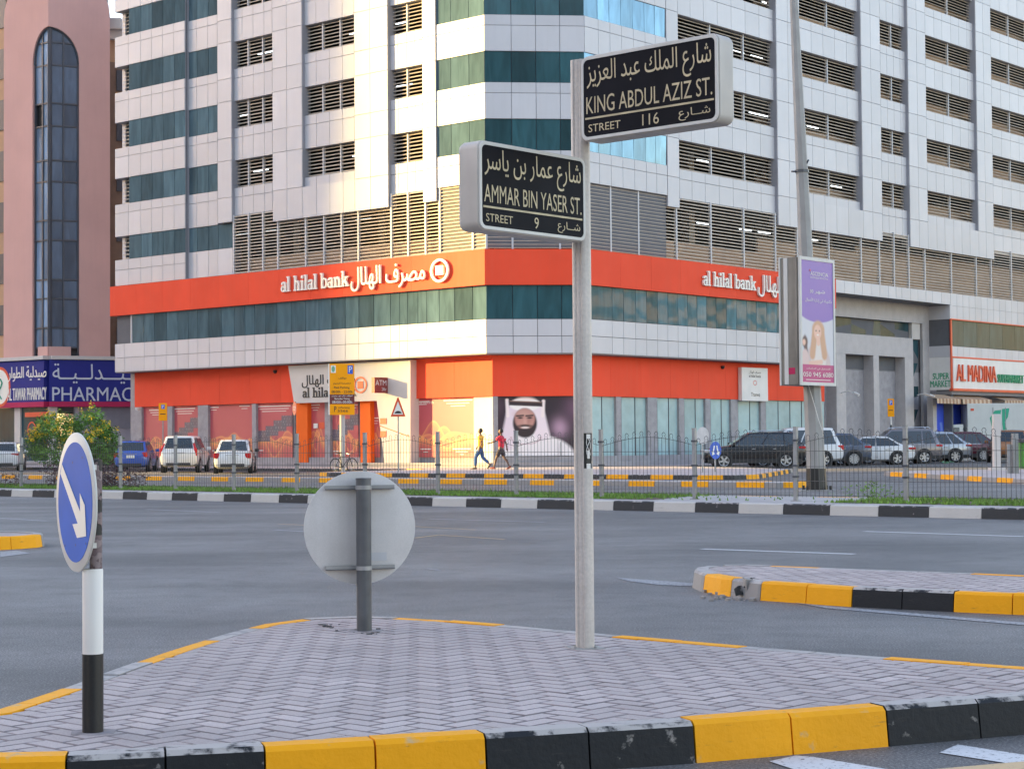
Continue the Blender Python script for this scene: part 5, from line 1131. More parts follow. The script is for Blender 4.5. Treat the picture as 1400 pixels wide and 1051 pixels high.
cr_ = MB(); rg = random.Random(9)
for i in range(26):
    u_, v_ = (rg.gauss(448, 9), rg.uniform(853, 860)) if i < 10 else (rg.gauss(498, 16), rg.uniform(859, 867)); p = gz(u_, v_, HI); s = rg.uniform(.003, .010); cr_.box(-s * 1.6, s * 1.6, -s, s, 0, s * .8, Matrix.Translation((p.x, p.y, HI)) @ Matrix.Rotation(rg.random() * 3, 4, 'Z'))
tag(cr_.obj('mortar_crumbs', post_dark_m), 'dark crumbs of broken mortar lying by the foot of the round sign', kind='stuff')
# blue arrow sign
ab = arrow_base; ar_s = tag(empty('keep_right_sign', (ab.x, ab.y, HI)), 'blue keep-right arrow sign on a black and white post in the left foreground', 'traffic sign')
za, zb_, zc2 = atY(127, 893, ab.y).z, atY(127, 777, ab.y).z, atY(130, 628, ab.y).z
blue_m = pm('sign_blue_film', (0.012, 0.115, 0.56), 0.5, spec=.2, var=0.12, vscale=5, streak=0.04, dirt=(.2, .25, .5))
def ragged(name, col1, col2, scale):
    m = bpy.data.materials.new(name); m.use_nodes = True; nt = m.node_tree; L = nt.links; b = nt.nodes['Principled BSDF']; b.inputs['Roughness'].default_value = .55
    n = nd(nt, 'ShaderNodeTexNoise'); n.inputs['Scale'].default_value = scale; n.inputs['Detail'].default_value = 5; L.new(nd(nt, 'ShaderNodeNewGeometry').outputs['Position'], n.inputs['Vector'])
    r = nd(nt, 'ShaderNodeMapRange'); r.inputs['From Min'].default_value = .49; r.inputs['From Max'].default_value = .52; L.new(n.outputs['Fac'], r.inputs['Value'])
    mx = nd(nt, 'ShaderNodeMixRGB'); mx.inputs[1].default_value = (*col1, 1); mx.inputs[2].default_value = (*col2, 1); L.new(r.outputs[0], mx.inputs[0]); L.new(mx.outputs[0], b.inputs['Base Color'])
    bp = nd(nt, 'ShaderNodeBump'); bp.inputs['Distance'].default_value = .004; L.new(r.outputs[0], bp.inputs['Height']); L.new(bp.outputs[0], b.inputs['Normal']); return m
peel_m = ragged('peeling_black', (.018, .017, .018), (.21, .15, .15), 16); rust_m = ragged('old_maroon', (.16, .11, .115), (.25, .19, .19), 30)
MT = Matrix.Translation((ab.x, ab.y, 0))
mb = MB(); mb.lathe([(.0405, HI - .02), (.0405, za)], 32, MT); mb.obj('black_sleeve', black_m, ar_s, smooth=30)
mb = MB(); mb.lathe([(.0395, za), (.0395, zb_ - .006), (.037, zb_)], 32, MT); mb.obj('white_sleeve', white_m, ar_s, smooth=30)
mb = MB()
Mo = Matrix.Translation((ab.x + .012, ab.y, 0)); seg = [(zb_ - .002, zb_ + .13, rust_m), (zb_ + .13, zc2 - .13, peel_m), (zc2 - .13, zc2 - .045, rust_m), (zc2 - .045, zc2, peel_m)]
for a, c, mt in seg: mb = MB(); mb.lathe([(.024, a), (.024, c), (.001, c + .001)], 20, Mo); mb.obj('post', mt, ar_s, smooth=30)
mb = MB(); mb.prism([(x * .09, y * .085) for x, y in ((-.8, -.7), (.2, -1.0), (1, -.5), (.9, .7), (-.1, 1), (-1, .4))], HI - .01, HI + .0015, MT); mb.obj('footing', foot_m, ar_s)
na = R_(-58 - 90 + 0)
nrm = Vector((-.87, -.49, 0)).normalized(); xd = Vector((-nrm.y, nrm.x, 0)); fa = Frame((ab.x, ab.y, 0), xd)
ca_ = atY(104, 687, ab.y - .03); ya = -.045; cxa = fa.px(104, 687, ya)[0]; cza = ca_.z; ra = .272
MA = fa.m @ Matrix.Translation((cxa, ya, cza)) @ Matrix.Rotation(R_(-4), 4, 'Y') @ Matrix.Rotation(R_(90), 4, 'X')
mb = MB(); mb.lathe([(.001, -.006), (ra - .004, -.006), (ra, -.003), (ra, .002), (ra - .004, .004), (.001, .004)], 64, MA); mb.obj('disc', rim_m, ar_s, smooth=30)
mb = MB(); mb.lathe([(.001, .0055), (ra * .862, .0055), (ra * .862, .004)], 64, MA); mb.obj('blue_field', blue_m, ar_s)
def on_disc(name, pts, mat, h=.0075): 
    mb = MB(); mb.add([MA @ Vector((p[0] * ra, p[1] * ra, h)) for p in pts], [tuple(range(len(pts)))]); return mb.obj(name, mat, ar_s)
def ap_(x, y): return ((x - 205) / 140 / .965, (510 - y) / 466)                  # sign-face units read from the photograph
arrow = [ap_(120, 238), ap_(108, 300), ap_(222, 655), ap_(186, 655), ap_(215, 750), ap_(277, 745), ap_(272, 540), ap_(240, 455), ap_(240, 578)]
arrow = [(x + .03, y) for x, y in arrow]; on_disc('arrow', arrow, letter_white_m)
for x, y in ((195, 242), (262, 225), (132, 793), (205, 796), (275, 793)):
    p = ap_(x, y); on_disc('rivet_hole', [(p[0] + .03 + .018 * math.cos(t), p[1] + .018 * math.sin(t)) for t in [k * .785 for k in range(8)]], black_m, .0082)
for z in (zc2 - .03, zc2 - .56 + .0): fbox('bracket', fa, cxa - .03, .035, ya + .007, ya + .05, (z if z > 1 else atY(130, 745, ab.y).z) - .010, (z if z > 1 else atY(130, 745, ab.y).z) + .010, rim_m, ar_s)
# ------------------------------------------------------------------ unseen blocks outside the frame, added and shaped for shade and reflections
def city_block(name, x0, x1, y0, y1, h, wall, label, floors=3.4):
    r = tag(empty(name, ((x0 + x1) / 2, (y0 + y1) / 2, 0)), label, 'building')
    mb = MB(); mb.box(x0, x1, y0, y1, 0, h); mb.obj('wall', wall, r)
    gl_ = MB(); n = int(h / floors)
    for k in range(n):
        z = 4 + k * floors
        if z + 1.8 > h: break
        gl_.box(x0 - .05, x1 + .05, y0 + 2, y1 - 2, z, z + 1.7); gl_.box(x0 + 2, x1 - 2, y0 - .05, y1 + .05, z, z + 1.7)
    gl_.obj('window_band', glass_dark_m, r); mb = MB(); mb.box(x0 - .4, x1 + .4, y0 - .4, y1 + .4, h, h + 1); mb.obj('roof', soffit_m, r)
cb1 = pm('block_beige', (.42, .36, .30), .8); cb2 = pm('block_grey', (.38, .38, .38), .8); cb3 = pm('block_white', (.55, .53, .50), .8)
city_block('facade_shade_tower', -640, -600, 167.8, 520, 152, cb2, 'unseen grey tower added far left to shade the left facade')
city_block('glare_screen_tower', -640, -600, -60, 152.0, 178, cb3, 'unseen white tower added far left to keep sky glare out of the left glass')
city_block('street_shade_tower', -238, -200, -160, 101.0, 74, cb1, 'unseen beige tower added at left to keep the sun off the street')
city_block('unseen_block', -46, -8, -120, -70, 46, cb1, 'beige apartment block behind the photographer')
city_block('unseen_block', 6, 52, -125, -78, 58, cb3, 'white apartment block behind the photographer')
city_block('unseen_block', 190, 230, 60, 330, 38, cb1, 'unseen long beige block added at right for the facade glass to reflect')
# ------------------------------------------------------------------ verge: grass, fence, lamp post, plants
grass_m = pm('grass_green', (0.17, 0.30, 0.05), 0.8, var=0.35, vscale=2.5, fine=.3, fscale=25)
def en_sheet(name, pts, z, mat, label=None, kind='structure'):
    b = MB(); b.add([EN(e, n, z) for e, n in pts], [tuple(range(len(pts)))]); return tag(b.obj(name, mat), label, kind=kind)
GR = [[(-88, 27.75), (-20.6, 27.75), (-21.6, 30.55), (-88, 30.55)], [(-16.9, 27.9), (-4, 27.75), (-4, 30.55), (-17.4, 30.55)]]
for g in GR: en_sheet('grass_bed', g, HV + .002, soil_m)
mb = MB(); rg = random.Random(3)
for i in range(26000):
    e = rg.uniform(-62, -9); n = rg.uniform(27.78, 30.5)
    if -21.0 < e < -17.0 and not (rg.random() < .02): continue
    p = EN(e, n, HV + .002); h = rg.uniform(.025, .075) * (1.5 if rg.random() < .05 else 1); q = rg.uniform(0, 3.14); w = rg.uniform(.012, .03); dx, dy = math.cos(q) * w, math.sin(q) * w; lx, ly = rg.uniform(-.03, .03), rg.uniform(-.03, .03)
    mb.add([(p.x - dx, p.y - dy, p.z), (p.x + dx, p.y + dy, p.z), (p.x + lx, p.y + ly, p.z + h)], [(0, 1, 2)])
tag(mb.obj('grass', grass_m), 'short green grass growing along the fenced verge', kind='stuff')

fence = tag(empty('steel_fence', EN(-25, 28.4, HV)), 'galvanised wire mesh fence with looped arched tops running along the verge', 'fence')
wire_m = pm('fence_wire', (0.10, 0.10, 0.10), 0.45, metal=.4); nf = 28.45
ups = [29, 97, 165, 240, 320, 406, 499, 599, 706, 823, 950, 1088, 1239]; es = [u_on_n(u, nf, 675) for u in ups]
es = [es[0] - 7.05, es[0] - 4.7, es[0] - 2.35] + es + [es[-1] + 2.35, es[-1] + 4.7]
FF = Frame(EN(0, nf, 0), E)
for i, e in enumerate(es):
    mb = MB(); tl = random.gauss(0, .006); M = FF.m @ Matrix.Translation((e, 0, HV)) @ Matrix.Rotation(tl, 4, 'Y'); mb.box(-.033, .033, -.033, .033, -.02, 1.33, M); mb.box(-.037, .037, -.037, .037, 1.33, 1.345, M); mb.box(-.07, .07, -.07, .07, -.01, .008, M)
    po = mb.obj('post', grey_metal_m, fence)
    for z in (.42, .62, 1.08): mb = MB(); mb.box(-.045, .045, -.045, .045, z, z + .035, M); mb.obj('clamp', frame_dark_m, po)
for i in range(len(es) - 1):
    a, c = es[i] + .05, es[i + 1] - .05; n = round((c - a) / .088); mb = MB(); r = .0054; top = lambda t: 1.02 + .16 * math.sin(math.pi * t)
    V = lambda x, z, y=0: FF.w(x, y, HV + z)
    for k in range(n + 1): t = k / n; x = a + (c - a) * t; mb.tube([V(x, .07), V(x, top(t) + .02)], r, 4, cap=False)
    for z in (.10, .36, .62, .90): mb.tube([V(a - .03, z, .008), V(c + .03, z, .008)], r * 1.15, 4, cap=False)
    mb.tube([V(a - .03 + (c - a + .06) * k / 10, top(k / 10), .008) for k in range(11)], r * 1.1, 4, cap=False)
    for k in range(0, n, 2):
        x = a + (c - a) * (k + .5) / n; h = top((k + .5) / n); w = (c - a) / n / 2
        mb.tube([V(x - w, h + .015), V(x - w * .5, h + .045), V(x - w * .95, h + .075), V(x - w * .6, h + .105), V(x, h + .118), V(x + w * .6, h + .105), V(x + w * .95, h + .075), V(x + w * .5, h + .045), V(x + w, h + .015)], r, 4, cap=False)
    mb.obj('wire_panel', wire_m, fence)

# lamp post with advertising box
lp = gz(1117, 670, HV); lamp = tag(empty('street_lamp_post', (lp.x, lp.y, HV)), 'tall tapered grey lamp post leaning slightly left, its foot painted black', 'lamp post')
lamp_m = pm('lamp_post_grey', (0.36, 0.345, 0.325), .6, var=.12, vscale=3, streak=.25, dirt=(.22, .20, .18)); H_ = 13.0; lean = Vector((-.36, 0.05, 10.8)) / 10.8
def lpt(z): return Vector((lp.x, lp.y, HV)) + lean * (z - HV)
def octa(z, r): return [tuple(lpt(z) + Vector((r * math.cos(R_(22.5 + 45 * k - 20)), r * math.sin(R_(22.5 + 45 * k - 20)), 0))) for k in range(8)]
def oct_seg(name, secs, mat):
    mb = MB(); V = []; [V.extend(octa(z, r)) for z, r in secs]; F = [(i * 8 + k, i * 8 + (k + 1) % 8, i * 8 + 8 + (k + 1) % 8, i * 8 + 8 + k) for i in range(len(secs) - 1) for k in range(8)]; mb.add(V, F + [tuple(range(8))[::-1], tuple(len(V) - 8 + k for k in range(8))]); return mb.obj(name, mat, lamp)
rad = lambda z: .222 - .0118 * z
oct_seg('pole', [(.66, rad(.66)), (4, rad(4)), (8, rad(8)), (H_, rad(H_))], lamp_m); oct_seg('black_foot', [(HV - .02, rad(0) + .006), (.66, rad(.66) + .004)], black_m)
oct_seg('clamp_ring', [(7.18, rad(7.2) + .02), (7.24, rad(7.2) + .02)], frame_dark_m); mb = MB(); mb.tube([lpt(7.2) + Vector((-.24, -.05, 0)), lpt(7.2), lpt(7.35) + Vector((.14, -.1, .1))], .02, 5); mb.obj('clamp_arm', frame_dark_m, lamp)
mb = MB(); mb.prism([(x, y) for x, y in [(lp.x - .42, lp.y - .4), (lp.x + .42, lp.y - .4), (lp.x + .42, lp.y + .4), (lp.x - .42, lp.y + .4)]], HV - .01, HV + .012); mb.obj('base_plate', grey_metal_m, lamp)
for k in range(4): mb = MB(); q = R_(45 + 90 * k); mb.lathe([(.001, .09), (.03, .09), (.03, 0)], 8, Matrix.Translation((lp.x + .36 * math.cos(q), lp.y + .36 * math.sin(q), HV + .012))); mb.obj('anchor_bolt', black_m, lamp)
mb = MB(); mb.tube([lpt(2.5) + Vector((-.12, -.22, 0)), lpt(2.1) + Vector((-.02, -.24, 0)), lpt(1.75) + Vector((.06, -.24, 0)), lpt(1.5) + Vector((.14, -.2, 0))], .008, 5); mb.obj('loose_cable', white_m, lamp)
c0 = atY(1095, 525, 39.25); adf = Frame((c0.x, c0.y, 0), N); az0, az1 = c0.z, atY(1095, 351, 39.25).z
ad = tag(empty('advertising_light_box', (c0.x, c0.y, az0)), 'tall brown-sided advertising light box with a purple college poster, fixed round the lamp post', 'light box')
adbox_m = pm('adbox_brown', (0.26, 0.235, 0.20), .45, metal=.3, var=.25, vscale=2, streak=.35, dirt=(.40, .37, .33)); Wd, Dp = 1.4, .5
fbox('box', adf, .0, Wd, .02, Dp - .02, az0, az1, adbox_m, ad)
for y0, y1 in ((-.02, .02), (Dp - .02, Dp + .02)):
    for a in ((-.02, .05, az0 - .02, az1 + .02), (Wd - .05, Wd + .02, az0 - .02, az1 + .02)): fbox('frame', adf, a[0], a[1], y0, y1, a[2], a[3], rim_m, ad)
    for a in ((az0 - .02, az0 + .05), (az1 - .05, az1 + .02)): fbox('frame', adf, .05, Wd - .05, y0 + .002, y1 - .002, a[0], a[1], rim_m, ad)
fbox('side_strip', adf, -.012, -.001, .30, .40, az0, az1, rim_m, ad); fbox('side_strip', adf, -.02, -.001, .06, .10, az0, az1, adbox_m, ad); fbox('maker_label', adf, -.006, -.0005, .14, .30, az0 + .22, az0 + .36, crimson_m, ad)
def advert(X, Y):
    rgb = [.62 + 0 * X, .62 + 0 * X, .66 + 0 * X]; x = X
    rgb = mixc(rgb, (.27, .17, .50), (Y > .60).astype(float)); rgb = mixc(rgb, (.27, .17, .50), sm(eld(x, Y, .52, .60, .62, .105), .004))
    hair = (.62, .36, .24); skin = (.80, .50, .40)
    rgb = mixc(rgb, (.62, .50, .50), sm(eld(x, Y, .50, .13, .40, .20), .01)); rgb = mixc(rgb, (.74, .66, .62), sm(eld(x, Y, .52, .20, .24, .16), .01))
    rgb = mixc(rgb, (.12, .07, .08), sm(eld(x, Y, .10, .33, .085, .045), .01)); rgb = mixc(rgb, (.12, .07, .08), sm(segd(x, Y, .10, .33, .14, .24) - .05, .02)); rgb = mixc(rgb, skin, sm(eld(x, Y, .07, .325, .05, .025), .008)); rgb = mixc(rgb, (.70, .52, .50), sm(eld(x, Y, .10, .18, .12, .09), .01))
    for s in (-1, 1): rgb = mixc(rgb, hair, sm(segd(x, Y * 1.9, .52 + s * .10, .43 * 1.9, .52 + s * .19, .23 * 1.9) - .085, .02))
    rgb = mixc(rgb, hair, sm(eld(x, Y, .52, .435, .19, .075), .01)); rgb = mixc(rgb, skin, sm(eld(x, Y, .50, .415, .115, .060), .008)); rgb = mixc(rgb, skin, sm(segd(x, Y * 1.9, .51, .36 * 1.9, .52, .33 * 1.9) - .055, .01))
    for ex in (.45, .56): rgb = mixc(rgb, (.15, .08, .07), sm(eld(x, Y, ex, .425, .018, .006), .004))
    rgb = mixc(rgb, (.85, .80, .78), sm(eld(x, Y, .505, .392, .032, .006), .004)); rgb = mixc(rgb, skin, sm(segd(x, Y * 1.9, .25, .155 * 1.9, .62, .17 * 1.9) - .035, .01))
    rgb = mixc(rgb, (.50, .07, .22), (Y < .145).astype(float)); return rgb
print_obj('poster', adf, .05, Wd - .05, az0 + .05, az1 - .05, -.004, 90, 170, advert, print_m, ad)
ah = az1 - az0
def adt(x0, x1, y0, y1, t, ar=False, m=None, bold=.02): text_obj('poster_lettering', adf, Wd * x0, Wd * x1, az0 + ah * y0, az0 + ah * y1, -.012, t, m or letter_white_m, ad, bold, ar)
adt(.30, .82, .865, .895, 'ASCENCIA'); adt(.30, .82, .842, .855, 'BUSINESS SCHOOL', bold=.01); adt(.42, .72, .72, .755, '30 شهر'[::1].replace('30 ', ''), True); adt(.52, .62, .772, .79, '30') if False else None
adt(.14, .92, .645, .69, 'دكتوراه في إدارة الأعمال', True); adt(.06, .94, .062, .098, '050 945 6080', bold=.05); adt(.15, .85, .115, .135, 'للتسجيل في الدراسات', True, bold=.01); fbox('poster_line', adf, .2, 1.2, -.012, -.006, az0 + ah * .035, az0 + ah * .040, letter_white_m, ad)
adt(.28, .38, .725, .752, '30', bold=.03)
poly_obj('poster_mark', adf, [(Wd * .27, az0 + ah * .90), (Wd * .31, az0 + ah * .895), (Wd * .30, az0 + ah * .915)], -.012, letter_red_m, ad)

# plants
leaf_m = pm('leaf_green', (0.10, 0.22, 0.03), .6, var=.5, vscale=7, fine=.3, fscale=20); leaf2_m = pm('leaf_light', (0.17, 0.32, 0.04), .6, var=.4, vscale=7); flower_m = pm('flower_yellow', (0.85, 0.55, 0.02), .6, var=.15); maroon_m = pm('leaf_maroon', (0.085, 0.035, 0.04), .6, var=.5, vscale=8); bark_m = pm('bark', (.14, .10, .07), .9, var=.3, vscale=10)
def leaf(mb, p, s, rg):
    a = Vector((rg.gauss(0, 1), rg.gauss(0, 1), rg.gauss(0, .7))).normalized(); b_ = a.orthogonal().normalized(); b_.rotate(Matrix.Rotation(rg.random() * 6.28, 3, a)); mb.add([p - a * s, p + b_ * s * .38, p + a * s, p - b_ * s * .38], [(0, 1, 2, 3)])
bu = atY(97, 640, 51.5); bz = HV; bush = tag(empty('flowering_bush', (bu.x, bu.y, bz)), 'rounded green bush dotted with yellow flowers behind the fence', 'bush')
rg = random.Random(11); lobes = []
for i in range(46):
    q = rg.random() * 6.28; rr = math.sqrt(rg.random()) * .98; h = .55 + 1.65 * (1 - (rr / 1.15) ** 2) ** .5 * rg.uniform(.25, 1.0); lobes.append((Vector((bu.x + rr * 1.15 * math.cos(q), bu.y + rr * math.sin(q), bz + h)), rg.uniform(.22, .38)))
m1, m2, m3 = MB(), MB(), MB()
for c, r in lobes:
    lt = rg.random() < .35
    for k in range(210):
        d = Vector((rg.gauss(0, 1), rg.gauss(0, 1), rg.gauss(0, .8))).normalized() * r * rg.uniform(.45, 1.08); leaf(m2 if (lt and d.z > 0) else m1, c + d, rg.uniform(.035, .065), rg)
for k in range(150):
    c, r = rg.choice(lobes)
    if c.z < bz + 1.1: continue
    d = Vector((rg.gauss(0, 1), -abs(rg.gauss(0, 1)), abs(rg.gauss(0, 1)))).normalized() * r * 1.05; p = c + d
    for j in range(16): leaf(m3, p + Vector((rg.gauss(0, .045), rg.gauss(0, .045), rg.gauss(0, .04))), rg.uniform(.025, .045), rg)
m1.obj('foliage', leaf_m, bush); m2.obj('new_foliage', leaf2_m, bush); m3.obj('flowers', flower_m, bush); mb = MB()
for k in range(7): q = k * .9; mb.tube([(bu.x + .1 * math.cos(q), bu.y + .1 * math.sin(q), bz), (bu.x + .35 * math.cos(q), bu.y + .35 * math.sin(q), bz + .6), (bu.x + .7 * math.cos(q), bu.y + .7 * math.sin(q), bz + 1.3)], [.045, .03, .012], 6)
mb.obj('stem', bark_m, bush)
def hedge(u0, u1, n, hgt, label, seed, cnt, mt=maroon_m):
    rg = random.Random(seed); e0, e1 = u_on_n(u0, n, 655), u_on_n(u1, n, 655); h = tag(empty('low_hedge', EN((e0 + e1) / 2, n, HV)), label, 'hedge'); m1, m2 = MB(), MB()
    k = int((e1 - e0) / .3)
    for i in range(k + 1):
        c = EN(e0 + (e1 - e0) * i / k, n + rg.uniform(-.15, .15), HV); m2.tube([c, c + Vector((rg.uniform(-.05, .05), 0, hgt * .7))], [.015, .006], 5); hh = hgt * rg.uniform(.8, 1.12)
        for j in range(cnt):
            t = rg.random(); p = c + Vector((rg.gauss(0, .15), rg.gauss(0, .15), hh * t)); leaf(m1, p, rg.uniform(.03, .055), rg)
    m1.obj('foliage', mt, h); m2.obj('stem', bark_m, h)
hedge(72, 150, 29.4, .58, 'dark maroon hedge behind the fence under the flowering bush', 5, 150); hedge(135, 186, 29.3, .50, 'dark maroon hedge just right of the blue arrow sign post, below the blue car', 6, 120); hedge(10, 26, 29.0, .42, 'small ragged dark shrub at the left end of the verge', 8, 70)
sh = tag(empty('weed', EN(u_on_n(1192, 30.2, 668), 30.2, HV)), 'small green weed sprouting on bare soil right of the lamp post', 'plant'); rg = random.Random(4); mb = MB(); pw = EN(u_on_n(1192, 30.2, 668), 30.2, HV)
for k in range(260): q = rg.random() * 6.28; r = abs(rg.gauss(0, .25)); leaf(mb, pw + Vector((r * 1.5 * math.cos(q), r * .6 * math.sin(q), rg.uniform(0, .34) * max(.1, 1 - r))), rg.uniform(.02, .045), rg)
mb.obj('foliage', leaf2_m, sh)
# ------------------------------------------------------------------ cars
car_glass_m = pm('car_glass', (0.02, 0.03, 0.04), .06, var=0, spec=.9); tyre_m = pm('tyre', (0.015, 0.015, 0.016), .8); rim_silver_m = pm('alloy_rim', (0.55, 0.55, 0.56), .3, metal=.6); trim_m = pm('black_trim', (0.02, 0.02, 0.022), .5); tail_m = pm('tail_lamp', (0.55, 0.015, 0.02), .2); plate_m = pm('number_plate', (0.70, 0.70, 0.68), .4); chrome_m = pm('chrome', (0.75, 0.75, 0.76), .15, metal=.9); head_m = pm('head_lamp', (.75, .76, .78), .15, metal=.3)
def paint(name, col, metal=.15): return pm(name, col, .25, metal=metal, var=.03, coat=.6)
PR = {  # stations: x as share of half length, z low, z top, half width share ; greenhouse: x share of base rear, roof rear, roof front, base front
 'sedan': dict(st=[(-1, .42, .78, .74), (-.965, .30, .98, .88), (-.80, .22, 1.02, .98), (-.4, .20, .98, 1), (.3, .20, .94, 1), (.55, .20, .90, .99), (.82, .23, .80, .95), (.95, .30, .68, .86), (1, .42, .58, .72)], g=(-.78, -.42, .12, .50)),
 'hatch': dict(st=[(-1, .40, .86, .80), (-.97, .30, 1.02, .92), (-.80, .22, 1.05, .99), (-.4, .20, 1.00, 1), (.3, .20, .96, 1), (.55, .20, .93, .99), (.82, .23, .84, .94), (.95, .30, .70, .84), (1, .42, .58, .70)], g=(-.93, -.66, .10, .56)),
 'suv': dict(st=[(-1, .45, .95, .86), (-.97, .34, 1.10, .96), (-.80, .28, 1.12, 1), (-.4, .26, 1.08, 1), (.3, .26, 1.05, 1), (.55, .26, 1.03, .99), (.84, .28, .96, .96), (.96, .34, .82, .88), (1, .46, .66, .76)], g=(-.95, -.80, .10, .50)),
 'crossover': dict(st=[(-1, .42, .95, .84), (-.96, .32, 1.08, .95), (-.80, .25, 1.08, 1), (-.4, .24, 1.03, 1), (.3, .24, 1.0, 1), (.55, .24, .98, .99), (.84, .27, .90, .95), (.96, .33, .76, .87), (1, .46, .62, .74)], g=(-.93, -.55, .10, .53)),
}
def make_car(kind, L, W, H, body_m, label, rim_kind=5, wr=.34, tails='side', dark_lower=False, rails=False):
    P = PR[kind]; l, w = L / 2, W / 2; root = tag(empty('parked_car', (0, 0, 0)), label, 'car', 'cars parked round the bank')
    def sec(x, zb, zt, hw):
        y = hw * w; h = zt - zb; return [(x, 0, zb), (x, y * .80, zb), (x, y * .955, zb + .12 * h), (x, y, zb + .42 * h), (x, y * .99, zb + .72 * h), (x, y * .955, zt - .05), (x, y * .86, zt), (x, 0, zt + .025)]
    mb = MB(); secs = []
    for a, zb, zt, hw in P['st']:
        s = sec(a * l, zb, zt, hw); secs.append(s + [(x, -y, z) for x, y, z in s[-2:0:-1]])
    n = len(secs[0]); [mb.v.extend(s) for s in secs]
    for i in range(len(secs) - 1):
        for j in range(n): mb.f.append((i * n + j, i * n + (j + 1) % n, (i + 1) * n + (j + 1) % n, (i + 1) * n + j)); mb.mi.append(0)
    mb.f += [tuple(range(n))[::-1], tuple((len(secs) - 1) * n + j for j in range(n))]; mb.mi += [0, 0]
    mb.obj('body', body_m, root, smooth=38, clean=True)
    g = [q * l for q in P['g']]; zb = (P['st'][3][2] + P['st'][4][2]) / 2 - .02; wb, wt = w * .90, w * .72; zr = H
    xr = [g[0], g[1], (g[1] + g[2]) / 2, g[2], g[3]]
    def gs(x, z): f = (z - zb) / (zr - zb); return wb + (wt - wb) * f
    # cabin outline as a loft over x at two levels, roof crowned
    B_ = [(g[0], zb), (g[3], zb)]; Vv = []; rc = .035
    top = [(g[1], zr - rc), ((g[1] * 2 + g[2]) / 3, zr), ((g[1] + 2 * g[2]) / 3, zr), (g[2], zr - rc)]
    mb = MB(); V = [(g[0], wb, zb), (g[3], wb, zb)] + [(x, wt, z) for x, z in top]; V = V + [(x, -y, z) for x, y, z in V]; V += [(x, 0, z + .02) for x, z in top]
    F = [(0, 1, 5, 4, 3, 2), (6, 8, 9, 10, 11, 7), (0, 2, 8, 6), (1, 7, 11, 5)]
    for k in range(3): F += [(2 + k, 3 + k, 13 + k, 12 + k), (12 + k, 13 + k, 9 + k, 8 + k)]
    F += [(2, 12, 8), (5, 11, 15)]; mb.add(V, F); cabin = mb.obj('cabin', body_m, root, smooth=30, clean=True, bevel=.025)
    def quad_on(p00, p10, p11, p01, a0, a1, c0, c1, off):
        f = lambda a, c: (Vector(p00) * (1 - a) + Vector(p10) * a) * (1 - c) + (Vector(p01) * (1 - a) + Vector(p11) * a) * c
        q = [f(a0, c0), f(a1, c0), f(a1, c1), f(a0, c1)]; nn = (q[1] - q[0]).cross(q[3] - q[0]).normalized(); ctr = sum(q, Vector()) / 4
        if nn.dot(ctr - Vector((0, 0, (zb + zr) / 2))) < 0: nn = -nn
        return [p + nn * off for p in q]
    def pane(name, pts): m_ = MB(); m_.add(pts, [tuple(range(len(pts)))]); return m_.obj(name, car_glass_m, root)
    R0, R1 = (g[0], wb, zb), (g[0], -wb, zb); T0, T1 = (g[1], wt, zr - rc), (g[1], -wt, zr - rc)
    pane('rear_window', quad_on(R0, R1, T1, T0, .08, .92, .14 if kind != 'sedan' else .08, .90, .012))
    pane('windscreen', quad_on((g[3], wb, zb), (g[3], -wb, zb), (g[2], -wt, zr - rc), (g[2], wt, zr - rc), .06, .94, .06, .92, .012))
    for s in (1, -1):
        A0, A1, A2, A3 = (g[0], s * wb, zb), (g[3], s * wb, zb), (g[2], s * wt, zr - rc), (g[1], s * wt, zr - rc)
        nsd = 2 if kind == 'sedan' else 3; cuts = [.06, .50, .95] if nsd == 2 else [.05, .26, .57, .95]
        for i in range(nsd): pane('side_window', quad_on(A0, A1, A2, A3, cuts[i] + .012, cuts[i + 1] - .012, .05, .88, .012))
        # door seams, handles, mirrors
        for x in (g[0] * .35 + g[3] * .65, (g[0] + g[3]) / 2 - .05, g[0] * .75 + g[3] * .25): m_ = MB(); m_.box(x - .006, x + .006, s * w * .985, s * (w + .004), .34, zb - .02) if s > 0 else m_.box(x - .006, x + .006, -(w + .004), -w * .985, .34, zb - .02); m_.obj('door_seam', trim_m, root)
        for x in (.0, -.27 * L / 1.3): m_ = MB(); m_.box(x, x + .16, s * w - .01, s * w + .025, zb - .16, zb - .13) if s > 0 else m_.box(x, x + .16, -w - .025, -w + .01, zb - .16, zb - .13); m_.obj('door_handle', chrome_m, root)
        m_ = MB(); M = Matrix.Translation((g[3] - .18, s * (w + .06), zb + .08)); m_.box(-.06, .06, -.10, .10, -.07, .08, M); m_.obj('wing_mirror', body_m if kind != 'sedan' else trim_m, root, bevel=.02)
        if kind != 'sedan' or True:
            m_ = MB(); yy = s * (w - .002); 
            m_.tube([(g[0] + .05, s * (wb + .02), zb + .015), (g[3] - .08, s * (wb + .02), zb + .015)], .012, 5); m_.obj('window_trim', chrome_m, root)
        if dark_lower: m_ = MB(); m_.box(-l * .92, l * .92, *( (w * .93, w + .006) if s > 0 else (-w - .006, -w * .93)), .24, .44); m_.obj('sill_cladding', trim_m, root)
        if rails: m_ = MB(); m_.tube([(g[1] + .1, s * wt * .9, zr), (g[1] + .2, s * wt * .9, zr + .07), (g[2] - .2, s * wt * .9, zr + .06), (g[2] - .05, s * wt * .9, zr)], .018, 6); m_.obj('roof_rail', chrome_m, root)
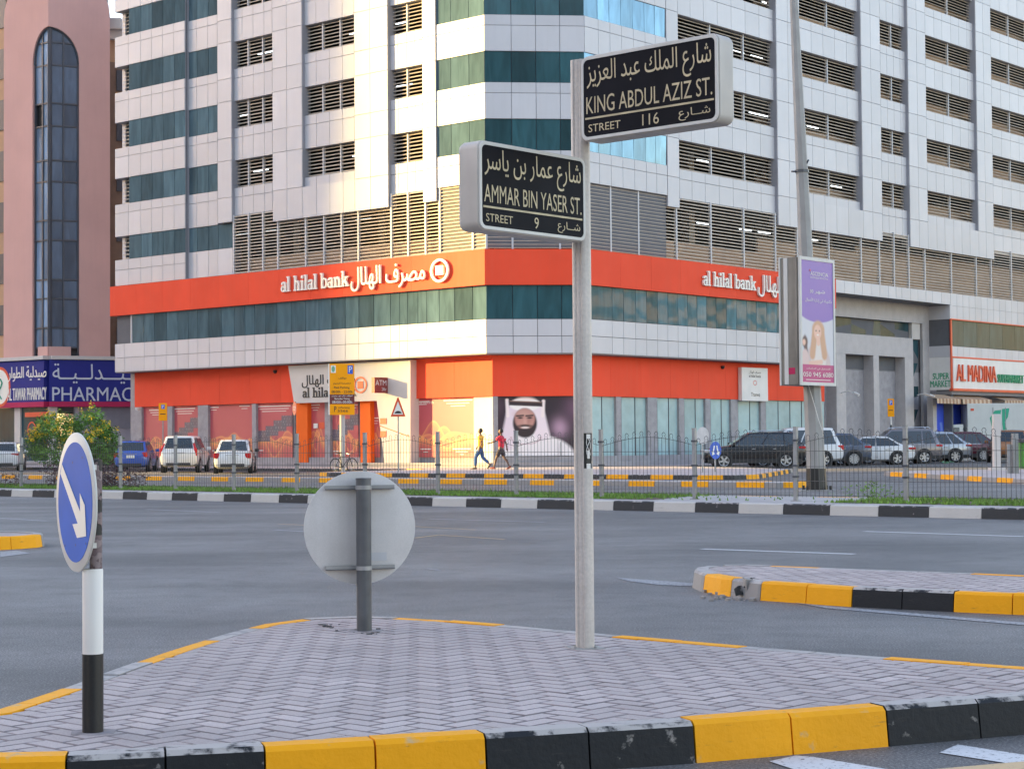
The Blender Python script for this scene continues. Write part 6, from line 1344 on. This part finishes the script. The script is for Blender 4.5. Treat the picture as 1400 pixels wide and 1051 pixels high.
    # wheels
    for x in (-l * .60, l * .62):
        for s in (1, -1):
            M = Matrix.Translation((x, s * (w - .10), wr)) @ Matrix.Rotation(R_(-90 * s), 4, 'X')
            m_ = MB(); m_.lathe([(.001, .03), (wr * 1.2, .03), (wr * 1.2, .106), (.001, .108)], 20, Matrix.Translation((0, 0, .02)) @ M if False else Matrix.Translation((x, s * (w - .10), wr + .02)) @ Matrix.Rotation(R_(-90 * s), 4, 'X')); m_.obj('wheel_arch', trim_m, root)
            m_ = MB(); m_.lathe([(.001, -.10), (wr * .9, -.10), (wr, -.08), (wr, .09), (wr * .93, .118), (wr * .70, .118), (wr * .66, .09), (.001, .09)], 24, M); wo = m_.obj('wheel', tyre_m, root, smooth=40)
            m_ = MB(); m_.lathe([(wr * .60, .10), (wr * .69, .122), (wr * .69, .118)], 24, M)
            ns = rim_kind
            for k in range(ns):
                q = 2 * math.pi * k / ns + x; Mk = M @ Matrix.Rotation(q, 4, 'Z'); m_.add([Mk @ Vector(p) for p in ((.03, -.035, .118), (wr * .66, -.05, .122), (wr * .66, .05, .122), (.03, .035, .118))], [(0, 1, 2, 3)])
            m_.lathe([(.001, .125), (.05, .122)], 10, M); m_.obj('rim', rim_silver_m, wo)
    # rear
    xe = -l; z1 = P['st'][1][2]
    for s in (1, -1):
        m_ = MB()
        if tails == 'tall': m_.box(xe + .04, xe + .20, *sorted((s * w * .82, s * w * .965)), z1 - .32, z1 + .05); m_.add([(g[0] - .02, s * w * .93, z1 + .0), (g[0] - .02, s * w * .82, z1 + .0), (g[1] - .03, s * wt * .90, zr - .16), (g[1] - .03, s * wt * 1.03, zr - .16), (g[0] + .16, s * w * .93, z1 + .0), (g[1] + .1, s * wt * 1.03, zr - .16)], [(0, 1, 2, 3), (0, 3, 5, 4)])
        elif tails == 'side': m_.box(xe + .0, xe + .30, *sorted((s * w * .66, s * w * .955)), z1 - .30, z1 - .06)
        else: m_.box(xe + .0, xe + .36, *sorted((s * w * .52, s * w * .972)), z1 - .20, z1 - .09)
        m_.obj('tail_light', tail_m, root, bevel=.03); m_ = MB(); m_.box(l - .30, l - .01, *sorted((s * w * .52, s * w * .90)), .62 if kind in ('sedan', 'hatch') else .74, .74 if kind in ('sedan', 'hatch') else .88); m_.obj('headlight', head_m, root, bevel=.03)
    m_ = MB(); m_.box(xe - .012, xe + .05, -.20, .20, z1 - .34, z1 - .20); m_.obj('number_plate', plate_m, root); m_ = MB(); m_.box(xe - .004, xe + .3, -w * .62, w * .62, P['st'][0][1] - .12, P['st'][0][1] + .02); m_.obj('rear_valance', trim_m, root)
    m_ = MB(); m_.box(xe - .008, xe + .06, -.30, .30, z1 - .165, z1 - .145); m_.obj('boot_trim', chrome_m, root); m_ = MB(); m_.box(l - .08, l + .01, -w * .45, w * .45, .42, .60); m_.obj('grille', trim_m, root)
    return root
def children_of(o): return [c for c in bpy.data.objects if c.parent == o]
def put(root, x, y, th, z=0.0):
    root.matrix_world = Matrix.Translation((x, y, z)) @ Matrix.Rotation(R_(90 - th), 4, 'Z')
wp = paint('paint_white', (.74, .74, .74), 0); sp_ = paint('paint_silver', (.52, .54, .57), .5); bp_ = paint('paint_blue', (.04, .11, .50), .2); kp = paint('paint_black', (.012, .013, .018), .2); gp = paint('paint_slate', (.12, .14, .19), .5); bzp = paint('paint_taupe', (.23, .21, .22), .5); mp_ = paint('paint_maroon', (.10, .015, .03), .3); op_ = paint('paint_bronze', (.36, .15, .06), .4)
def rear_at(root, u, v, y, th, L):      # rear bumper under the photo column u at distance y
    x = (u - 700) / F_PX * y; h = R_(th); put(root, x + math.sin(h) * L / 2, y + math.cos(h) * L / 2, th)
c = make_car('hatch', 4.0, 1.72, 1.52, wp, 'white hatchback seen from behind, cut off by the left edge of the photo', tails='wide'); rear_at(c, 3, 0, 97, -9, 4.0)
c = make_car('sedan', 4.4, 1.75, 1.46, mp_, 'dark maroon saloon half hidden behind the flowering bush'); rear_at(c, 138, 0, 96, -7, 4.4)
c = make_car('hatch', 3.9, 1.70, 1.52, bp_, 'small blue hatchback parked next to the white estate, rear to the road', tails='side'); rear_at(c, 178, 0, 89.5, -3, 3.9)
c = make_car('suv', 4.5, 1.78, 1.72, wp, 'white boxy estate with tall red tail lights, right of the blue hatchback', tails='tall'); rear_at(c, 243, 0, 85, -1, 4.5)
c = make_car('sedan', 4.4, 1.72, 1.52, wp, 'white saloon parked rear-out in front of the red window posters, right of the white estate', tails='side'); rear_at(c, 317, 0, 81.5, -5, 4.4)
row = [('suv', 4.75, 1.9, 1.68, kp, 11.3, 86.0, 'glossy black off-roader parked side-on, first of the row by the bank', 'wide', True, True),
       ('suv', 4.9, 1.9, 1.90, wp, 13.5, 89.0, 'tall white off-roader behind the black one, half hidden by the lamp post', 'side', False, False),
       ('crossover', 4.4, 1.82, 1.62, gp, 15.6, 91.2, 'slate blue crossover between the tall white off-roader and the white saloon', 'wide', True, False),
       ('sedan', 4.7, 1.82, 1.46, wp, 18.2, 94.0, 'low white saloon with red tail light parked in the middle of the row', 'wide', False, False),
       ('suv', 4.85, 1.88, 1.86, bzp, 20.3, 97.4, 'grey and taupe off-roader with squared windows behind the white saloon', 'wide', True, True),
       ('crossover', 4.6, 1.84, 1.70, sp_, 22.9, 101.0, 'silver crossover with dark wheel arches between the grey off-roader and the purple one', 'wide', True, False),
       ('crossover', 4.6, 1.84, 1.70, mp_, 25.6, 105.5, 'dark purple crossover, the farthest of the row, nearest the white truck', 'wide', True, False)]
for i, (k, L, W_, H0, mt, x, y, lab, tl, dl_, rl) in enumerate(row):
    c = make_car(k, L, W_, H0, mt, lab, rim_kind=(5, 6, 10, 5, 6, 7, 9)[i], wr=.36 if k != 'sedan' else .33, tails=tl, dark_lower=dl_, rails=rl); put(c, x, y, -92 + (2, -1, 6, 3, 4, 5, 4)[i])
c = make_car('suv', 4.8, 1.85, 1.75, op_, 'bronze pickup-sized car seen from behind beside the white concrete post', tails='side'); rear_at(c, 1384, 0, 97, 8, 4.8)

# box truck
tr = tag(empty('box_truck', (0, 0, 0)), 'white box truck with a green leaf emblem parked before the supermarket', 'truck'); van_m = pm('van_white', (.66, .67, .63), .5, var=.05, streak=.08)
mb = MB(); mb.box(-3.3, 2.1, -1.1, 1.1, 1.0, 3.45); mb.obj('cargo_box', van_m, tr, bevel=.03)
mb = MB(); mb.add([(2.3, 1, .55), (4.1, 1, .55), (4.1, 1, 1.25), (3.75, .92, 2.15), (2.3, .92, 2.2), (2.3, -1, .55), (4.1, -1, .55), (4.1, -1, 1.25), (3.75, -.92, 2.15), (2.3, -.92, 2.2)], [(0, 1, 2, 3, 4), (5, 9, 8, 7, 6), (0, 5, 6, 1), (1, 6, 7, 2), (2, 7, 8, 3), (3, 8, 9, 4), (4, 9, 5, 0)]); mb.obj('cab', van_m, tr, clean=True, bevel=.05, smooth=30)
for s in (1, -1): mb = MB(); mb.add([(2.55, s * 1.0, 1.3), (3.85, s * 1.0, 1.3), (3.6, s * .945, 2.0), (2.55, s * .945, 2.0)], [(0, 1, 2, 3)]); mb.obj('side_window', car_glass_m, tr)
mb = MB(); mb.add([(4.08, .85, 1.32), (4.08, -.85, 1.32), (3.79, -.8, 2.08), (3.79, .8, 2.08)], [(0, 1, 2, 3)]); mb.obj('windscreen', car_glass_m, tr); mb = MB(); mb.box(-3.2, 2.3, -.45, .45, .6, 1.0); mb.obj('chassis', trim_m, tr)
for x in (-2.1, 3.2):
    for s in (1, -1): mb = MB(); mb.lathe([(.001, -.14), (.38, -.14), (.4, 0), (.38, .12), (.22, .12), (.001, .08)], 20, Matrix.Translation((x, s * .92, .4)) @ Matrix.Rotation(R_(-90 * s), 4, 'X')); mb.obj('wheel', tyre_m, tr, smooth=40)
lf = Frame((0, 1.105, 0), (-1, 0, 0)); gl_m = pm('leaf_emblem', (.04, .42, .25), .5)
for pts in ([(-.75, 2.55), (-.45, 3.0), (-.05, 3.05), (-.15, 2.4), (-.35, 1.9), (-.45, 1.35), (-.6, 1.9)], [(.0, 3.1), (.45, 3.15), (.35, 2.6), (.15, 2.3), (.45, 1.2), (.1, 1.2), (.0, 2.2)]): poly_obj('leaf_emblem', lf, pts, -.004, gl_m, tr)
mb = MB(); mb.box(1.7, 1.9, 1.1, 1.115, 3.0, 3.15); mb.obj('red_mark', letter_red_m, tr)
for x in (-.2, .55): mb = MB(); mb.box(x - .02, x + .02, 1.1, 1.12, 1.1, 3.2); mb.obj('door_frame', grey_metal_m, tr)
put(tr, 29.9, 112.5, -88)

# ------------------------------------------------------------------ street furniture near the bank
yel_m = pm('parking_sign_yellow', (1.0, .38, .008), .6, spec=.15, var=.05); brown_m = pm('sign_maroon', (.16, .03, .03), .4); p_blue = pm('sign_p_blue', (.03, .12, .60), .35); sgreen = pm('emblem_green', (.20, .42, .25), .5)
def ground_point(u, v, z=.15): return gz(u, v, z)
g0 = ground_point(470, 641.5); zz = lambda v, y, u=470: atY(u, v, y).z; X_ = lambda u, y: (u - 700) / F_PX * y
yP = 78.0; px0 = Vector((X_(471, yP) - .12, yP, 0)); pk = tag(empty('parking_sign', (px0.x, px0.y, .15)), 'large yellow paid parking board on a pale post before the cash machine', 'parking sign'); fp = Frame((px0.x, px0.y, 0), (1, 0.12, 0))
a, c = -.52, .54; z0, z1 = zz(567, yP), zz(497, yP); fbox('board', fp, a, c, -.02, .04, z0, z1, yel_m, pk); fbox('board_edge', fp, a - .05, a, -.02, .05, z0, z1, white_m, pk); w, h = c - a, z1 - z0
mb = MB(); mb.lathe([(.115, .12), (.115, z1 - .2)], 12, Matrix.Translation((px0.x, px0.y + .17, 0))); mb.obj('pole', concrete_m, pk)
fbox('maroon_band', fp, a, c, -.026, -.0201, z0 + h * .21, z0 + h * .40, brown_m, pk); fbox('blue_square', fp, c - w * .27, c - w * .06, -.026, -.0201, z0 + h * .80, z0 + h * .965, p_blue, pk); fbox('green_square', fp, a + w * .05, a + w * .25, -.026, -.0201, z0 + h * .82, z0 + h * .965, letter_white_m, pk); poly_obj('green_crest', fp, ell(a + w * .15, z0 + h * .893, w * .07, h * .06, 14), -.028, sgreen, pk)
def pt(x0, x1, y0, y1, t, m=letter_black_m, ar=False, b=.01): text_obj('lettering', fp, a + w * x0, a + w * x1, z0 + h * y0, z0 + h * y1, -.032, t, m, pk, b, ar)
pt(.78, .90, .825, .945, 'P', letter_white_m, b=.05); pt(.36, .68, .69, .74, 'مواقف', ar=True); pt(.15, .85, .585, .64, 'مخصصة للرسوم', ar=True); pt(.18, .80, .50, .555, 'Paid Parking'); pt(.08, .92, .425, .475, '08:00h - 22:00h')
pt(.08, .92, .345, .39, 'المواقف خلال شهر رمضان', letter_white_m, True); pt(.2, .8, .285, .335, 'Ramadan Timing', letter_white_m); pt(.1, .9, .225, .275, '08:00h-00:00h', letter_white_m, b=.03); pt(.18, .27, .06, .165, 'P', b=.03); pt(.35, .80, .115, .16, 'mParking'); pt(.32, .74, .055, .10, '5566', b=.03)
def small_sign(name, u, vb, v0, v1, y, mat, wd, label, cat, yaw=0, rnd=0, shape='rect', pr=.03, pole_mat=grey_metal_m, zb=.15):
    x = X_(u, y); r = tag(empty(name, (x, y, zb)), label, cat); f = Frame((x, y, 0), (math.cos(R_(yaw)), math.sin(R_(yaw)), 0)); a0, a1 = atY(u, v1, y).z, atY(u, v0, y).z; mb = MB(); mb.lathe([(pr, zb - .03), (pr, a1 if shape != 'tri' else a0 + .3)], 8, Matrix.Translation((x, y, 0)))
    mb.obj('pole', pole_mat, r); zc = (a0 + a1) / 2; hh = (a1 - a0) / 2
    pts = {'rect': rrect(-wd / 2, wd / 2, a0, a1, .04), 'round': ell(0, zc, wd / 2, hh), 'oct': [(wd / 2 / .924 * math.cos(R_(22.5 + 45 * k)), zc + hh / .924 * math.sin(R_(22.5 + 45 * k))) for k in range(8)], 'tri': [(-wd / 2, a0), (wd / 2, a0), (.03, a1), (-.03, a1)]}[shape]
    mb = MB(); n = len(pts); mb.add([f.w(p[0], -pr - .012, p[1]) for p in pts] + [f.w(p[0], -pr - .001, p[1]) for p in pts], [tuple(range(n)), tuple(range(n, 2 * n))[::-1]] + [(i, i + n, (i + 1) % n + n, (i + 1) % n) for i in range(n)]); mb.obj('face', mat, r); return r, f, a0, a1
r, f, a0, a1 = small_sign('hump_sign', 544, 645, 543.5, 569.5, 73, letter_red_m, .60, 'red and white triangular road hump sign on a thin post', 'traffic sign', shape='tri'); poly_obj('white_field', f, [(-.20, a0 + .09), (.20, a0 + .09), (0, a1 - .16)], -.046, letter_white_m, r); poly_obj('hump_symbol', f, [(-.15, a0 + .13), (.15, a0 + .13), (.11, a0 + .19), (.04, a0 + .23), (-.04, a0 + .23), (-.11, a0 + .19)], -.05, letter_black_m, r)
r, f, a0, a1 = small_sign('stop_sign', 403.5, 645, 549, 567.5, 74, letter_red_m, .58, 'red stop sign turned nearly edge-on on a brown post', 'traffic sign', yaw=-68, shape='oct', pole_mat=post_dark_m); text_obj('lettering', f, -.2, .2, (a0 + a1) / 2 - .09, (a0 + a1) / 2 + .09, -.046, 'STOP', letter_white_m, r, .03)
r, f, a0, a1 = small_sign('parking_plate', 222.5, 640, 551, 575, 96, yel_m, .44, 'small orange parking plate behind the white estate', 'parking sign', pr=.035); fbox('blue_square', f, -.08, .10, -.052, -.048, a1 - .30, a1 - .08, p_blue, r); text_obj('lettering', f, -.03, .05, a1 - .27, a1 - .11, -.056, 'P', letter_white_m, r, .03); fbox('arrow_mark', f, -.14, .14, -.052, -.048, a0 + .33, a0 + .37, letter_black_m, r)
r, f, a0, a1 = small_sign('parking_plate', 1217.5, 600, 545, 569.5, 100, yel_m, .36, 'small yellow parking plate on a black and white pole before the portal', 'parking sign', pr=.045, pole_mat=white_m); fbox('blue_square', f, -.09, .09, -.062, -.058, a1 - .34, a1 - .08, p_blue, r); text_obj('lettering', f, -.05, .05, a1 - .30, a1 - .12, -.066, 'P', letter_white_m, r, .03); fbox('arrow_mark', f, -.12, .12, -.062, -.058, a0 + .33, a0 + .37, letter_black_m, r); mb = MB(); mb.lathe([(.05, .1), (.05, a0 - .45)], 8, Matrix.Translation((X_(1217.5, 100), 100, 0))); mb.obj('black_sleeve', black_m, r)
r, f, a0, a1 = small_sign('keep_either_side_sign', 976.5, 645, 603.5, 627.5, 67, p_blue, .50, 'small round blue sign with two white arrows beside the black off-roader', 'traffic sign', yaw=28, shape='round')
for s in (-1, 1): poly_obj('arrow', f, [(s * .03, (a0 + a1) / 2 + .17), (s * .08, (a0 + a1) / 2 + .17), (s * .13, (a0 + a1) / 2 - .06), (s * .18, (a0 + a1) / 2 - .04), (s * .14, (a0 + a1) / 2 - .19), (s * .03, (a0 + a1) / 2 - .12), (s * .08, (a0 + a1) / 2 - .09)][::s], -.046, letter_white_m, r)
small_sign('round_sign_back', 959.5, 642, 583.5, 607.5, 66, disc_back_m, .50, 'small round sign seen from its pale back, left of the blue arrows sign', 'traffic sign', yaw=20, shape='round')
yb_ = 66; xw = X_(1361.5, yb_); wpst = tag(empty('concrete_post', (xw, yb_, .15)), 'square whitish concrete post on the supermarket island', 'post'); mb = MB(); mb.box(xw - .13, xw + .13, yb_ - .13, yb_ + .13, .12, atY(1361, 566, yb_).z); mb.obj('shaft', cream_m, wpst, bevel=.015); mb = MB(); mb.box(xw - .26, xw + .26, yb_ - .26, yb_ + .26, .12, .24); mb.obj('footing', cream_m, wpst)
yb_ = 60; xb0 = X_(1387, yb_); cb = tag(empty('bin_frame', (xb0, yb_, .15)), 'grey metal frame post standing next to the green bin', 'post'); mb = MB(); mb.box(xb0 - .10, xb0 + .08, yb_ - .1, yb_ + .1, .12, 1.45); mb.obj('post', grey_metal_m, cb); mb = MB(); mb.box(xb0 - .26, xb0 - .12, yb_ + .02, yb_ + .08, .12, 1.1); mb.obj('rail', grey_metal_m, cb)
gb = tag(empty('green_bin', (xb0 + .75, yb_, .15)), 'green rubbish bin cut off by the right edge of the photo', 'bin'); gb_m = pm('bin_green', (.10, .38, .06), .5); mb = MB(); mb.box(xb0 + .2, xb0 + 1.4, yb_ - .4, yb_ + .4, .3, 1.15); mb.obj('tub', gb_m, gb, bevel=.04); mb = MB(); mb.box(xb0 + .15, xb0 + 1.45, yb_ - .45, yb_ + .45, 1.15, 1.28); mb.obj('lid', frame_dark_m, gb, bevel=.03)
for s in (.35, 1.25): mb = MB(); mb.lathe([(.001, -.04), (.09, -.04), (.09, .04), (.001, .04)], 12, Matrix.Translation((xb0 + s, yb_ - .3, .24)) @ Matrix.Rotation(R_(90), 4, 'Y')); mb.obj('wheel', tyre_m, gb)
# ground litter between the parked cars
for i, (u, v, mt, lab) in enumerate(((1294, 633.5, sgreen, 'crumpled green plastic bag on the asphalt beside the silver crossover'), (1328, 631.5, white_m, 'flattened white paper on the asphalt beside the purple crossover'))):
    p = gz(u, v, 0); mb = MB(); rg = random.Random(i)
    for k in range(14): q = rg.random() * 6.28; c_ = Vector((p.x + rg.gauss(0, .15), p.y + rg.gauss(0, .15), .03 + rg.random() * .07)); mb.add([c_ + Vector((rg.gauss(0, .1), rg.gauss(0, .08), rg.gauss(0, .03))) for _ in range(3)], [(0, 1, 2)])
    tag(mb.obj('litter', mt), lab, 'litter')

# bicycle leaning against the parking sign post
bk = tag(empty('bicycle', (0, 0, .15)), 'black bicycle leaning against the post of the yellow parking board', 'bicycle')
for x in (-.52, .52):
    mb = MB(); M = Matrix.Translation((x, 0, .49)) @ Matrix.Rotation(R_(90), 4, 'X'); mb.tube([M @ Vector((.33 * math.cos(q), .33 * math.sin(q), 0)) for q in [k * 2 * math.pi / 24 for k in range(25)]], .02, 6, cap=False)
    wh = mb.obj('wheel', tyre_m, bk, smooth=True); mb = MB()
    for k in range(12): q = k * math.pi / 6; mb.tube([M @ Vector((0, 0, 0)), M @ Vector((.32 * math.cos(q), .32 * math.sin(q), 0))], .003, 4)
    mb.obj('spokes', chrome_m, wh)
mb = MB()
for p in ([(-.52, 0, .49), (-.12, 0, .45), (.36, 0, .86), (-.2, 0, .90), (-.52, 0, .49)], [(-.12, 0, .45), (-.24, 0, 1.05)], [(.36, 0, .86), (.40, 0, .98)], [(.37, 0, .84), (.52, 0, .49)]): mb.tube(p, .02, 6)
mb.obj('frame', black_m, bk); mb = MB(); mb.tube([(.30, -.26, 1.12), (.42, -.2, 1.05), (.40, 0, 1.0), (.42, .2, 1.05), (.30, .26, 1.12)], .014, 6); mb.obj('handlebar', chrome_m, bk); mb = MB(); mb.box(-.36, -.12, -.06, .06, 1.04, 1.09); mb.obj('saddle', black_m, bk, bevel=.02); mb = MB(); mb.box(-.02, .02, -.12, .12, .36, .38, Matrix.Translation((-.12, 0, .08))); mb.obj('pedals', black_m, bk)
bk.matrix_world = Matrix.Translation((X_(470.5, 77.4), 77.4, 0)) @ Matrix.Rotation(R_(52), 4, 'Z') @ Matrix.Rotation(R_(-5), 4, 'X')

# ------------------------------------------------------------------ people
def skin_obj(name, verts, edges, mat, parent, sub=2):
    me = bpy.data.meshes.new(name); me.from_pydata([v[:3] for v in verts], edges, []); me.materials.append(mat); o = bpy.data.objects.new(name, me); COL.objects.link(o)
    sk = o.modifiers.new('skin', 'SKIN'); sk.use_smooth_shade = True
    for i, v in enumerate(verts): r = v[3] if isinstance(v[3], tuple) else (v[3], v[3]); me.skin_vertices[0].data[i].radius = r; me.skin_vertices[0].data[i].use_root = (i == 0)
    ss = o.modifiers.new('sub', 'SUBSURF'); ss.levels = sub; ss.render_levels = sub; o.parent = parent; return o
skin_m = pm('brown_skin', (.14, .07, .045), .55, var=.05); hair_m = pm('black_hair', (.010, .009, .009), .6); shoe_m = pm('dark_shoe', (.10, .07, .06), .6)
def person(label, x, y, th, shirt, trousers, shorts, legL, legR, armL, armR, shoe, scale=1.0):
    # local: x forward, y left; joints given as (x, z) for hip-knee-ankle and (x, y, z) for elbow and hand
    r = tag(empty('person', (0, 0, 0)), label, 'person')
    V = [(0, 0, .95, (.10, .13)), (0, 0, 1.10, (.095, .12)), (0, 0, 1.28, (.11, .145)), (.0, 0, 1.40, (.095, .13)), (.0, 0, 1.47, .052), (.01, 0, 1.55, .048)]; Ed = [(0, 1), (1, 2), (2, 3), (3, 4), (4, 5)]
    def chain(st, pts):
        k = st
        for p in pts: V.append(p); Ed.append((k, len(V) - 1)); k = len(V) - 1
    for s, lg in ((1, legL), (-1, legR)): (kx, kz), (ax, az), fx = lg; chain(0, [(0.0, s * .09, .88, .088), (kx, s * .095, kz, .058), ((kx + ax) / 2 - .01, s * .10, (kz + az) / 2 + .05, .055), (ax, s * .10, az, .036)])
    for s, am in ((1, armL), (-1, armR)): el, ha = am; chain(3, [(0, s * .18, 1.40, .052), (el[0], s * el[1], el[2], .038), (ha[0], s * ha[1], ha[2], .026)])
    body = skin_obj('body', V, Ed, skin_m, r)
    # head with face, ears and hair
    mb = MB(); M = Matrix.Translation((.02, 0, 1.64)); prof = []
    for i in range(9): q = math.pi * i / 8; prof.append((max(.001, .078 * math.sin(q)), -.115 * math.cos(q)))
    mb.lathe(prof, 14, M @ Matrix.Diagonal((1.18, .95, 1, 1))); mb.add([M @ Vector(p) for p in ((.088, .012, .02), (.088, -.012, .02), (.112, 0, -.02), (.09, .016, -.03), (.09, -.016, -.03))], [(0, 2, 1), (0, 3, 2), (1, 2, 4), (2, 3, 4)])
    for s in (1, -1): mb.box(-.01, .015, *sorted((s * .07, s * .088)), -.025, .03, M)
    mb.obj('head', skin_m, r, smooth=60)
    for s in (1, -1): mb = MB(); mb.box(.084, .092, s * .03 - .01, s * .03 + .01, .008, .018, M); mb.obj('eye', letter_white_m, r)
    mb = MB(); mb.box(.082, .091, -.022, .022, -.058, -.050, M); mb.obj('mouth', letter_red_m, r)
    mb = MB(); mb.lathe([(max(.001, .086 * math.sin(math.pi * (.36 + .64 * i / 6))), -.122 * math.cos(math.pi * (.36 + .64 * i / 6))) for i in range(7)], 14, Matrix.Translation((-.008, 0, 1.648)) @ Matrix.Diagonal((1.12, 1, 1, 1))); mb.obj('hair', hair_m, r, smooth=60)
    # hands: palm, four fingers and thumb
    for s, am in ((1, armL), (-1, armR)):
        el, ha = Vector((am[0][0], s * am[0][1], am[0][2])), Vector((am[1][0], s * am[1][1], am[1][2])); d = (ha - el).normalized(); b_ = d.orthogonal().normalized(); c_ = d.cross(b_); mb = MB(); mb.tube([ha - d * .02, ha + d * .03, ha + d * .075], [.022, .036, .032], 8)
        for k, ln in enumerate((.062, .075, .070, .052)): o = c_ * (.024 - .016 * k); mb.tube([ha + d * .07 + o, ha + d * (.07 + ln * .55) + o + b_ * .006, ha + d * (.07 + ln) + o + b_ * .02], [.009, .008, .006], 5)
        mb.tube([ha + d * .02 + c_ * .028, ha + d * .05 + c_ * .05, ha + d * .075 + c_ * .055], [.011, .009, .007], 5); mb.obj('hand', skin_m, r, smooth=60)
    for s, lg in ((1, legL), (-1, legR)): (kx, kz), (ax, az), fx = lg; M2 = Matrix.Translation((ax, s * .10, az)) @ Matrix.Rotation(R_(fx), 4, 'Y'); mb = MB(); mb.tube([M2 @ Vector(p) for p in ((-.07, 0, -.045), (-.02, 0, -.035), (.08, 0, -.05), (.17, 0, -.065), (.20, 0, -.07))], [.03, .046, .042, .034, .015], 8); mb.obj('shoe', shoe, r, smooth=60)
    # clothes
    SV = [(0, 0, .88, (.148, .185)), (0, 0, 1.10, (.135, .172)), (0, 0, 1.28, (.145, .188)), (0, 0, 1.41, (.118, .160)), (0, 0, 1.455, (.062, .07))]; SE = [(0, 1), (1, 2), (2, 3), (3, 4)]
    for s, am in ((1, armL), (-1, armR)): el = am[0]; SV.append((0, s * .195, 1.40, .085)); SE.append((3, len(SV) - 1)); SV.append((el[0] * .75, s * (.185 + (el[1] - .185) * .75), 1.405 + (el[2] - 1.405) * .75, .080)); SE.append((len(SV) - 2, len(SV) - 1))
    skin_obj('shirt', SV, SE, shirt, r)
    TV = [(0, 0, .93, (.118, .145)), (0, 0, .88, (.12, .14))]; TE = [(0, 1)]
    for s, lg in ((1, legL), (-1, legR)):
        (kx, kz), (ax, az), fx = lg; TV.append((kx * .15, s * .092, .80, .118)); TE.append((1, len(TV) - 1)); f = .85 if shorts else 1.0; TV.append((kx * f, s * .096, .80 + (kz - .80) * f, .100 if shorts else .090)); TE.append((len(TV) - 2, len(TV) - 1))
        if not shorts: TV.append((ax - (ax - kx) * .08, s * .10, az + .06, .070)); TE.append((len(TV) - 2, len(TV) - 1))
    skin_obj('shorts' if shorts else 'trousers', TV, TE, trousers, r)
    r.matrix_world = Matrix.Translation((x, y, .15)) @ Matrix.Rotation(R_(90 - th), 4, 'Z') @ Matrix.Scale(scale, 4); return r
shirt_y = pm('yellow_shirt', (.75, .42, .04), .8, var=.1, vscale=5); jeans_m = pm('blue_jeans', (.05, .12, .30), .85, var=.3, vscale=8); shirt_r = pm('red_shirt', (.60, .02, .05), .8, var=.08); short_m = pm('dark_shorts', (.05, .03, .035), .8)
person('man in yellow shirt and blue jeans walking past the bank window', X_(656.5, 79), 79, -75, shirt_y, jeans_m, False, ((.20, .54), (.22, .08), 0), ((-.05, .50), (-.36, .20), 40), ((-.12, .22, 1.12), (-.02, .24, .90)), ((.10, .22, 1.13), (.22, .22, .93)), shoe_m)
person('man in red shirt and dark shorts walking with one arm held out', X_(684.5, 78.6), 78.6, -68, shirt_r, short_m, True, ((.18, .52), (.30, .09), -8), ((-.10, .50), (-.34, .12), 22), ((.18, .26, 1.20), (.40, .30, 1.14)), ((-.14, .22, 1.14), (-.16, .26, .90)), pm('sandal', (.30, .08, .05), .7), .985)
